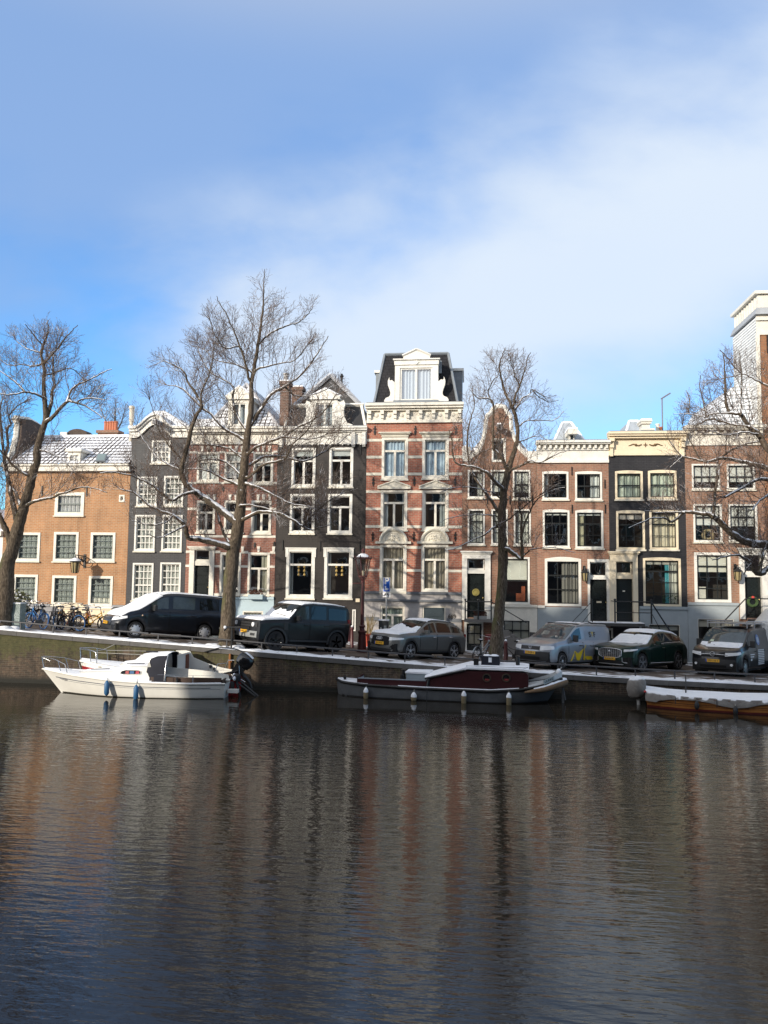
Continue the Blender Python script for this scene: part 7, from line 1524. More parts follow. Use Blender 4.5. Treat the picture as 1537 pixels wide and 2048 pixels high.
 for y in(-.78,.78):mb.tube([(1.7,y,zt+.10),(4.75,y,zt+.10)],.018,6)
 for x in(1.75,2.7,3.7,4.7):
  for y in(-.78,.78):mb.tube([(x,y,1.86),(x,y,zt+.10)],.016,5)
 mb.build('roof_rack',ALLOY,c.root)
 mb=MB();mb.box(2.1,4.6,-.6,.6,zt+.035,zt+.06);mb.build('rack_boards',paint('pale_boards',(.42,.40,.36),.8,.25),c.root)
 a=c.S(1.95,8,-1);c.bar('aerial',PLAST,[a,(1.85,0,2.12)],.008)
 mb=MB();q=c.S(1.2,7.4,1,.014);mb.add([c.S(1.12,7.3,1,.014),c.S(1.12,7.0,1,.014),c.S(1.2,7.0,1,.014),c.S(1.2,7.3,1,.014)],[(0,1,2,3)]);mb.build('sticker',paint('pale_green_card',(.5,.6,.45)),c.root)
car_viv()
# ------------------------------------------------------------------ boats
GEL=paint('gelcoat',(.74,.73,.68),.28,.06)
NAVY=paint('navy_canvas',(.010,.012,.022),.85,.25)
NAVYS=paint('navy_stripe',(.03,.045,.09),.4)
BLUEF=paint('blue_fender',(.03,.12,.26),.5,.15)
STEEL=paint('stainless',(.55,.56,.58),.25,.08,metal=1)
ROPE=paint('rope',(.34,.33,.30),.9,.2)
TEAK=paint('dark_teak',(.055,.03,.02),.6,.25)
class Boat:
 """local frame: x from bow (0) to stern (L), y towards the quay, z up from the water"""
 def __init__(s,name,label,bow,stern,L,off):
  b=onZ(*bow,0)if len(bow)==2 else np.array(bow);e=onZ(*stern,0)if len(stern)==2 else np.array(stern)
  d=(e-b)[:2];d/=np.linalg.norm(d);s.L=L;n=np.array([-d[1],d[0]])
  o=b[:2]+n*off
  s.root=thing(name,label,'boat',(o[0],o[1],0),math.atan2(d[1],d[0]));s.o=o;s.d=d;s.n=n
 def W(s,p):return np.array([*(s.o+s.d*p[0]+s.n*p[1]),p[2]])
 def loc(s,px,py,y):
  r_=ray(px,py);n3=np.array([s.n[0],s.n[1],0]);p0=np.array([*(s.o+s.n*y),0]);t=((p0-CAMP)@n3)/(r_@n3);q=CAMP+r_*t
  return(q[:2]-s.o)@s.d,q[2]
 def form(s,t,v):
  """point of the hull: t along, v 0 keel .. 1 sheer (starboard half, y >= 0)"""
  p=s.p;b=float(np.interp(t,*p['b']));bw=float(np.interp(t,*p['bw']));zs_=float(np.interp(t,*p['zs']));zk=-.35
  x0=t*s.L
  if v<.3:q=v/.3;y=bw*math.sin(q*math.pi/2)**.7;z=zk+(0-zk)*q
  else:q=(v-.3)/.7;y=bw+(b-bw)*q**p.get('fl',.8);z=zs_*q
  rk=p['rake']*(1-max(0,z)/max(.1,p['zs'][1][0]))*(1-t)**3-p.get('rakes',0)*(1-max(0,z)/zs_)*max(0,t-.8)/.2
  return np.array([x0+rk,y,z])
 def hull(s,mat,p,n=40,vs=(0,.15,.3,.4,.5,.6,.7,.8,.9,1),name='hull',deck=None,hole=None,bands=()):
  s.p=p;mb=MB();ts=np.linspace(0,1,n)**1.15
  for sg in(-1,1):mb.grid([[s.form(t,v)*np.array([1,sg,1])for t in ts]for v in vs])
  P=[[s.form(1,v)*np.array([1,q,1])for q in np.linspace(-1,1,7)]for v in vs];mb.grid(P)
  h=mb.build(name,mat,s.root,45)
  for nm,m_,v0,v1,t0,t1,of in bands:
   for sg in(-1,1):
    mb=MB();tt=np.linspace(t0,t1,30);mb.grid([[s.form(t,v)*np.array([1,sg,1])+np.array([-.004 if t<.05 else 0,sg*of,0])for t in tt]for v in np.linspace(v0,v1,3)]);mb.build(nm,m_,h,45)
  return h
 def deck(s,mat,t0,t1,name='deck',inset=.03,camber=.04,dz=.0,yin=None,n=26):
  mb=MB();ts=np.linspace(t0,t1,n);P=[]
  for t in ts:
   e=s.form(t,1);y=max(.004,e[1]-inset)
   P.append([(e[0],q*y,e[2]+dz+camber*(1-q*q))for q in np.linspace(-1,1,9)])
  mb.grid(P);return mb.build(name,mat,s.root,40)
 def rail(s,mat,r,t0=0,t1=1,name='gunwale',dz=.0,v=1.0,dy=0.0):
  mb=MB()
  for sg in(-1,1):mb.tube([s.form(t,v)*np.array([1,sg,1])+np.array([0,sg*dy,dz])for t in np.linspace(t0,t1,30)],r,7)
  return mb.build(name,mat,s.root,60)
 def obj(s,name,mat,mb,parent=None,sm=None):return mb.build(name,mat,parent or s.root,sm)
 def tub(s,name,mat,pts,r,n=7,parent=None):mb=MB();mb.tube(pts,r,n);return mb.build(name,mat,parent or s.root,60)
 def fender(s,x,mat,r,ln,ztop,y=None,top=None,sg=-1):
  t=x/s.L;e=s.form(t,1);q=s.form(t,.7);yy=sg*(max(e[1],q[1])+r+.01);f=thing('fender','','fender',(0,0,0))
  p=s.W((x,yy,0));f.location=(p[0],p[1],0);mb=MB();mb.lathe([(.02,ztop+.06),(r*.5,ztop+.03),(r,ztop-.05),(r,ztop-ln+.08),(r*.55,ztop-ln+.02),(.02,ztop-ln)],12);mb.build('float',mat,f,50)
  a=np.array(s.W((x,sg*e[1],e[2]+.02)))-np.array([p[0],p[1],0]);mb=MB();mb.tube([(0,0,ztop+.05),tuple(a)],.012,5);mb.build('line',ROPE,f)
  if top:mb=MB();mb.lathe([(r*1.03,ztop-.09),(r*1.0,ztop-.03),(r*.55,ztop+.05),(.02,ztop+.075)],12);mb.build('snow_cap',MSNOW,f,50)
  return f
# --- white sailing cruiser
def boat_white():
 b=Boat('sailing_boat','white cabin sailing boat with a navy stripe and a dark sprayhood',(93,1393),(443,1400.5),6.85,.98)
 B_=([0,.08,.2,.38,.6,.85,1],[.02,.30,.62,.93,1.02,.95,.82]);W_=([0,.08,.2,.38,.6,.85,1],[.01,.13,.42,.76,.90,.84,.66])
 x0,z0=b.loc(80,1337,0);sh=-x0*0
 b.root.location.x-=b.d[0]*.66;b.root.location.y-=b.d[1]*.66;b.o=b.o-b.d*.66
 b.hull(GEL,dict(b=B_,bw=W_,zs=([0,.2,.5,.8,1],[.96,.80,.64,.60,.62]),rake=.72,rakes=.08),bands=(('stripe',NAVYS,.80,.825,.06,.93,.006),('thin_stripe',NAVYS,.74,.75,.12,.98,.006),('boot_top',paint('dark_waterline',(.03,.028,.02),.8),.29,.335,.02,1,.004)))
 b.deck(MSNOW,0.005,.62,'snowy_deck',.03,.06,.012);b.rail(GEL,.035,0,1,'gunwale',.0);b.rail(MSNOW,.026,.03,.98,'snow_on_gunwale',.03)
 L=b.L
    # coachroof: long low front, higher after part
 def roof(xs,zs_,ws,name,mat,tum=.12,dz=0,base=None):
  mb=MB();P=[]
  for x,z,w_ in zip(xs,zs_,ws):
   zb=b.form(x/L,1)[2]-.02
   P.append([(x,-w_-tum*0,zb),(x,-w_+.03,zb+(z-zb)*.55),(x,-w_+tum*.7,z-.05),(x,-w_+tum*1.5,z-.008),(x,0,z+.03),(x,w_-tum*1.5,z-.008),(x,w_-tum*.7,z-.05),(x,w_-.03,zb+(z-zb)*.55),(x,w_,zb)])
  mb.grid(P);mb.add(P[-1],[tuple(range(9))]);mb.add(P[0],[tuple(range(8,-1,-1))]);return mb.build(name,mat,b.root,50)
 roof([1.35,1.7,2.2,2.7,2.95,3.1,3.5,3.9,4.15],[.86,.93,.97,1.0,1.03,1.18,1.22,1.24,1.22],[.30,.45,.56,.64,.67,.69,.71,.71,.70],'cabin',GEL)
 roof([1.42,1.72,2.2,2.7,2.95,3.12,3.5,3.9,4.12],[.895,.965,1.005,1.035,1.065,1.215,1.255,1.275,1.255],[.20,.33,.44,.52,.55,.57,.59,.59,.58],'snow_on_cabin',MSNOW)
 mb=MB();vs=[(3.40+.36*math.cos(a)*(1 if math.cos(a)>0 else .95),0,1.0+.095*math.sin(a)*(1))for a in np.linspace(0,2*math.pi,25)[:-1]]
 sg=[(3.10,.93),(3.16,1.03),(3.3,1.075),(3.75,1.075),(3.84,1.03),(3.84,.93),(3.72,.91),(3.2,.90)]
 for s_ in(-1,1):
  mb=MB();mb.add([(x,s_*(.705-(z-.9)*.20),z)for x,z in sg],[tuple(range(8))]);wn_=mb.build('cabin_window',paint('dark_glass',(.02,.025,.03),.05),b.root)
  mb=MB();mb.tube([(x,s_*(.708-(z-.9)*.20),z)for x,z in sg+[sg[0]]],.012,5);mb.build('window_frame',GEL,wn_)
  for k,(xa,xb,m_)in enumerate(((3.3,3.42,(.4,.1,.1)),(3.45,3.60,(.06,.14,.28)),(3.66,3.78,(.45,.06,.08)))):mb=MB();mb.add([(x,s_*(.709-(z-.9)*.20),z)for x,z in((xa,.93),(xb,.93),(xb,1.04),(xa,1.04))],[(0,1,2,3)]);mb.build('cushion',paint('cushion_%d'%k,m_,.8),wn_)
 for s_ in(-1,1):
  b.tub('grab_rail',NAVY,[(1.9,s_*.30,1.02),(2.6,s_*.36,1.07)],.014,5);b.tub('grab_rail',NAVY,[(3.2,s_*.35,1.29),(3.85,s_*.36,1.31)],.016,5)
    # sprayhood
 P=[];xs=[4.02,4.12,4.4,4.72];zt=[1.22,1.58,1.70,1.72];ws=[.66,.68,.71,.74]
 for x,z,w_ in zip(xs,zt,ws):
  zb=b.form(x/L,1)[2]-.01;P.append([(x+(.0),-w_,zb),(x,-w_,zb+(z-zb)*.6),(x,-w_+.05,z-.12),(x,-w_+.22,z-.02),(x,0,z+.02),(x,w_-.22,z-.02),(x,w_-.05,z-.12),(x,w_,zb+(z-zb)*.6),(x,w_,zb)])
 mb=MB();mb.grid(P);hd=mb.build('sprayhood',NAVY,b.root,50)
 P2_=[[(x,y*.97,z+.022)for x,y,z in r_[3:6]]for r_ in P[1:]];P2_=[[(x,-.60,z-.05),*[(x,y,z)for x,y,z in r_],(x,.60,z-.05)]for r_ in P2_ for x,z in[(r_[0][0],r_[0][2])]];mb=MB();mb.grid(P2_);mb.build('snow_cap',MSNOW,hd,60)
 mb=MB();mb.add([(4.06,-.672,1.20),(4.20,-.70,1.22),(4.14,-.69,1.42),(4.08,-.675,1.36)],[(0,1,2,3)]);mb.build('clear_panel',paint('clear_vinyl',(.45,.45,.42),.2),hd)
 for s_ in(-1,1):b.tub('hood_frame',STEEL,[(4.70,s_*.75,.68),(4.74,s_*.72,1.45),(4.74,s_*.55,1.70)],.016,6)
    # cockpit
 mb=MB();mb.box(4.2,L-.18,-.70,-.62,.58,.82);mb.box(4.2,L-.18,.62,.70,.58,.82);mb.box(L-.20,L-.14,-.66,.66,.56,.74);mb.build('coaming',TEAK,b.root)
 mb=MB();mb.box(4.15,L-.2,-.61,.61,.36,.42);mb.box(4.3,L-.3,-.61,-.28,.42,.62);mb.box(4.3,L-.3,.28,.61,.42,.62);mb.build('cockpit',TEAK,b.root)
 mb=MB();mb.grid([[(x,y,.63+.015*math.sin(9*x+5*y))for x in np.linspace(4.8,L-.35,10)]for y in(.3,.45,.6)]);mb.build('snow_on_seat',MSNOW,b.root,60)
 mb=MB();mb.lathe([(.05,.60),(.05,.72),(.03,.74),(.045,.80),(.02,.82)],10,(5.15,-.78,0));mb.build('winch',PLAST,b.root,40)
 b.tub('tiller',paint('varnished_wood',(.22,.10,.04),.3),[(L-.1,0,.80),(L-.9,.1,.98)],.022,6)
    # pulpit, guard wires, stanchions
 for s_ in(-1,1):
  e=[b.form(t,1)*np.array([1,s_,1])for t in(.005,.08,.16)]
  b.tub('pulpit',STEEL,[e[0]+[.02,0,.02],e[0]+[-.06,s_*.03,.52],e[1]+[0,0,.50],e[2]+[-.10,0,.40],e[2]+[0,0,.02]],.014,6);b.tub('pulpit',STEEL,[e[1]+[.10,0,.46],e[1]+[.22,0,.02]],.012,6)
  for t in(.70,.84):q=b.form(t,1)*np.array([1,s_,1]);b.tub('stanchion',STEEL,[q+[0,-s_*.03,0],q+[0,-s_*.03,.34]],.012,6)
  b.tub('guard_wire',STEEL,[b.form(t,1)*np.array([1,s_,1])+[0,-s_*.03,.34]for t in(.66,.70,.84,.93)],.006,4)
 b.tub('guard_wire',STEEL,[(-.04,-.05,1.40),(.3,-.0,1.28),(-.04,.05,1.40)],.008,4)
 M=Matrix(((.96,0,0,.62),(0,0,-1,0),(-.12,1,0,.62),(0,0,0,1)));q=b.form(.11,.78);th=math.atan2(b.form(.16,.78)[1]-b.form(.06,.78)[1],b.form(.16,.78)[0]-b.form(.06,.78)[0])
 M=Matrix.Translation((q[0],-q[1]-.012,q[2]+.02))@Matrix.Rotation(-th,4,'Z')@Matrix.Rotation(R(90),4,'X')@Matrix.Rotation(R(-8),4,'Z')@Matrix.Shear('XY',4,(.0,.0))
 text_mesh('Antje',.17,paint('grey_script',(.16,.16,.17),.6),'boat_name',b.root,M,.003)
    # small white outboard tilted on the transom
 mb=MB();mb.box(L+.02,L+.14,-.16,.16,.30,.60);mb.build('motor_bracket',PLAST,b.root)
 mb=MB();mb.lathe([(.03,.62),(.12,.64),(.15,.74),(.14,.86),(.05,.92)],12,(L+.22,-.05,0));mb.tube([(L+.20,-.05,.62),(L+.30,-.05,.2),(L+.36,-.05,-.1)],.05,8);ob=mb.build('outboard',PLAST,b.root,50)
 mb=MB();mb.sphere((L+.16,-.19,.74),.055,8,6,1.6);mb.build('snow_cap',MSNOW,ob,60)
 b.tub('rudder_stock',PLAST,[(L+.05,.1,.7),(L+.35,.1,.55),(L+.95,.12,-.02)],.04,6)
 mb=MB();mb.box(L+.0,L+.36,-.5,-.28,.20,.34);mb.build('bathing_platform',GEL,b.root)
 for(px,lab,zt,ln)in((215,'blue bottle shaped fender hanging left of the cabin on the white sailing boat',.54,.46),(275,'blue fender hanging under the cabin window of the white sailing boat',.42,.46)):
  x,_=b.loc(px,1375,-1.0);f=b.fender(x,BLUEF,.085,ln,zt);tag(f,lab,'fender','blue fenders on the white sailing boat')
 b.root.scale=(1,1,.85)
 return b
BW=boat_white()
# --- the red and white boat between it and the wall
def boat_red():
 REDH=paint('red_gelcoat',(.42,.02,.025),.35,.12)
 bow=np.array([*onY(160,1370,QY-.95)[:2],0]);st=np.array([*onY(472,1380,QY-.95)[:2],0])
 b=Boat('cabin_cruiser','white boat with a red hull wedged between the sailing boat and the quay wall',bow,st,np.linalg.norm((st-bow)[:2]),0.0);L=b.L
 b.hull(REDH,dict(b=([0,.08,.2,.4,.7,1],[.02,.30,.55,.78,.82,.70]),bw=([0,.08,.2,.4,.7,1],[.01,.14,.36,.64,.70,.58]),zs=([0,.3,.7,1],[1.02,.86,.60,.56]),rake=.35),bands=(('white_strake',GEL,.88,1.0,0,1,.012),))
 b.rail(GEL,.05,0,1);b.deck(MSNOW,.005,.55,'snowy_deck',.02,.06,.05)
 def sect(xs,zz,ws,name,mat,parent=None):
  mb=MB();P=[]
  for x,z,w_ in zip(xs,zz,ws):zb=b.form(x/L,1)[2]-.02;P.append([(x,-w_,zb),(x,-w_+.04,zb+(z-zb)*.6),(x,-w_+.12,z-.04),(x,-w_*.5,z),(x,0,z+.02),(x,w_*.5,z),(x,w_-.12,z-.04),(x,w_-.04,zb+(z-zb)*.6),(x,w_,zb)])
  mb.grid(P);mb.add(P[-1],[tuple(range(9))]);mb.add(P[0],[tuple(range(8,-1,-1))]);return mb.build(name,mat,parent or b.root,45)
 s_=L/6.6
 c=sect([1.6*s_,1.9*s_,2.4*s_,2.7*s_,3.2*s_,3.9*s_],[.84,1.0,1.05,1.28,1.36,1.40],[.35,.5,.55,.58,.6,.6],'cabin',GEL);sect([1.7*s_,1.95*s_,2.4*s_,2.72*s_,3.2*s_,3.85*s_],[.88,1.035,1.085,1.315,1.395,1.43],[.25,.40,.45,.48,.5,.5],'snow_on_cabin',MSNOW)
 mb=MB();mb.box(2.9*s_,3.4*s_,-.25,-.21,1.42,1.46);mb.build('hatch_rail',NAVY,c)
    # high curved cockpit side sweeping down aft, on the far side the bulkhead shows its brown door
 prof=[(3.85,1.42),(4.25,1.44),(4.45,1.40),(4.6,1.18),(5.2,.98),(5.8,.84),(6.5,.74),(6.55,.56),(3.85,.56)]
 for y in(.48,-.66):
  mb=MB();mb.prism_y([(x*s_,z if y>0 else min(z,.95-.05*(x-4)))for x,z in prof][::-1],y,y+.05);mb.build('cockpit_side',GEL,b.root)
 mb=MB();mb.box(4.38*s_,4.42*s_,-.6,.55,.5,1.38);mb.build('bulkhead',GEL,b.root);mb=MB();mb.box(4.425*s_,4.45*s_,.12,.42,.75,1.32);mb.build('cabin_door',paint('brown_door',(.17,.05,.025),.5),b.root)
 mb=MB();mb.box(4.4*s_,6.5*s_,-.6,.45,.40,.45);mb.build('cockpit_floor',NAVY,b.root)
 mb=MB();mb.sphere((5.35*s_,.46,.88),.06,8,6);mb.sphere((5.5*s_,.46,.80),.05,8,6);mb.build('winch',PLAST,b.root)
 for q in(-1,1):
  e=[b.form(t,1)*np.array([1,q,1])for t in(.003,.07,.14)];b.tub('pulpit',STEEL,[e[0]+[.0,0,.0],e[0]+[-.05,0,.48],e[1]+[0,0,.48],e[2]+[-.06,0,.44],e[2]+[0,0,0]],.016,6);b.tub('pulpit',STEEL,[e[1]+[.05,0,.47],e[1]+[.10,0,0]],.014,6)
  b.tub('guard_wire',ROPE,[e[2]+[-.05,0,.43],(3.0*s_,q*.62,1.36)],.010,4)
  b.tub('stern_rail',STEEL,[(5.9*s_,q*.6,.75),(6.05*s_,q*.6,1.1),(6.35*s_,q*.5,1.12)],.016,6)
    # big black outboard, tilted up over the stern
 pv=np.array([L+.05,-.15,.78]);a=R(38);M=lambda p:tuple(pv+np.array([p[0]*math.cos(a)+p[2]*math.sin(a),p[1],-p[0]*math.sin(a)+p[2]*math.cos(a)]))
 mb=MB();mb.lathe([(.10,.28),(.22,.30),(.25,.42),(.25,.58),(.22,.70),(.12,.76),(.02,.77)],16);mb.v=[M((x*1.25,y*.85,z))for x,y,z in mb.v];oc=mb.build('outboard_cowl',paint('gloss_black',(.010,.010,.011),.15,.1,coat=.6),b.root,50)
 mb=MB();mb.v=[];P=[[M((x*.9,y,.775-.02*abs(x)*4))for x in np.linspace(-.2,.2,6)]for y in(-.12,0,.12)];mb.grid(P);mb.build('snow_cap',MSNOW,oc,60)
 mb=MB();mb.v=[M(p)for p in[(-.14,-.09,-.15),(.16,-.09,-.15),(.16,.09,-.15),(-.14,.09,-.15),(-.17,-.13,.30),(.2,-.13,.30),(.2,.13,.30),(-.17,.13,.30)]];mb.f=[(0,3,2,1),(4,5,6,7),(0,1,5,4),(1,2,6,5),(2,3,7,6),(3,0,4,7)];mb.mi=[0]*6;mb.build('outboard_leg',PLAST,oc)
 mb=MB();mb.tube([M((.12,0,.1)),M((.62,0,.02)),M((.80,0,-.10))],[.09,.06,.05],8);mb.tube([M((.70,-.02,.0)),M((.78,-.02,-.28))],.025,5);mb.lathe([(.05,0),(.06,.2),(.02,.3)],10);
 mb.build('outboard_tail',PLAST,oc,50)
 b.tub('tilt_lever',STEEL,[M((-.1,-.16,.35)),M((.25,-.16,-.05)),M((.5,-.16,-.02))],.012,5)
 b.tub('tiller_arm',PLAST,[(L-.35,-.3,.74),(L+.15,-.3,.84)],.03,6)
 mb=MB();mb.box(L+.02,L+.20,-.58,-.36,.1,.52);mb.build('red_fuel_can',REDH,b.root);mb=MB();mb.sphere((L+.08,-.5,.66),.07,8,6,1.8);mb.build('snow_lump',MSNOW,b.root,60)
 b.tub('boat_hook',PLAST,[(L-.1,-.5,.65),(L+.9,-.62,.02)],.03,6)
 return b
BR=boat_red()
# --- grey steel barge with a maroon deckhouse
def boat_barge():
 GH=paint('grey_steel_hull',(.105,.112,.12),.5,.28);BK=paint('black_strake',(.010,.010,.011),.45,.2);MAR=paint('maroon_paint',(.042,.008,.011),.4,.25);WIN=paint('pale_blue_inside',(.30,.36,.40),.6,.12);WHT=paint('grey_white_paint',(.55,.57,.58),.45,.1)
 b=Boat('steel_barge','long grey steel barge with a maroon deckhouse, two portholes and snow on its roof',(662,1393.5),(1112,1413.5),7.7,.90);L=b.L
 x1,_=b.loc(1118,1390,-.6);L=b.L=x1+.12
 B_=([0,.02,.06,.14,.3,.7,.86,.95,1],[.10,.42,.66,.80,.88,.88,.80,.60,.20]);W_=([0,.02,.06,.14,.3,.7,.86,.95,1],[.06,.36,.58,.76,.85,.83,.58,.22,.04])
 b.hull(GH,dict(b=B_,bw=W_,zs=([0,.15,.4,.7,.82,.92,1],[.52,.46,.42,.42,.50,.66,.86]),rake=.05,rakes=.5,fl=.7),bands=(('rubbing_strake',BK,.90,1.0,0,1,.03),('waterline',BK,.28,.36,0,1,.006)))
 b.rail(BK,.045,0,1,'gunwale',-.01,dy=.02);b.deck(MSNOW,.004,.16,'snowy_foredeck',.05,.02,.02);b.deck(WHT,.155,.99,'deck',.05,.01,.0)
 b.rail(MSNOW,.022,.3,.82,'snow_on_gunwale',.035,dy=-.03)
 mb=MB()
 for x,y in((.35,-.28),(.22,.25),(.9,.4)):mb.lathe([(.05,.48),(.05,.60),(.075,.61),(.075,.64),(.02,.65)],10,(x,y,0))
 mb.build('bollard',BK,b.root,50)
 lx=lambda px,py,y=-.78:b.loc(px,py,y)
    # open hold with maroon coaming
 xa,xb=lx(714,1365)[0],lx(857,1370)[0];zc=.64;w_=.66
 mb=MB();
 for s_ in(-1,1):y0,y1=sorted((s_*w_,s_*(w_-.05)));mb.box(xa,xb+.5,y0,y1,.40,zc)
 mb.box(xa-.02,xa+.03,-w_,w_,.40,zc+.05);co=mb.build('coaming',MAR,b.root)
 mb=MB();mb.box(xa+.035,xb+.4,-w_+.055,w_-.055,.12,.16);mb.quad((xa+.04,w_-.056,.16),(xb+.4,w_-.056,.16),(xb+.4,w_-.056,zc),(xa+.04,w_-.056,zc));mb.quad((xa+.035,-w_+.06,.16),(xa+.035,w_-.06,.16),(xa+.035,w_-.06,zc),(xa+.035,-w_+.06,zc));mb.build('hold',WIN,b.root)
 mb=MB();mb.tube([(xa,-w_+.02,zc+.01),(xb+.3,-w_+.02,zc+.01)],.03,6);mb.tube([(xa,w_-.02,zc+.01),(xb+.3,w_-.02,zc+.01)],.03,6);mb.build('coaming_edge',paint('coaming_edge_grey',(.17,.2,.23),.5),co)
 mb=MB();mb.grid([[(x,y,.22+.08*math.exp(-((x-xa-.45)/.35)**2))for x in np.linspace(xa+.1,xa+.95,8)]for y in np.linspace(-.3,.6,5)]);mb.build('snow_in_hold',MSNOW,b.root,60)
 c0,c1=lx(815,1360,-.2)[0],lx(857,1360,-.2)[0];mb=MB();mb.box(c0,c1+.1,-.45,.62,.16,.86);bx=mb.build('engine_box',WIN,b.root);mb=MB();mb.box(c0-.03,c1+.1,-.48,.65,.862,.92);mb.build('snow_cap',MSNOW,bx)
 mb=MB();mb.lathe([(.06,.5),(.06,.95),(.10,.97),(.02,1.0)],10,(c0-.12,-.3,0));mb.box(c0-.2,c0-.08,-.5,-.2,.4,.8);mb.build('pump',BK,b.root,50)
    # deckhouse
 ha,hb=lx(930,1340)[0],lx(1057,1345)[0];s0=lx(853,1365)[0];zt=lx(990,1339.5)[1]-.07;w_=.78
 out=[(s0,.46),(s0,.70),(ha,zt),(hb-.10,zt),(hb,zt-.06),(hb,.46)]
 mb=MB();mb.prism_y(out[::-1],-w_,w_);hs=mb.build('deckhouse',MAR,b.root)
 mb=MB();P=[]
 for x,z in((s0-.05,.72),(ha-.05,zt+.02),(ha+.1,zt+.06),(hb-.2,zt+.06),(hb+.02,zt+.03)):P.append([(x,-w_-.05,z),(x,-w_-.05,z+.07),(x,-w_+.05,z+.11),(x,0,z+.14),(x,w_-.05,z+.11),(x,w_+.05,z+.07),(x,w_+.05,z)])
 mb.grid(P);mb.add(P[-1],[tuple(range(7))]);mb.add(P[0],[tuple(range(6,-1,-1))]);mb.build('snowy_roof',MSNOW,b.root,50)
 mb=MB();mb.tube([(s0-.05,-w_-.05,.75),(ha,-w_-.05,zt+.02)],.035,5);mb.build('roof_edge',BK,hs)
 mb=MB();zr=zt+.16;mb.tube([(ha+.05,-w_+.03,zr),(hb-.1,-w_+.03,zr),(hb-.02,-w_+.2,zr)],.012,5)
 for x in np.linspace(ha+.1,hb-.15,4):mb.tube([(x,-w_+.03,zt+.04),(x,-w_+.03,zr)],.010,5)
 mb.build('grab_rail',BK,b.root)
 for px in(974,1013):
  x,z=lx(px,1355.5);mb=MB();mb.torus(.125,.022,22,6,(x,-w_-.01,z));f=mb.build('porthole',paint('dull_brass',(.12,.095,.07),.4,metal=.6),hs,60);mb=MB();mb.lathe([(.12,-w_-.006),(.02,-w_-.010)],18,(x,0,z),'y');pn=mb.build('pane',paint('porthole_glass',(.012,.012,.014),.05),f);mb=MB();mb.box(x-.06,x+.08,-w_-.014,-w_-.011,z-.09,z-.035);mb.build('curtain',paint('red_curtain',(.25,.03,.03),.8),f)
    # roof gear
 x0,x1_=lx(964,1320,-.2)[0],lx(1000,1320,-.2)[0];mb=MB();mb.box(x0,x1_,-.45,.15,zt+.14,zt+.14+.34);gb=mb.build('gear_box',NAVY,b.root)
 mb=MB();mb.sphere(((x0*.7+x1_*.3),-.2,zt+.48),.14,10,6,.35);mb.sphere(((x0*.3+x1_*.7),-.2,zt+.48),.16,10,6,.35);mb.box(x0+.25,x0+.36,-.46,-.452,zt+.28,zt+.44);mb.build('snow_cap',MSNOW,gb,60)
 x0=lx(953,1322,-.5)[0];mb=MB();mb.box(x0-.08,x0+.08,-.6,-.42,zt+.18,zt+.40);mb.tube([(x0-.06,-.5,zt+.05),(x0-.06,-.5,zt+.2)],.012,5);mb.tube([(x0+.06,-.5,zt+.05),(x0+.06,-.5,zt+.2)],.012,5);mb.build('navigation_lamp',BK,b.root)
 x0=lx(1036,1318,-.2)[0];mb=MB();mb.lathe([(.07,zt+.1),(.07,zt+.42),(.05,zt+.46),(.09,zt+.5),(.02,zt+.52)],10,(x0,-.2,0));mb.build('chimney',BK,b.root,40)
    # stern bulwark, name board, rope fender
 for s_ in(-1,1):
  P=[[],[]]
  for t in np.linspace(.84,1,14):e=b.form(t,1)*np.array([1,s_,1]);P[0].append(tuple(e+[0,-s_*.01,.02]));P[1].append(tuple(e+[0.02,-s_*.06,.02+.17*(t-.84)/.16+.04]))
  mb=MB();mb.grid(P);mb.grid([[(x,y-s_*.03,z)for x,y,z in r_]for r_ in P]);mb.build('bulwark',WHT,b.root,40)
 t_=.945;e=b.form(t_,1);e2=b.form(t_+.03,1);th=math.atan2(e2[1]-e[1],e2[0]-e[0]);M=Matrix.Translation((e[0],-e[1]-.012,e[2]+.10))@Matrix.Rotation(-th,4,'Z')@Matrix.Rotation(R(90),4,'X')@Matrix.Rotation(R(14),4,'Z')
 mb=MB();mb.box(-.24,.24,-.075,.075,-.012,.0);nb=mb.build('name_board',paint('name_board_paint',(.38,.42,.42),.5),b.root);nb.data.transform(M);text_mesh('ULRIKE',.12,BK,'boat_name',nb,M,.004)
 mb=MB();pts=[b.form(t,.86)*np.array([1,-1,1])+[.05,-.09,0]for t in(.84,.88,.92,.96,.985)];pts+=[(L+.10,0,.70),*[tuple(b.form(t,.86)+np.array([.05,.09,0]))for t in(.985,.95,.9)]];mb.tube(pts,[.03,.07,.10,.12,.13,.13,.12,.1,.05],10);rf=mb.build('rope_fender',paint('coir_rope',(.20,.13,.075),.95,.3,bump=.5),b.root,60)
 mb=MB();mb.tube([np.array(p)+[0,0,.06]for p in pts[1:7]],[.03,.07,.09,.10,.10,.06],8);mb.build('snow_cap',MSNOW,rf,60)
 mb=MB();mb.box(L+.0,L+.08,-.05,.05,-.2,.5);mb.tube([(L+.05,-.04,.45),(L+.12,-.06,.1)],.02,5);mb.build('rudder',GH,b.root);mb=MB();mb.sphere((L-.1,0,1.05),.09,8,6,1.2);mb.build('snow_lump',MSNOW,b.root,60)
 mb=MB();x0=lx(858,1365)[0];mb.tube([(x0-.05,-.8,.42),(x0,-.8,.72),(x0+.02,-.78,.80)],.05,6);mb.tube([(x0-.02,-1.0,.40),(x0-.04,-1.0,.0)],.014,5);mb.build('mooring_line',BK,b.root)
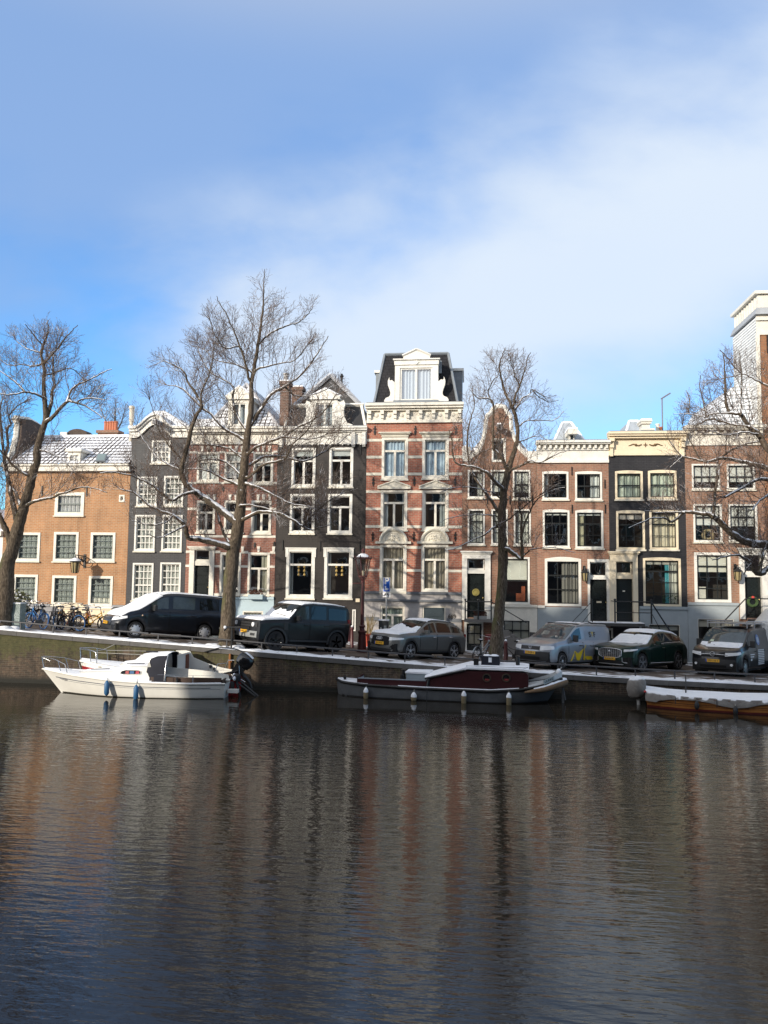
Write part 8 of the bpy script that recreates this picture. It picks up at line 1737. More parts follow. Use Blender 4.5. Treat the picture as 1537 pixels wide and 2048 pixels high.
 for i,(px,kind)in enumerate(((731,'tall tan fender nearest the blunt bow of the grey barge'),(828,'small round tan fender below the open hold of the grey barge'),(928,'tan fender below the front edge of the maroon deckhouse'),(1018,'tan fender below the right porthole of the grey barge'))):
  x=b.loc(px,1395,-1.0)[0];f=b.fender(x,paint('tan_fender',(.22,.175,.10),.8,.25),.085 if i!=1 else .10,(.36,.26,.42,.42)[i],(.30,.22,.33,.33)[i],top=True);tag(f,kind,'fender','tan fenders along the grey barge')
 return b
BB=boat_barge()
# --- wooden sloop under a grey cover
def boat_wood():
 V=NT('varnished_planks');x,y,z=V.sep(V.coord());wv=V.n('ShaderNodeTexWave',wave_type='BANDS',bands_direction='Z');wv.inputs['Scale'].default_value=2.2;wv.inputs['Distortion'].default_value=.6;V.l(V.coord(),wv.inputs[0])
 V.l(V.mix(V.ramp(wv.outputs['Fac'],[(.0,(.25,.25,.25)),(.12,(1,1,1))]),(.10,.03,.012),V.ramp(V.noise(3,5),[(.3,(.34,.12,.03)),(.7,(.52,.22,.06))])),V.b.inputs['Base Color']);V.b.inputs['Roughness'].default_value=.3
 CV=NT('grey_cover');V2=CV.noise(2.2,6,.65,None,1.5);ge=CV.n('ShaderNodeNewGeometry');nx,ny,nz=CV.sep(ge.outputs['Normal']);sn=CV.math('ADD',nz,CV.math('MULTIPLY',CV.math('SUBTRACT',CV.noise(3.5,4),.5),.5));CV.l(CV.mix(CV.ramp(sn,[(.52,(0,0,0)),(.66,(1,1,1))]),CV.ramp(V2,[(.3,(.14,.13,.12)),(.7,(.27,.255,.235))]),(.82,.84,.87)),CV.b.inputs['Base Color']);CV.b.inputs['Roughness'].default_value=.85;CV.bump(V2,.6,.06)
 p0=onZ(1293,1417,0);p1=onZ(1560,1432,0);d=(p1-p0)[:2];d/=np.linalg.norm(d);L=6.2
 bow=np.array([*(p0[:2]+d*L),0])
 b=Boat('wooden_sloop','varnished wooden sloop under a snowy grey canvas cover at the lower right',p0,p1,L,.72)
    # local x runs from the stern (left) to the bow (right): the full end first
 B_=([0,.06,.2,.5,.8,.93,1],[.46,.58,.70,.76,.62,.34,.04]);W_=([0,.06,.2,.5,.8,.93,1],[.26,.42,.60,.68,.46,.20,.02])
 b.hull(V.m,dict(b=B_,bw=W_,zs=([0,.2,.5,.8,1],[.44,.38,.37,.46,.70]),rake=.06,rakes=-.4),bands=(('red_strake',paint('dull_red',(.13,.02,.018),.6),.27,.40,0,1,.006),('cord',PLAST,.66,.685,.05,.95,.012)))
 b.rail(paint('dark_varnish',(.10,.035,.015),.35),.03)
 P=[];
 for t in np.linspace(0,1,60):
  e=b.form(t,1);dip=.03+.16*(.5+.5*math.cos((t-.0)*math.pi*2*2.3))**1.4;
  if t<.06:dip=.22
  rz=e[2]+.10+.05*max(0,.12-t)/.12;fo=.015*math.sin(t*90)+.010*math.sin(t*163)
  P.append([(e[0],-e[1]-.05-fo,max(.10,e[2]-dip)),(e[0],-e[1]-.045-fo*.5,e[2]-.04),(e[0],-e[1]-.01,e[2]+.07),(e[0],-e[1]*.80,rz),(e[0],-e[1]*.62,rz-.03),(e[0],-e[1]*.35,rz-.15+fo),(e[0],0,rz-.16+fo),(e[0],e[1]*.4,rz-.13),(e[0],e[1]*.8,rz+.02),(e[0],e[1]+.02,e[2]+.08),(e[0],e[1]+.05,e[2]-.12)])
 mb=MB();mb.grid(P);mb.add(P[0],[tuple(range(10,-1,-1))]);b.obj('canvas_cover',CV.m,mb,None,60)
    # covered outboard behind the stern
 mb=MB();pr=[(.16,.22),(.25,.30),(.30,.52),(.29,.78),(.20,.93),(.03,.96)];n=14;vs=[];fs=[]
 for r_,h in pr:
  for k in range(n):a=2*math.pi*k/n;q=r_*(1+.08*math.sin(5*a+h*7));vs.append((-.30+q*1.05*math.cos(a)+.12*(h-.3),q*.9*math.sin(a),h))
 for i in range(len(pr)-1):
  for k in range(n):fs.append((i*n+k,i*n+(k+1)%n,(i+1)*n+(k+1)%n,(i+1)*n+k))
 fs+=[tuple(range(n-1,-1,-1)),tuple((len(pr)-1)*n+k for k in range(n))];mb.add(vs,fs);b.obj('outboard_cover',CV.m,mb,None,60)
 mb=MB();mb.tube([(-.22,0,.3),(-.20,0,-.2)],.06,8);b.obj('outboard_leg',paint('grey_leg',(.35,.35,.34),.5),mb,None,50)
 mb=MB();mb.sphere((-.02,-.50,.52),.045,8,6);b.obj('red_float',paint('red_plastic',(.45,.05,.05),.4),mb)
 for px,lab,zt in((1395,'small black fender at the middle of the varnished wooden hull',.30),(1472,'small black fender low on the varnished hull near the photo edge',.20)):
  x=b.loc(px,1415,-.9)[0];f=b.fender(x,PLAST,.075,.24,zt);tag(f,lab,'fender','black fenders on the wooden sloop')
 for px in(1352,1395,1435):x=b.loc(px,1400,-.9)[0];e=b.form(x/L,1);b.tub('cover_strap',PLAST,[(x,-e[1]-.07,e[2]+.06),(x,-e[1]-.08,e[2]-.20)],.012,5)
boat_wood()
# ------------------------------------------------------------------ street furniture
OXB=paint('oxblood_paint',(.085,.022,.022),.4,.25)
def rail_along():
 """low steel bar along the quay edge: one rail with its posts"""
 mat=paint('grey_steel_bar',(.055,.056,.062),.45,.3);y=QY+.42;n=0
 xs=np.linspace(-26,16,43);seg=[(-26,-12.3,'left stretch of the low steel rail in front of the bicycles and the dark van'),(-12.2,-1.3,'low steel rail along the quay in front of the off-road car and the grey car'),(-1.2,16,'low steel rail along the quay in front of the silver van and the green car')]
 for a,b,lab in seg:
  t=Th('quay_rail',lab,'rail',((a+b)/2,y,zq((a+b)/2)),'low steel rails along the quay edge')
  mb=MB();mb.tube([(x,y,zq(x)+.30)for x in np.linspace(a,b,40)],.030,7);t.part(mb,'bar',mat,None,60)
  x=a+.3
  while x<b:mb=MB();mb.box(x-.022,x+.022,y-.018,y+.018,zq(x)-.05,zq(x)+.29);t.part(mb,'post',mat);x+=1.36
rail_along()
def lamp_post():
 X,Y=street_pt(724,1304.5);z0=zs(X,Y);t=Th('street_lamp','oxblood iron street lamp with a glass lantern, left of the grey car','street lamp',(X,Y,z0));k=np.linalg.norm(np.array([X,Y,z0])-CAMP)/FPX
 H=lambda py:onY(724,py,Y)[2]
 zb,z1,z2,z3,zt,zc,zl=z0,H(1282),H(1264),H(1253),H(1154),H(1118),H(1105)
 mb=MB();mb.lathe([(.24,zb),(.24,zb+.10),(.20,zb+.13),(.185,z1-.1),(.165,z2-.05),(.20,z2-.02),(.20,z2+.04),(.12,z2+.08),(.105,z3-.05),(.135,z3-.02),(.135,z3+.03),(.085,z3+.07),(.075,z3+.6),(.055,zt-.6),(.05,zt-.25),(.075,zt-.23),(.075,zt-.18),(.05,zt-.16),(.05,zt)],16,(X,Y,0));t.part(mb,'post',OXB,None,35)
 mb=MB();mb.tube([(X-.42,Y,zt-.28),(X,Y,zt-.26)],.018,6);mb.sphere((X-.42,Y,zt-.28),.03,8,6);t.part(mb,'ladder_bar',OXB)
 rt_,rb_=.33,.17;mb=MB()
 for i in range(6):
  a=2*math.pi*i/6+.35;mb.tube([(X+rb_*math.cos(a),Y+rb_*math.sin(a),zt+.03),(X+rt_*math.cos(a),Y+rt_*math.sin(a),zc)],.020,4);mb.tube([(X,Y,zt-.2),(X+.13*math.cos(a),Y+.13*math.sin(a),zt-.06),(X+rb_*math.cos(a),Y+rb_*math.sin(a),zt+.03)],.014,4)
 mb.lathe([(rb_+.02,zt+.0),(rb_+.02,zt+.05),(.05,zt+.055)],6,(X,Y,0));la=t.part(mb,'lantern',OXB)
 mb=MB()
 for i in range(6):
  a,b=2*math.pi*i/6+.35,2*math.pi*(i+1)/6+.35;mb.quad((X+rb_*math.cos(a),Y+rb_*math.sin(a),zt+.04),(X+rb_*math.cos(b),Y+rb_*math.sin(b),zt+.04),(X+rt_*math.cos(b),Y+rt_*math.sin(b),zc),(X+rt_*math.cos(a),Y+rt_*math.sin(a),zc))
 t.part(mb,'pane',glass_mat('frosted_lantern_glass',(.72,.70,.64),.8,.1),la)
 mb=MB();mb.lathe([(.05,zt+.06),(.07,zt+.12),(.05,zt+.25),(.02,zt+.28)],10,(X,Y,0));t.part(mb,'bulb',OFFW,la,50)
 mb=MB();mb.lathe([(rt_+.05,zc),(rt_+.06,zc+.03),(rt_-.02,zc+.06),(.20,zc+.17),(.09,zc+.22),(.08,zc+.32),(.10,zc+.34),(.03,zc+.46),(.01,zc+.47)],14,(X,Y,0));ro=t.part(mb,'lantern_roof',OXB,None,40)
 mb=MB();mb.lathe([(rt_-.03,zc+.068),(.20,zc+.185),(.10,zc+.235),(.09,zc+.23)],14,(X,Y,0));t.part(mb,'snow_cap',MSNOW,ro,50)
 for i in range(6):a=2*math.pi*i/6+.35;mb=MB();mb.lathe([(.03,zc+.03),(.035,zc+.08),(.015,zc+.10),(.02,zc+.13),(.004,zc+.17)],6,(X+(rt_+.03)*math.cos(a),Y+(rt_+.03)*math.sin(a),0));t.part(mb,'finial',OXB,ro)
def street_pt(px,py):
 z=1.2
 for _ in range(30):p=onZ(px,py,z);z=zs(p[0],p[1])
 return p[0],p[1]
lamp_post()
def sign():
 Y=-3.6;p=onY(773.5,1170,Y);X=p[0];z0=zs(X,Y);t=Th('parking_sign','blue parking sign with a white P above a small arrow panel on a thin pole','sign',(X,Y,z0))
 mb=MB();mb.tube([(X,Y,z0),(X,Y,onY(773,1156,Y)[2])],.03,8);t.part(mb,'pole',paint('galvanised',(.42,.43,.44),.4,.1,metal=.6),None,50)
 x0,x1,a,b=rect(766.5,1155,781,1184,Y-.05);mb=MB();mb.box(x0,x1,Y-.05,Y-.03,a,b);pl=t.part(mb,'sign_panel',paint('sign_white',(.78,.78,.78),.4));mb=MB();mb.box(x0+.02,x1-.02,Y-.053,Y-.049,a+.02,b-.02);t.part(mb,'sign_face',paint('sign_blue',(.012,.10,.50),.35),pl)
 W_=paint('sign_letter_white',(.85,.85,.85),.4);text_mesh('P',.42,W_,'letter',pl,Mfront((x0+x1)/2-t.loc[0],Y-.055-t.loc[1],(a+b)/2+.16-t.loc[2]),.002,bold=.012)
 mb=MB();mb.box((x0+x1)/2-.08,(x0+x1)/2-.02,Y-.056,Y-.052,a+.08,a+.27);mb.box((x0+x1)/2-.02,(x0+x1)/2+.05,Y-.056,Y-.052,a+.08,a+.18);mb.box((x0+x1)/2+.07,(x0+x1)/2+.10,Y-.056,Y-.052,a+.12,a+.15);t.part(mb,'ticket_symbol',W_,pl)
 x0,x1,a,b=rect(766,1185,781,1194.5,Y-.05);mb=MB();mb.box(x0,x1,Y-.05,Y-.035,a,b);p2=t.part(mb,'arrow_panel',W_);mb=MB();zm=(a+b)/2
 for s_,xx in((-1,x0+.10),(1,x1-.10)):mb.prism_y([(xx-s_*.07,zm+.04),(xx+s_*.0,zm+.08),(xx+s_*.06,zm-.07)]if s_<0 else[(xx-.0,zm+.08),(xx-.07,zm+.04),(xx+.06,zm-.07)],Y-.054,Y-.051)
 t.part(mb,'arrow',INK,p2)
sign()
def meter():
 Y=-3.9;p=onY(768,1262,Y);X=p[0];z0=zs(X,Y);zt=onY(768,1240.5,Y)[2];t=Th('parking_meter','dark grey parking ticket machine with a snowy top behind the grey car','parking meter',(X,Y,z0))
 mb=MB();mb.box(X-.21,X+.21,Y-.15,Y+.15,z0,zt-.02);mb.box(X-.19,X+.19,Y-.17,Y-.149,zt-.65,zt-.1);t.part(mb,'cabinet',paint('meter_grey',(.045,.048,.052),.45));mb=MB();mb.box(X+.02,X+.14,Y-.175,Y-.168,zt-.38,zt-.22);t.part(mb,'screen',paint('meter_screen',(.25,.28,.3),.2));mb=MB();mb.box(X-.12,X-.07,Y-.30,Y-.25,z0,zt-.3);mb.box(X-.15,X-.04,Y-.32,Y-.22,z0,z0+.35);t.part(mb,'marker_post',paint('white_post',(.7,.7,.68),.5));mb=MB();mb.box(X-.23,X+.23,Y-.17,Y+.17,zt-.018,zt+.04);t.part(mb,'snow_cap',MSNOW)
meter()
def bollard_proto():
 t=thing('bollard','','bollard',(0,0,0),0,'oxblood bollards along the street');mb=MB();mb.lathe([(.11,-.1),(.10,.12),(.085,.15),(.07,.8),(.085,.82),(.085,.87),(.06,.90),(.055,.95),(.03,.99),(.005,1.0)],12);mb.build('shaft',OXB,t,35);mb=MB();mb.lathe([(.058,.93),(.045,.985),(.02,1.01),(.002,1.015)],10);mb.build('snow_cap',MSNOW,t,50);return t
bp=bollard_proto()
for i,(px,py,lab)in enumerate(((704,1295,'oxblood bollard between the off-road car and the street lamp'),(697,1283,'oxblood bollard just behind the off-road car by the black house'),(1012,1329,'oxblood bollard between the slim tree and the silver blue van'),(1216,1318,'oxblood bollard between the silver van and the green car'))):
 o=bp if i==0 else copy_tree(bp);x,y=street_pt(px,py);o.location=(x,y,zs(x,y));o['label']=lab
def cabinet():
 Y=QY+1.0;x0,_,z0,z1=rect(9,1207,40,1250,Y);x1=rect(9,1207,40,1250,Y)[1];zb=zs(x0,Y);t=Th('utility_box','grey green utility box with pale graffiti and a snowy lid','utility box',((x0+x1)/2,Y,zb))
 k=NT('graffiti_green');f=k.noise(5,5,.6,None,2.5);g=k.noise(2.0,3);tagm=k.ramp(k.math('ABSOLUTE',k.math('SUBTRACT',f,.5)),[(.012,(1,1,1)),(.03,(0,0,0))]);k.l(k.mix(k.math('MULTIPLY',tagm,k.ramp(g,[(.40,(0,0,0)),(.55,(.8,.8,.8))])),k.ramp(k.noise(9,4),[(.3,(.12,.16,.15)),(.7,(.20,.25,.235))]),(.50,.55,.55)),k.b.inputs['Base Color']);k.b.inputs['Roughness'].default_value=.6
 mb=MB();mb.box(x0,x1,Y,Y+.42,zb-.05,z1-.04);mb.box(x0-.03,x1+.03,Y-.03,Y+.45,z1-.04,z1);t.part(mb,'cabinet',k.m);mb=MB();mb.box((x0+x1)/2-.008,(x0+x1)/2+.008,Y-.004,Y+.01,zb+.05,z1-.06);t.part(mb,'door_gap',UNDER);mb=MB();mb.box(x0-.02,x1+.02,Y-.02,Y+.44,z1+.001,z1+.03);t.part(mb,'snow_cap',MSNOW)
cabinet()
def pot():
 Y=-1.6;p=onY(737,1284,Y);z0=zs(p[0],Y);t=Th('plant_pot','orange red plant pot with dry stalks right of the street lamp','plant pot',(p[0],Y,z0));h=onY(737,1272,Y)[2]-z0+.05;mb=MB();mb.lathe([(.17,z0),(.24,z0+h),(.26,z0+h),(.26,z0+h+.05),(.2,z0+h+.05)],14,(p[0],Y,0));t.part(mb,'pot',paint('red_terracotta',(.48,.075,.04),.6),None,40);rr=random.Random(5);mb=MB()
 for _ in range(26):a=rr.random()*6.28;r_=rr.random()*.45;mb.tube([(p[0]+.1*math.cos(a),Y+.1*math.sin(a),z0+h),(p[0]+r_*.6*math.cos(a),Y+r_*.6*math.sin(a),z0+h+.45),(p[0]+r_*math.cos(a),Y+r_*math.sin(a),z0+h+.55+rr.random()*.5)],.010,4)
 t.part(mb,'dry_stalks',paint('straw_stalk',(.30,.22,.10),.9,.3))
pot()
def garden_wall():
 Y=-1.3;x0,x1,z0,z1=rect(118,1216,222,1245,Y);zb=zs(x1,Y)-.2;t=Th('low_wall','low cream garden wall with snow on top behind the bicycles','wall',((x0+x1)/2,Y,zb));mb=MB();mb.box(x0,x1,Y,Y+.9,zb,z1-.06);mb.box(x0-.04,x1+.04,Y-.05,Y+.95,z1-.06,z1);t.part(mb,'wall',CREAM);mb=MB();P=[[(x,y,z1+.004+(.05+.02*math.sin(5*x+3*y))*(0 if j in(0,4)else 1))for x in np.linspace(x0-.03,x1+.03,40)]for j,y in enumerate(np.linspace(Y-.04,Y+.94,5))];mb.grid(P);t.part(mb,'snow_cap',MSNOW,None,60)
 Xc,Zc=P2(142,1214,Y-.05);mb=MB();mb.prism_y([(Xc-.85,Zc),(Xc+.85,Zc),(Xc+.3,Zc+.2),(Xc-.3,Zc+.2)],Y-.06,Y+.3);t.part(mb,'raised_cap',CREAM)
garden_wall()
def shrub():
 Y=-2.2;p=onY(30,1200,Y);z0=zs(p[0],Y);t=Th('shrub','pale leafy evergreen shrub dusted with snow behind the utility box','shrub',(p[0],Y,z0));rr=random.Random(9);mb=MB();mt=onY(33,1178,Y)[2]-z0
 for _ in range(900):
  a=rr.random()*6.28;q=rr.random()**.5*.75;x,y,z=p[0]+q*math.cos(a),Y+q*.7*math.sin(a),z0+.3+rr.random()*(mt-.3)*(1-.3*q);s_=.05+.03*rr.random();d=rr.random()*6.28;mb.quad((x-s_*math.cos(d),y-s_*math.sin(d),z),(x,y-.02,z+s_*.6),(x+s_*math.cos(d),y+s_*math.sin(d),z),(x,y+.02,z-s_*.5))
 t.part(mb,'leaves',paint('pale_leaf',(.16,.17,.08),.7,.5));mb=MB()
 for i in range(7):mb.tube([(p[0],Y,z0),(p[0]+.4*math.cos(i),Y+.3*math.sin(i),z0+mt*.8)],.02,5)
 t.part(mb,'stems',paint('stem_brown',(.08,.055,.04),.9));mb=MB()
 for _ in range(60):a=rr.random()*6.28;q=rr.random()**.5*.65;mb.sphere((p[0]+q*math.cos(a),Y+q*.7*math.sin(a),z0+mt*(.55+.45*rr.random())*(1-.25*q)),.05+.03*rr.random(),6,4,.4)
 t.part(mb,'snow_dusting',MSNOW)
shrub()
# ------------------------------------------------------------------ bicycles
def bicycle(name,label,px,py,rz,col,group=None,rim=None,lean=0.0,mud=None,seat=True,basket=None,flip=False,step=True,dx=0):
 x,y=street_pt(px,py);z=zs(x,y);t=thing(name,label,'bicycle',(x,y,z),R(rz),group);t.rotation_euler=(R(lean),0,R(rz));m=paint('bike_'+'_'.join('%d'%(100*c)for c in col),col,.35,.15,coat=.3);r=.34
 rim=rim or TYRE
 for i,cx in enumerate((-.54,.54)):
  mb=MB();mb.torus(r-.02,.024,26,6,(cx,0,r));w_=mb.build('wheel',rim,t,60);mb=MB();mb.torus(r-.05,.010,22,4,(cx,0,r))
  for k in range(16):a=2*math.pi*k/16;mb.tube([(cx,.02*(-1)**k,r),(cx+(r-.05)*math.cos(a),0,r+(r-.05)*math.sin(a))],.0028,3,False)
  mb.tube([(cx,-.05,r),(cx,.05,r)],.022,8);mb.build('spokes',STEEL,w_)
  mb=MB();P=[[],[]]
  for a in np.linspace(.25,2.75,14):
   for j,yy in enumerate((-.028,.028)):P[j].append((cx+(r+.022)*math.cos(a),yy,r+(r+.022)*math.sin(a)))
  mb.grid(P);mb.build('mudguard',mud or m,t,60)
 bb,hd,st,ra,fa=(-.10,0,.30),(.36,0,.82),(-.24,0,.80),(-.54,0,r),(.54,0,r)
 mb=MB();mb.tube([(.34,0,.88),(.40,0,.66)],.022,7);
 if step:mb.tube([(.38,0,.70),(.1,0,.50),bb],.024,7);mb.tube([(.36,0,.80),(.08,0,.62),(-.17,0,.55)],.018,7)
 else:mb.tube([(.385,0,.70),bb],.024,7);mb.tube([hd,(-.21,0,.76)],.02,7)
 mb.tube([st,bb],.02,7);
 for s_ in(-1,1):mb.tube([(bb[0],s_*.03,bb[2]),(ra[0],s_*.05,ra[2])],.012,6);mb.tube([(-.22,s_*.02,.74),(ra[0],s_*.05,ra[2])],.011,6);mb.tube([(.40,s_*.04,.66),(fa[0],s_*.05,fa[2])],.014,6)
 mb.build('frame',m,t,60)
 mb=MB();mb.tube([(.34,0,.88),(.32,0,1.02)],.014,6);mb.tube([(.10,-.28,1.04),(.22,-.27,1.07),(.33,-.12,1.03),(.33,.12,1.03),(.22,.27,1.07),(.10,.28,1.04)],.012,6);mb.build('handlebar',STEEL,t,60)
 mb=MB();mb.tube([(.10,-.28,1.04),(.20,-.27,1.065)],.018,6);mb.tube([(.10,.28,1.04),(.20,.27,1.065)],.018,6);mb.build('grips',PLAST,t)
 mb=MB();mb.tube([(-.24,0,.80),(-.25,0,.92)],.013,6);P=[]
 for xx,w2,zz in((-.42,.09,.96),(-.34,.10,.965),(-.25,.06,.95),(-.14,.022,.945)):P.append([(xx,-w2,zz-.05),(xx,-w2,zz),(xx,0,zz+.015),(xx,w2,zz),(xx,w2,zz-.05)])
 mb.grid(P);mb.build('saddle',PLAST,t,60)
 mb=MB()
 for s_ in(-1,1):mb.tube([(-.30,s_*.07,.74),(-.84,s_*.07,.74),(-.86,s_*.07,.72)],.009,5);mb.tube([(-.76,s_*.07,.74),(-.56,s_*.06,r)],.008,5)
 for xx in(-.4,-.55,-.7,-.84):mb.tube([(xx,-.07,.74),(xx,.07,.74)],.007,5)
 mb.build('carrier',PLAST,t)
 mb=MB();mb.lathe([(.09,-.012),(.09,.012),(.02,.014)],16,(bb[0],.05,bb[2]),'y');mb.tube([(bb[0],.06,bb[2]),(bb[0]+.1,.075,bb[2]-.14),(bb[0]+.1,.16,bb[2]-.14)],.012,5);mb.tube([(bb[0],-.06,bb[2]),(bb[0]-.1,-.075,bb[2]+.14),(bb[0]-.1,-.16,bb[2]+.14)],.012,5);mb.box(bb[0]-.44,bb[0]+.06,.042,.062,bb[2]-.04,bb[2]+.07);mb.build('chain_case',PLAST,t)
 mb=MB();mb.lathe([(.045,.0),(.05,.05),(.02,.06)],10,(0,0,0),'x');mb.v=[(q[0]+.42,q[1],q[2]+.86)for q in mb.v];mb.build('headlamp',CHROME,t)
 if basket:mb=MB();mb.box(.44,.76,-.2,.2,.86,1.10);mb.build('crate',basket,t)
 mb=MB();mb.grid([[(xx,yy,.975+.01*(yy==0))for xx in(-.42,-.34,-.25)]for yy in(-.07,0,.07)]);mb.build('snow_on_saddle',MSNOW,t,60)
 return t
BLU=paint('blue_tyre',(.025,.11,.30),.6,.15)
G1='bicycles parked by the utility box'
bicycle('bicycle','pale bicycle whose wheel shows left of the utility box',6,1254,170,(.35,.37,.36),G1)
bicycle('bicycle','black bicycle close behind the right side of the utility box',52,1250,62,(.025,.025,.028),G1)
bicycle('bicycle','dark bicycle with raised handlebar between the utility box and the blue bicycle',64,1249,80,(.04,.04,.045),G1)
bicycle('bicycle','bright blue bicycle with blue tyres and thick blue frame tube, next to the utility box',71,1258,152,(.02,.19,.50),G1,rim=BLU,lean=6)
bicycle('bicycle','black bicycle with mustard fork between the two blue wheels',108,1257,128,(.02,.02,.022),G1)
bicycle('bicycle','mustard bicycle with upright handlebar behind the black one',122,1254,110,(.50,.26,.03),G1)
bicycle('bicycle','dark bicycle with a large blue front tyre left of the orange one',139,1261,165,(.03,.035,.045),G1,rim=BLU,lean=-5)
bicycle('bicycle','bright orange step through bicycle in the right part of the row',160,1262,25,(.65,.12,.03),G1,lean=5)
bicycle('bicycle','yellow bicycle closest to the snowy nose of the dark van',184,1264,30,(.55,.30,.02),G1,lean=-4)
bicycle('bicycle','black bicycle with a saddle cover behind the orange one',150,1253,100,(.02,.02,.022),G1)
bicycle('bicycle','dark green bicycle at the far end of the row beside the mossy trunk',40,1250,75,(.02,.06,.045),G1)
bicycle('bicycle','blue grey bicycle tucked behind the bright blue one',84,1253,118,(.12,.16,.20),G1)
bicycle('bicycle','brown bicycle between the mustard one and the large blue tyre',131,1255,70,(.10,.05,.025),G1)
bicycle('bicycle','red brown bicycle half hidden behind the yellow one',174,1257,115,(.16,.04,.03),G1)
G2='bicycles leaning by the slim tree'
bicycle('bicycle','pale grey city bicycle seen nearly end on, left of the slim tree',966,1325,60,(.22,.25,.27),G2,mud=paint('grey_mudguard',(.30,.34,.37),.4),basket=paint('red_bag',(.16,.03,.03),.8),lean=4)
bicycle('bicycle','black city bicycle leaning between the slim tree and the silver blue van',1026,1326,148,(.015,.015,.017),G2,lean=-6)
def moped():
 x,y=street_pt(470,1293);z=zs(x,y);t=thing('motor_scooter','dark motor scooter parked between the big tree and the off-road car','scooter',(x,y,z),R(60));t.scale=(.88,.88,.88)
 for cx in(-.6,.6):mb=MB();mb.torus(.2,.06,22,8,(cx,0,.26));w_=mb.build('wheel',TYRE,t,60);mb=MB();mb.lathe([(.15,-.03),(.15,.03)],14,(cx,0,.26),'y');mb.build('rim',ALLOY,w_)
 bk=paint('scooter_black',(.015,.015,.017),.25,.1,coat=.5);mb=MB();P=[]
 for xx,w_,z0,z1 in((-.85,.10,.60,.80),(-.6,.17,.42,.84),(-.2,.18,.34,.80),(0,.15,.30,.42),(.3,.15,.30,.40),(.42,.17,.32,.95),(.5,.12,.40,1.0)):P.append([(xx,-w_,z0),(xx,-w_,z1-.05),(xx,0,z1),(xx,w_,z1-.05),(xx,w_,z0),(xx,0,z0-.02),(xx,-w_,z0)])
 mb.grid(P);mb.build('body',bk,t,50);mb=MB();mb.box(-.85,-.15,-.13,.13,.82,.90);mb.build('seat',PLAST,t);mb=MB();mb.tube([(.45,0,.95),(.40,0,1.08)],.03,6);mb.tube([(.32,-.32,1.12),(.42,0,1.08),(.32,.32,1.12)],.018,6);mb.build('handlebar',PLAST,t);mb=MB();mb.tube([(.46,0,.6),(.6,0,.26)],.035,6);mb.build('fork',STEEL,t);mb=MB();mb.lathe([(.02,.50),(.08,.52),(.09,.58)],12,(0,0,.85),'x');mb.build('headlight',LAMPG,t);mb=MB();mb.box(.50,.53,-.12,.12,.95,1.15);mb.build('windshield',paint('scooter_pink_panel',(.30,.20,.20),.4),t)
moped()
def hoop():
 x,y=street_pt(463,1300);z=zs(x,y);t=Th('bike_stand','black steel hand rail hoop standing right of the big tree trunk','bike stand',(x,y,z));mb=MB();a=onY(449,1258,y);b=onY(481,1255,y);mb.tube([(x,y,z-.1),(x,y,b[2])],.035,7);mb.tube([(a[0],y,a[2]-.06),(a[0]+.1,y,b[2]),(b[0],y,b[2])],.04,7);t.part(mb,'frame',IRON,None,50);mb=MB();mb.sphere((a[0]+.04,y-.03,b[2]),.06,8,6);t.part(mb,'snow_cap',MSNOW)
hoop()
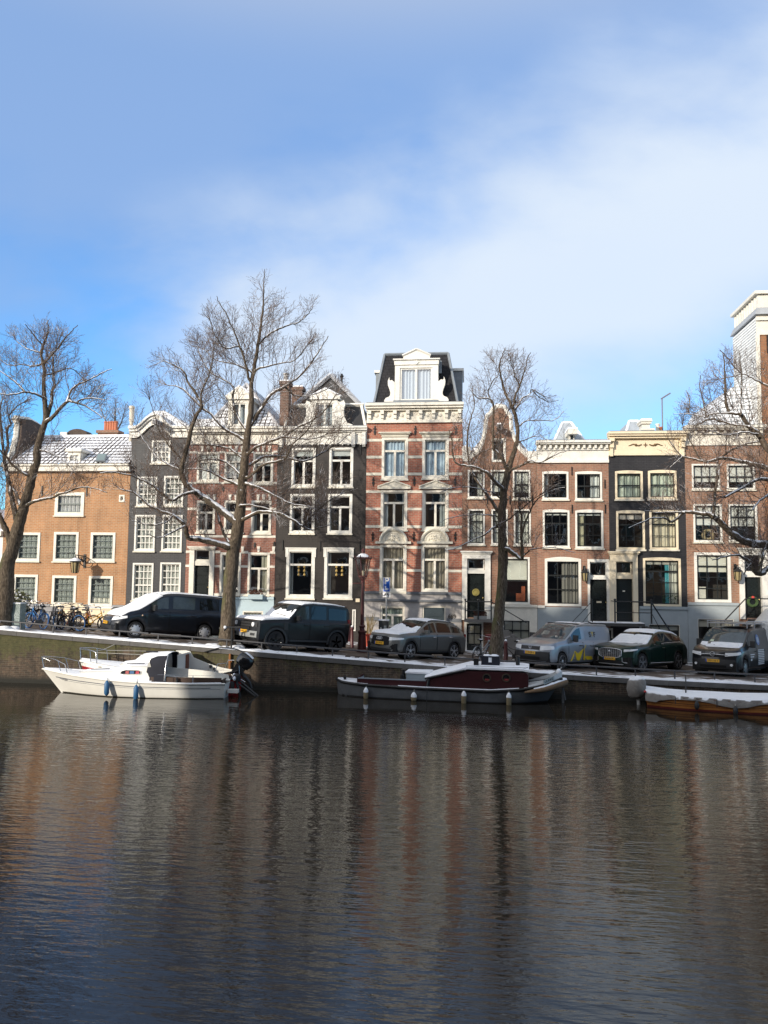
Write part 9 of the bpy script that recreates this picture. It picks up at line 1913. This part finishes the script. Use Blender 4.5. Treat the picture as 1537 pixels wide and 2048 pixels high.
# ropes, a rusty pipe on the wall, snow at the foot of the trees, a covered trailer far right
def extras():
 x,z=P2(461,1303,QY-.07);t=Th('wall_pipe','rusty orange drain pipe fixed to the quay wall behind the outboard motor','pipe',(x,QY-.07,0));mb=MB();mb.tube([(x,QY-.08,zq(x)-.15),(x,QY-.08,.1)],.045,8);mb.box(x-.07,x+.07,QY-.09,QY-.02,.5,.56);mb.box(x-.07,x+.07,QY-.09,QY-.02,1.0,1.06);t.part(mb,'pipe',paint('rust',(.26,.10,.03),.85,.35))
 def rope(lab,pts,r=.016,mat=ROPE):p=np.array(pts[0]);t=Th('mooring_rope',lab,'rope',tuple(p));mb=MB();mb.tube(spline(pts,6),r,6);t.part(mb,'rope',mat,None,60)
 a=onY(160,1298,QY-1.2);b=onY(238,1285,QY+.1);rope('pale mooring rope from the rear boat bow rail up to the quay',[a,(a+b)/2-np.array([0,0,.18]),b])
 a=onY(409,1304,QY-.1);c=onY(445,1295,QY-.15);d=onY(478,1300,QY-.2);e=onY(484,1310,QY-.3);f=onY(476,1338,QY-1.2);rope('dark hose like mooring line looping over the quay edge above the motor',[a,c,d,e,f],.022,PLAST)
 a=onY(1108,1346,QY-.9);b=onY(1124,1335,QY+.1);rope('short mooring line from the barge stern to the quay',[a,(a+b)/2,b])
 a=onY(1371,1350,QY+.2);b=onY(1372,1385,QY-.6);rope('black mooring line hanging over the quay edge above the wooden sloop',[a,onY(1372,1360,QY-.1),b],.02,PLAST)
 rr=random.Random(3)
 for(px,py),n in(((452,1296),9),((2,1262),7)):
  p=onY(px,py,TY);mb=MB()
  for k in range(n):a=k*6.28/n;q=.50+.12*rr.random();x,y=p[0]+q*math.cos(a),TY+q*.7*math.sin(a);mb.sphere((x,y,zs(x,y)+.03),.18+.12*rr.random(),10,6,.45)
  o=mb.build('snow',MSNOW,None,60);o['kind']='stuff';tag(o,'low heaps of snow around the foot of the %s'%('biggest tree trunk' if px>100 else 'leaning tree trunk'),'snow')
 Y=-2.6;p=onY(1520,1235,Y);z0=zs(p[0],Y);t=Th('covered_trailer','white tarpaulin covered load seen over the roof rack at the right edge','trailer',(p[0],Y,z0));zt=onY(1528,1214,Y)[2];X0=onY(1500,1240,Y)[0];P=[]
 for x in np.linspace(X0,X0+3.2,16):
  h=(zt-z0)*min(1,.62+(x-X0)*.45);P.append([(x,Y-.8,z0+.5),(x,Y-.8,z0+h*.75),(x,Y-.55,z0+h*.96),(x,Y,z0+h),(x,Y+.55,z0+h*.96),(x,Y+.8,z0+h*.75),(x,Y+.8,z0+.5)])
 mb=MB();mb.grid(P);mb.add(P[0],[tuple(range(7))]);t.part(mb,'tarpaulin',paint('white_tarp',(.72,.72,.70),.6,.06),None,50);mb=MB();mb.box(X0+.1,X0+3.1,Y-.75,Y+.75,z0+.35,z0+.5);t.part(mb,'bed',PLAST)
 for xx in(X0+1.3,X0+2.0):mb=MB();mb.lathe([(.3,Y-.8),(.3,Y-.62),(.1,Y-.6)],18,(xx,0,z0+.3),'y');t.part(mb,'wheel',TYRE)
    # signs of life along the fronts: a hand cart like shelf at the bell gable, a second snow patch on the quay
 p=onY(715,1322,QY+.7);z0=zq(p[0]);t=Th('wooden_pallet','flat dark wooden pallet lying in the snow at the quay edge by the lamp post','pallet',(p[0],QY+.7,z0));mb=MB()
 for k in range(5):mb.box(p[0]-.42,p[0]+.42,QY+.45+.13*k,QY+.55+.13*k,z0+.07,z0+.10)
 for k in range(3):mb.box(p[0]-.42+.36*k,p[0]-.32+.36*k,QY+.44,QY+1.1,z0-.02,z0+.068)
 t.part(mb,'slats',paint('old_wood',(.10,.075,.06),.85,.3))
extras()
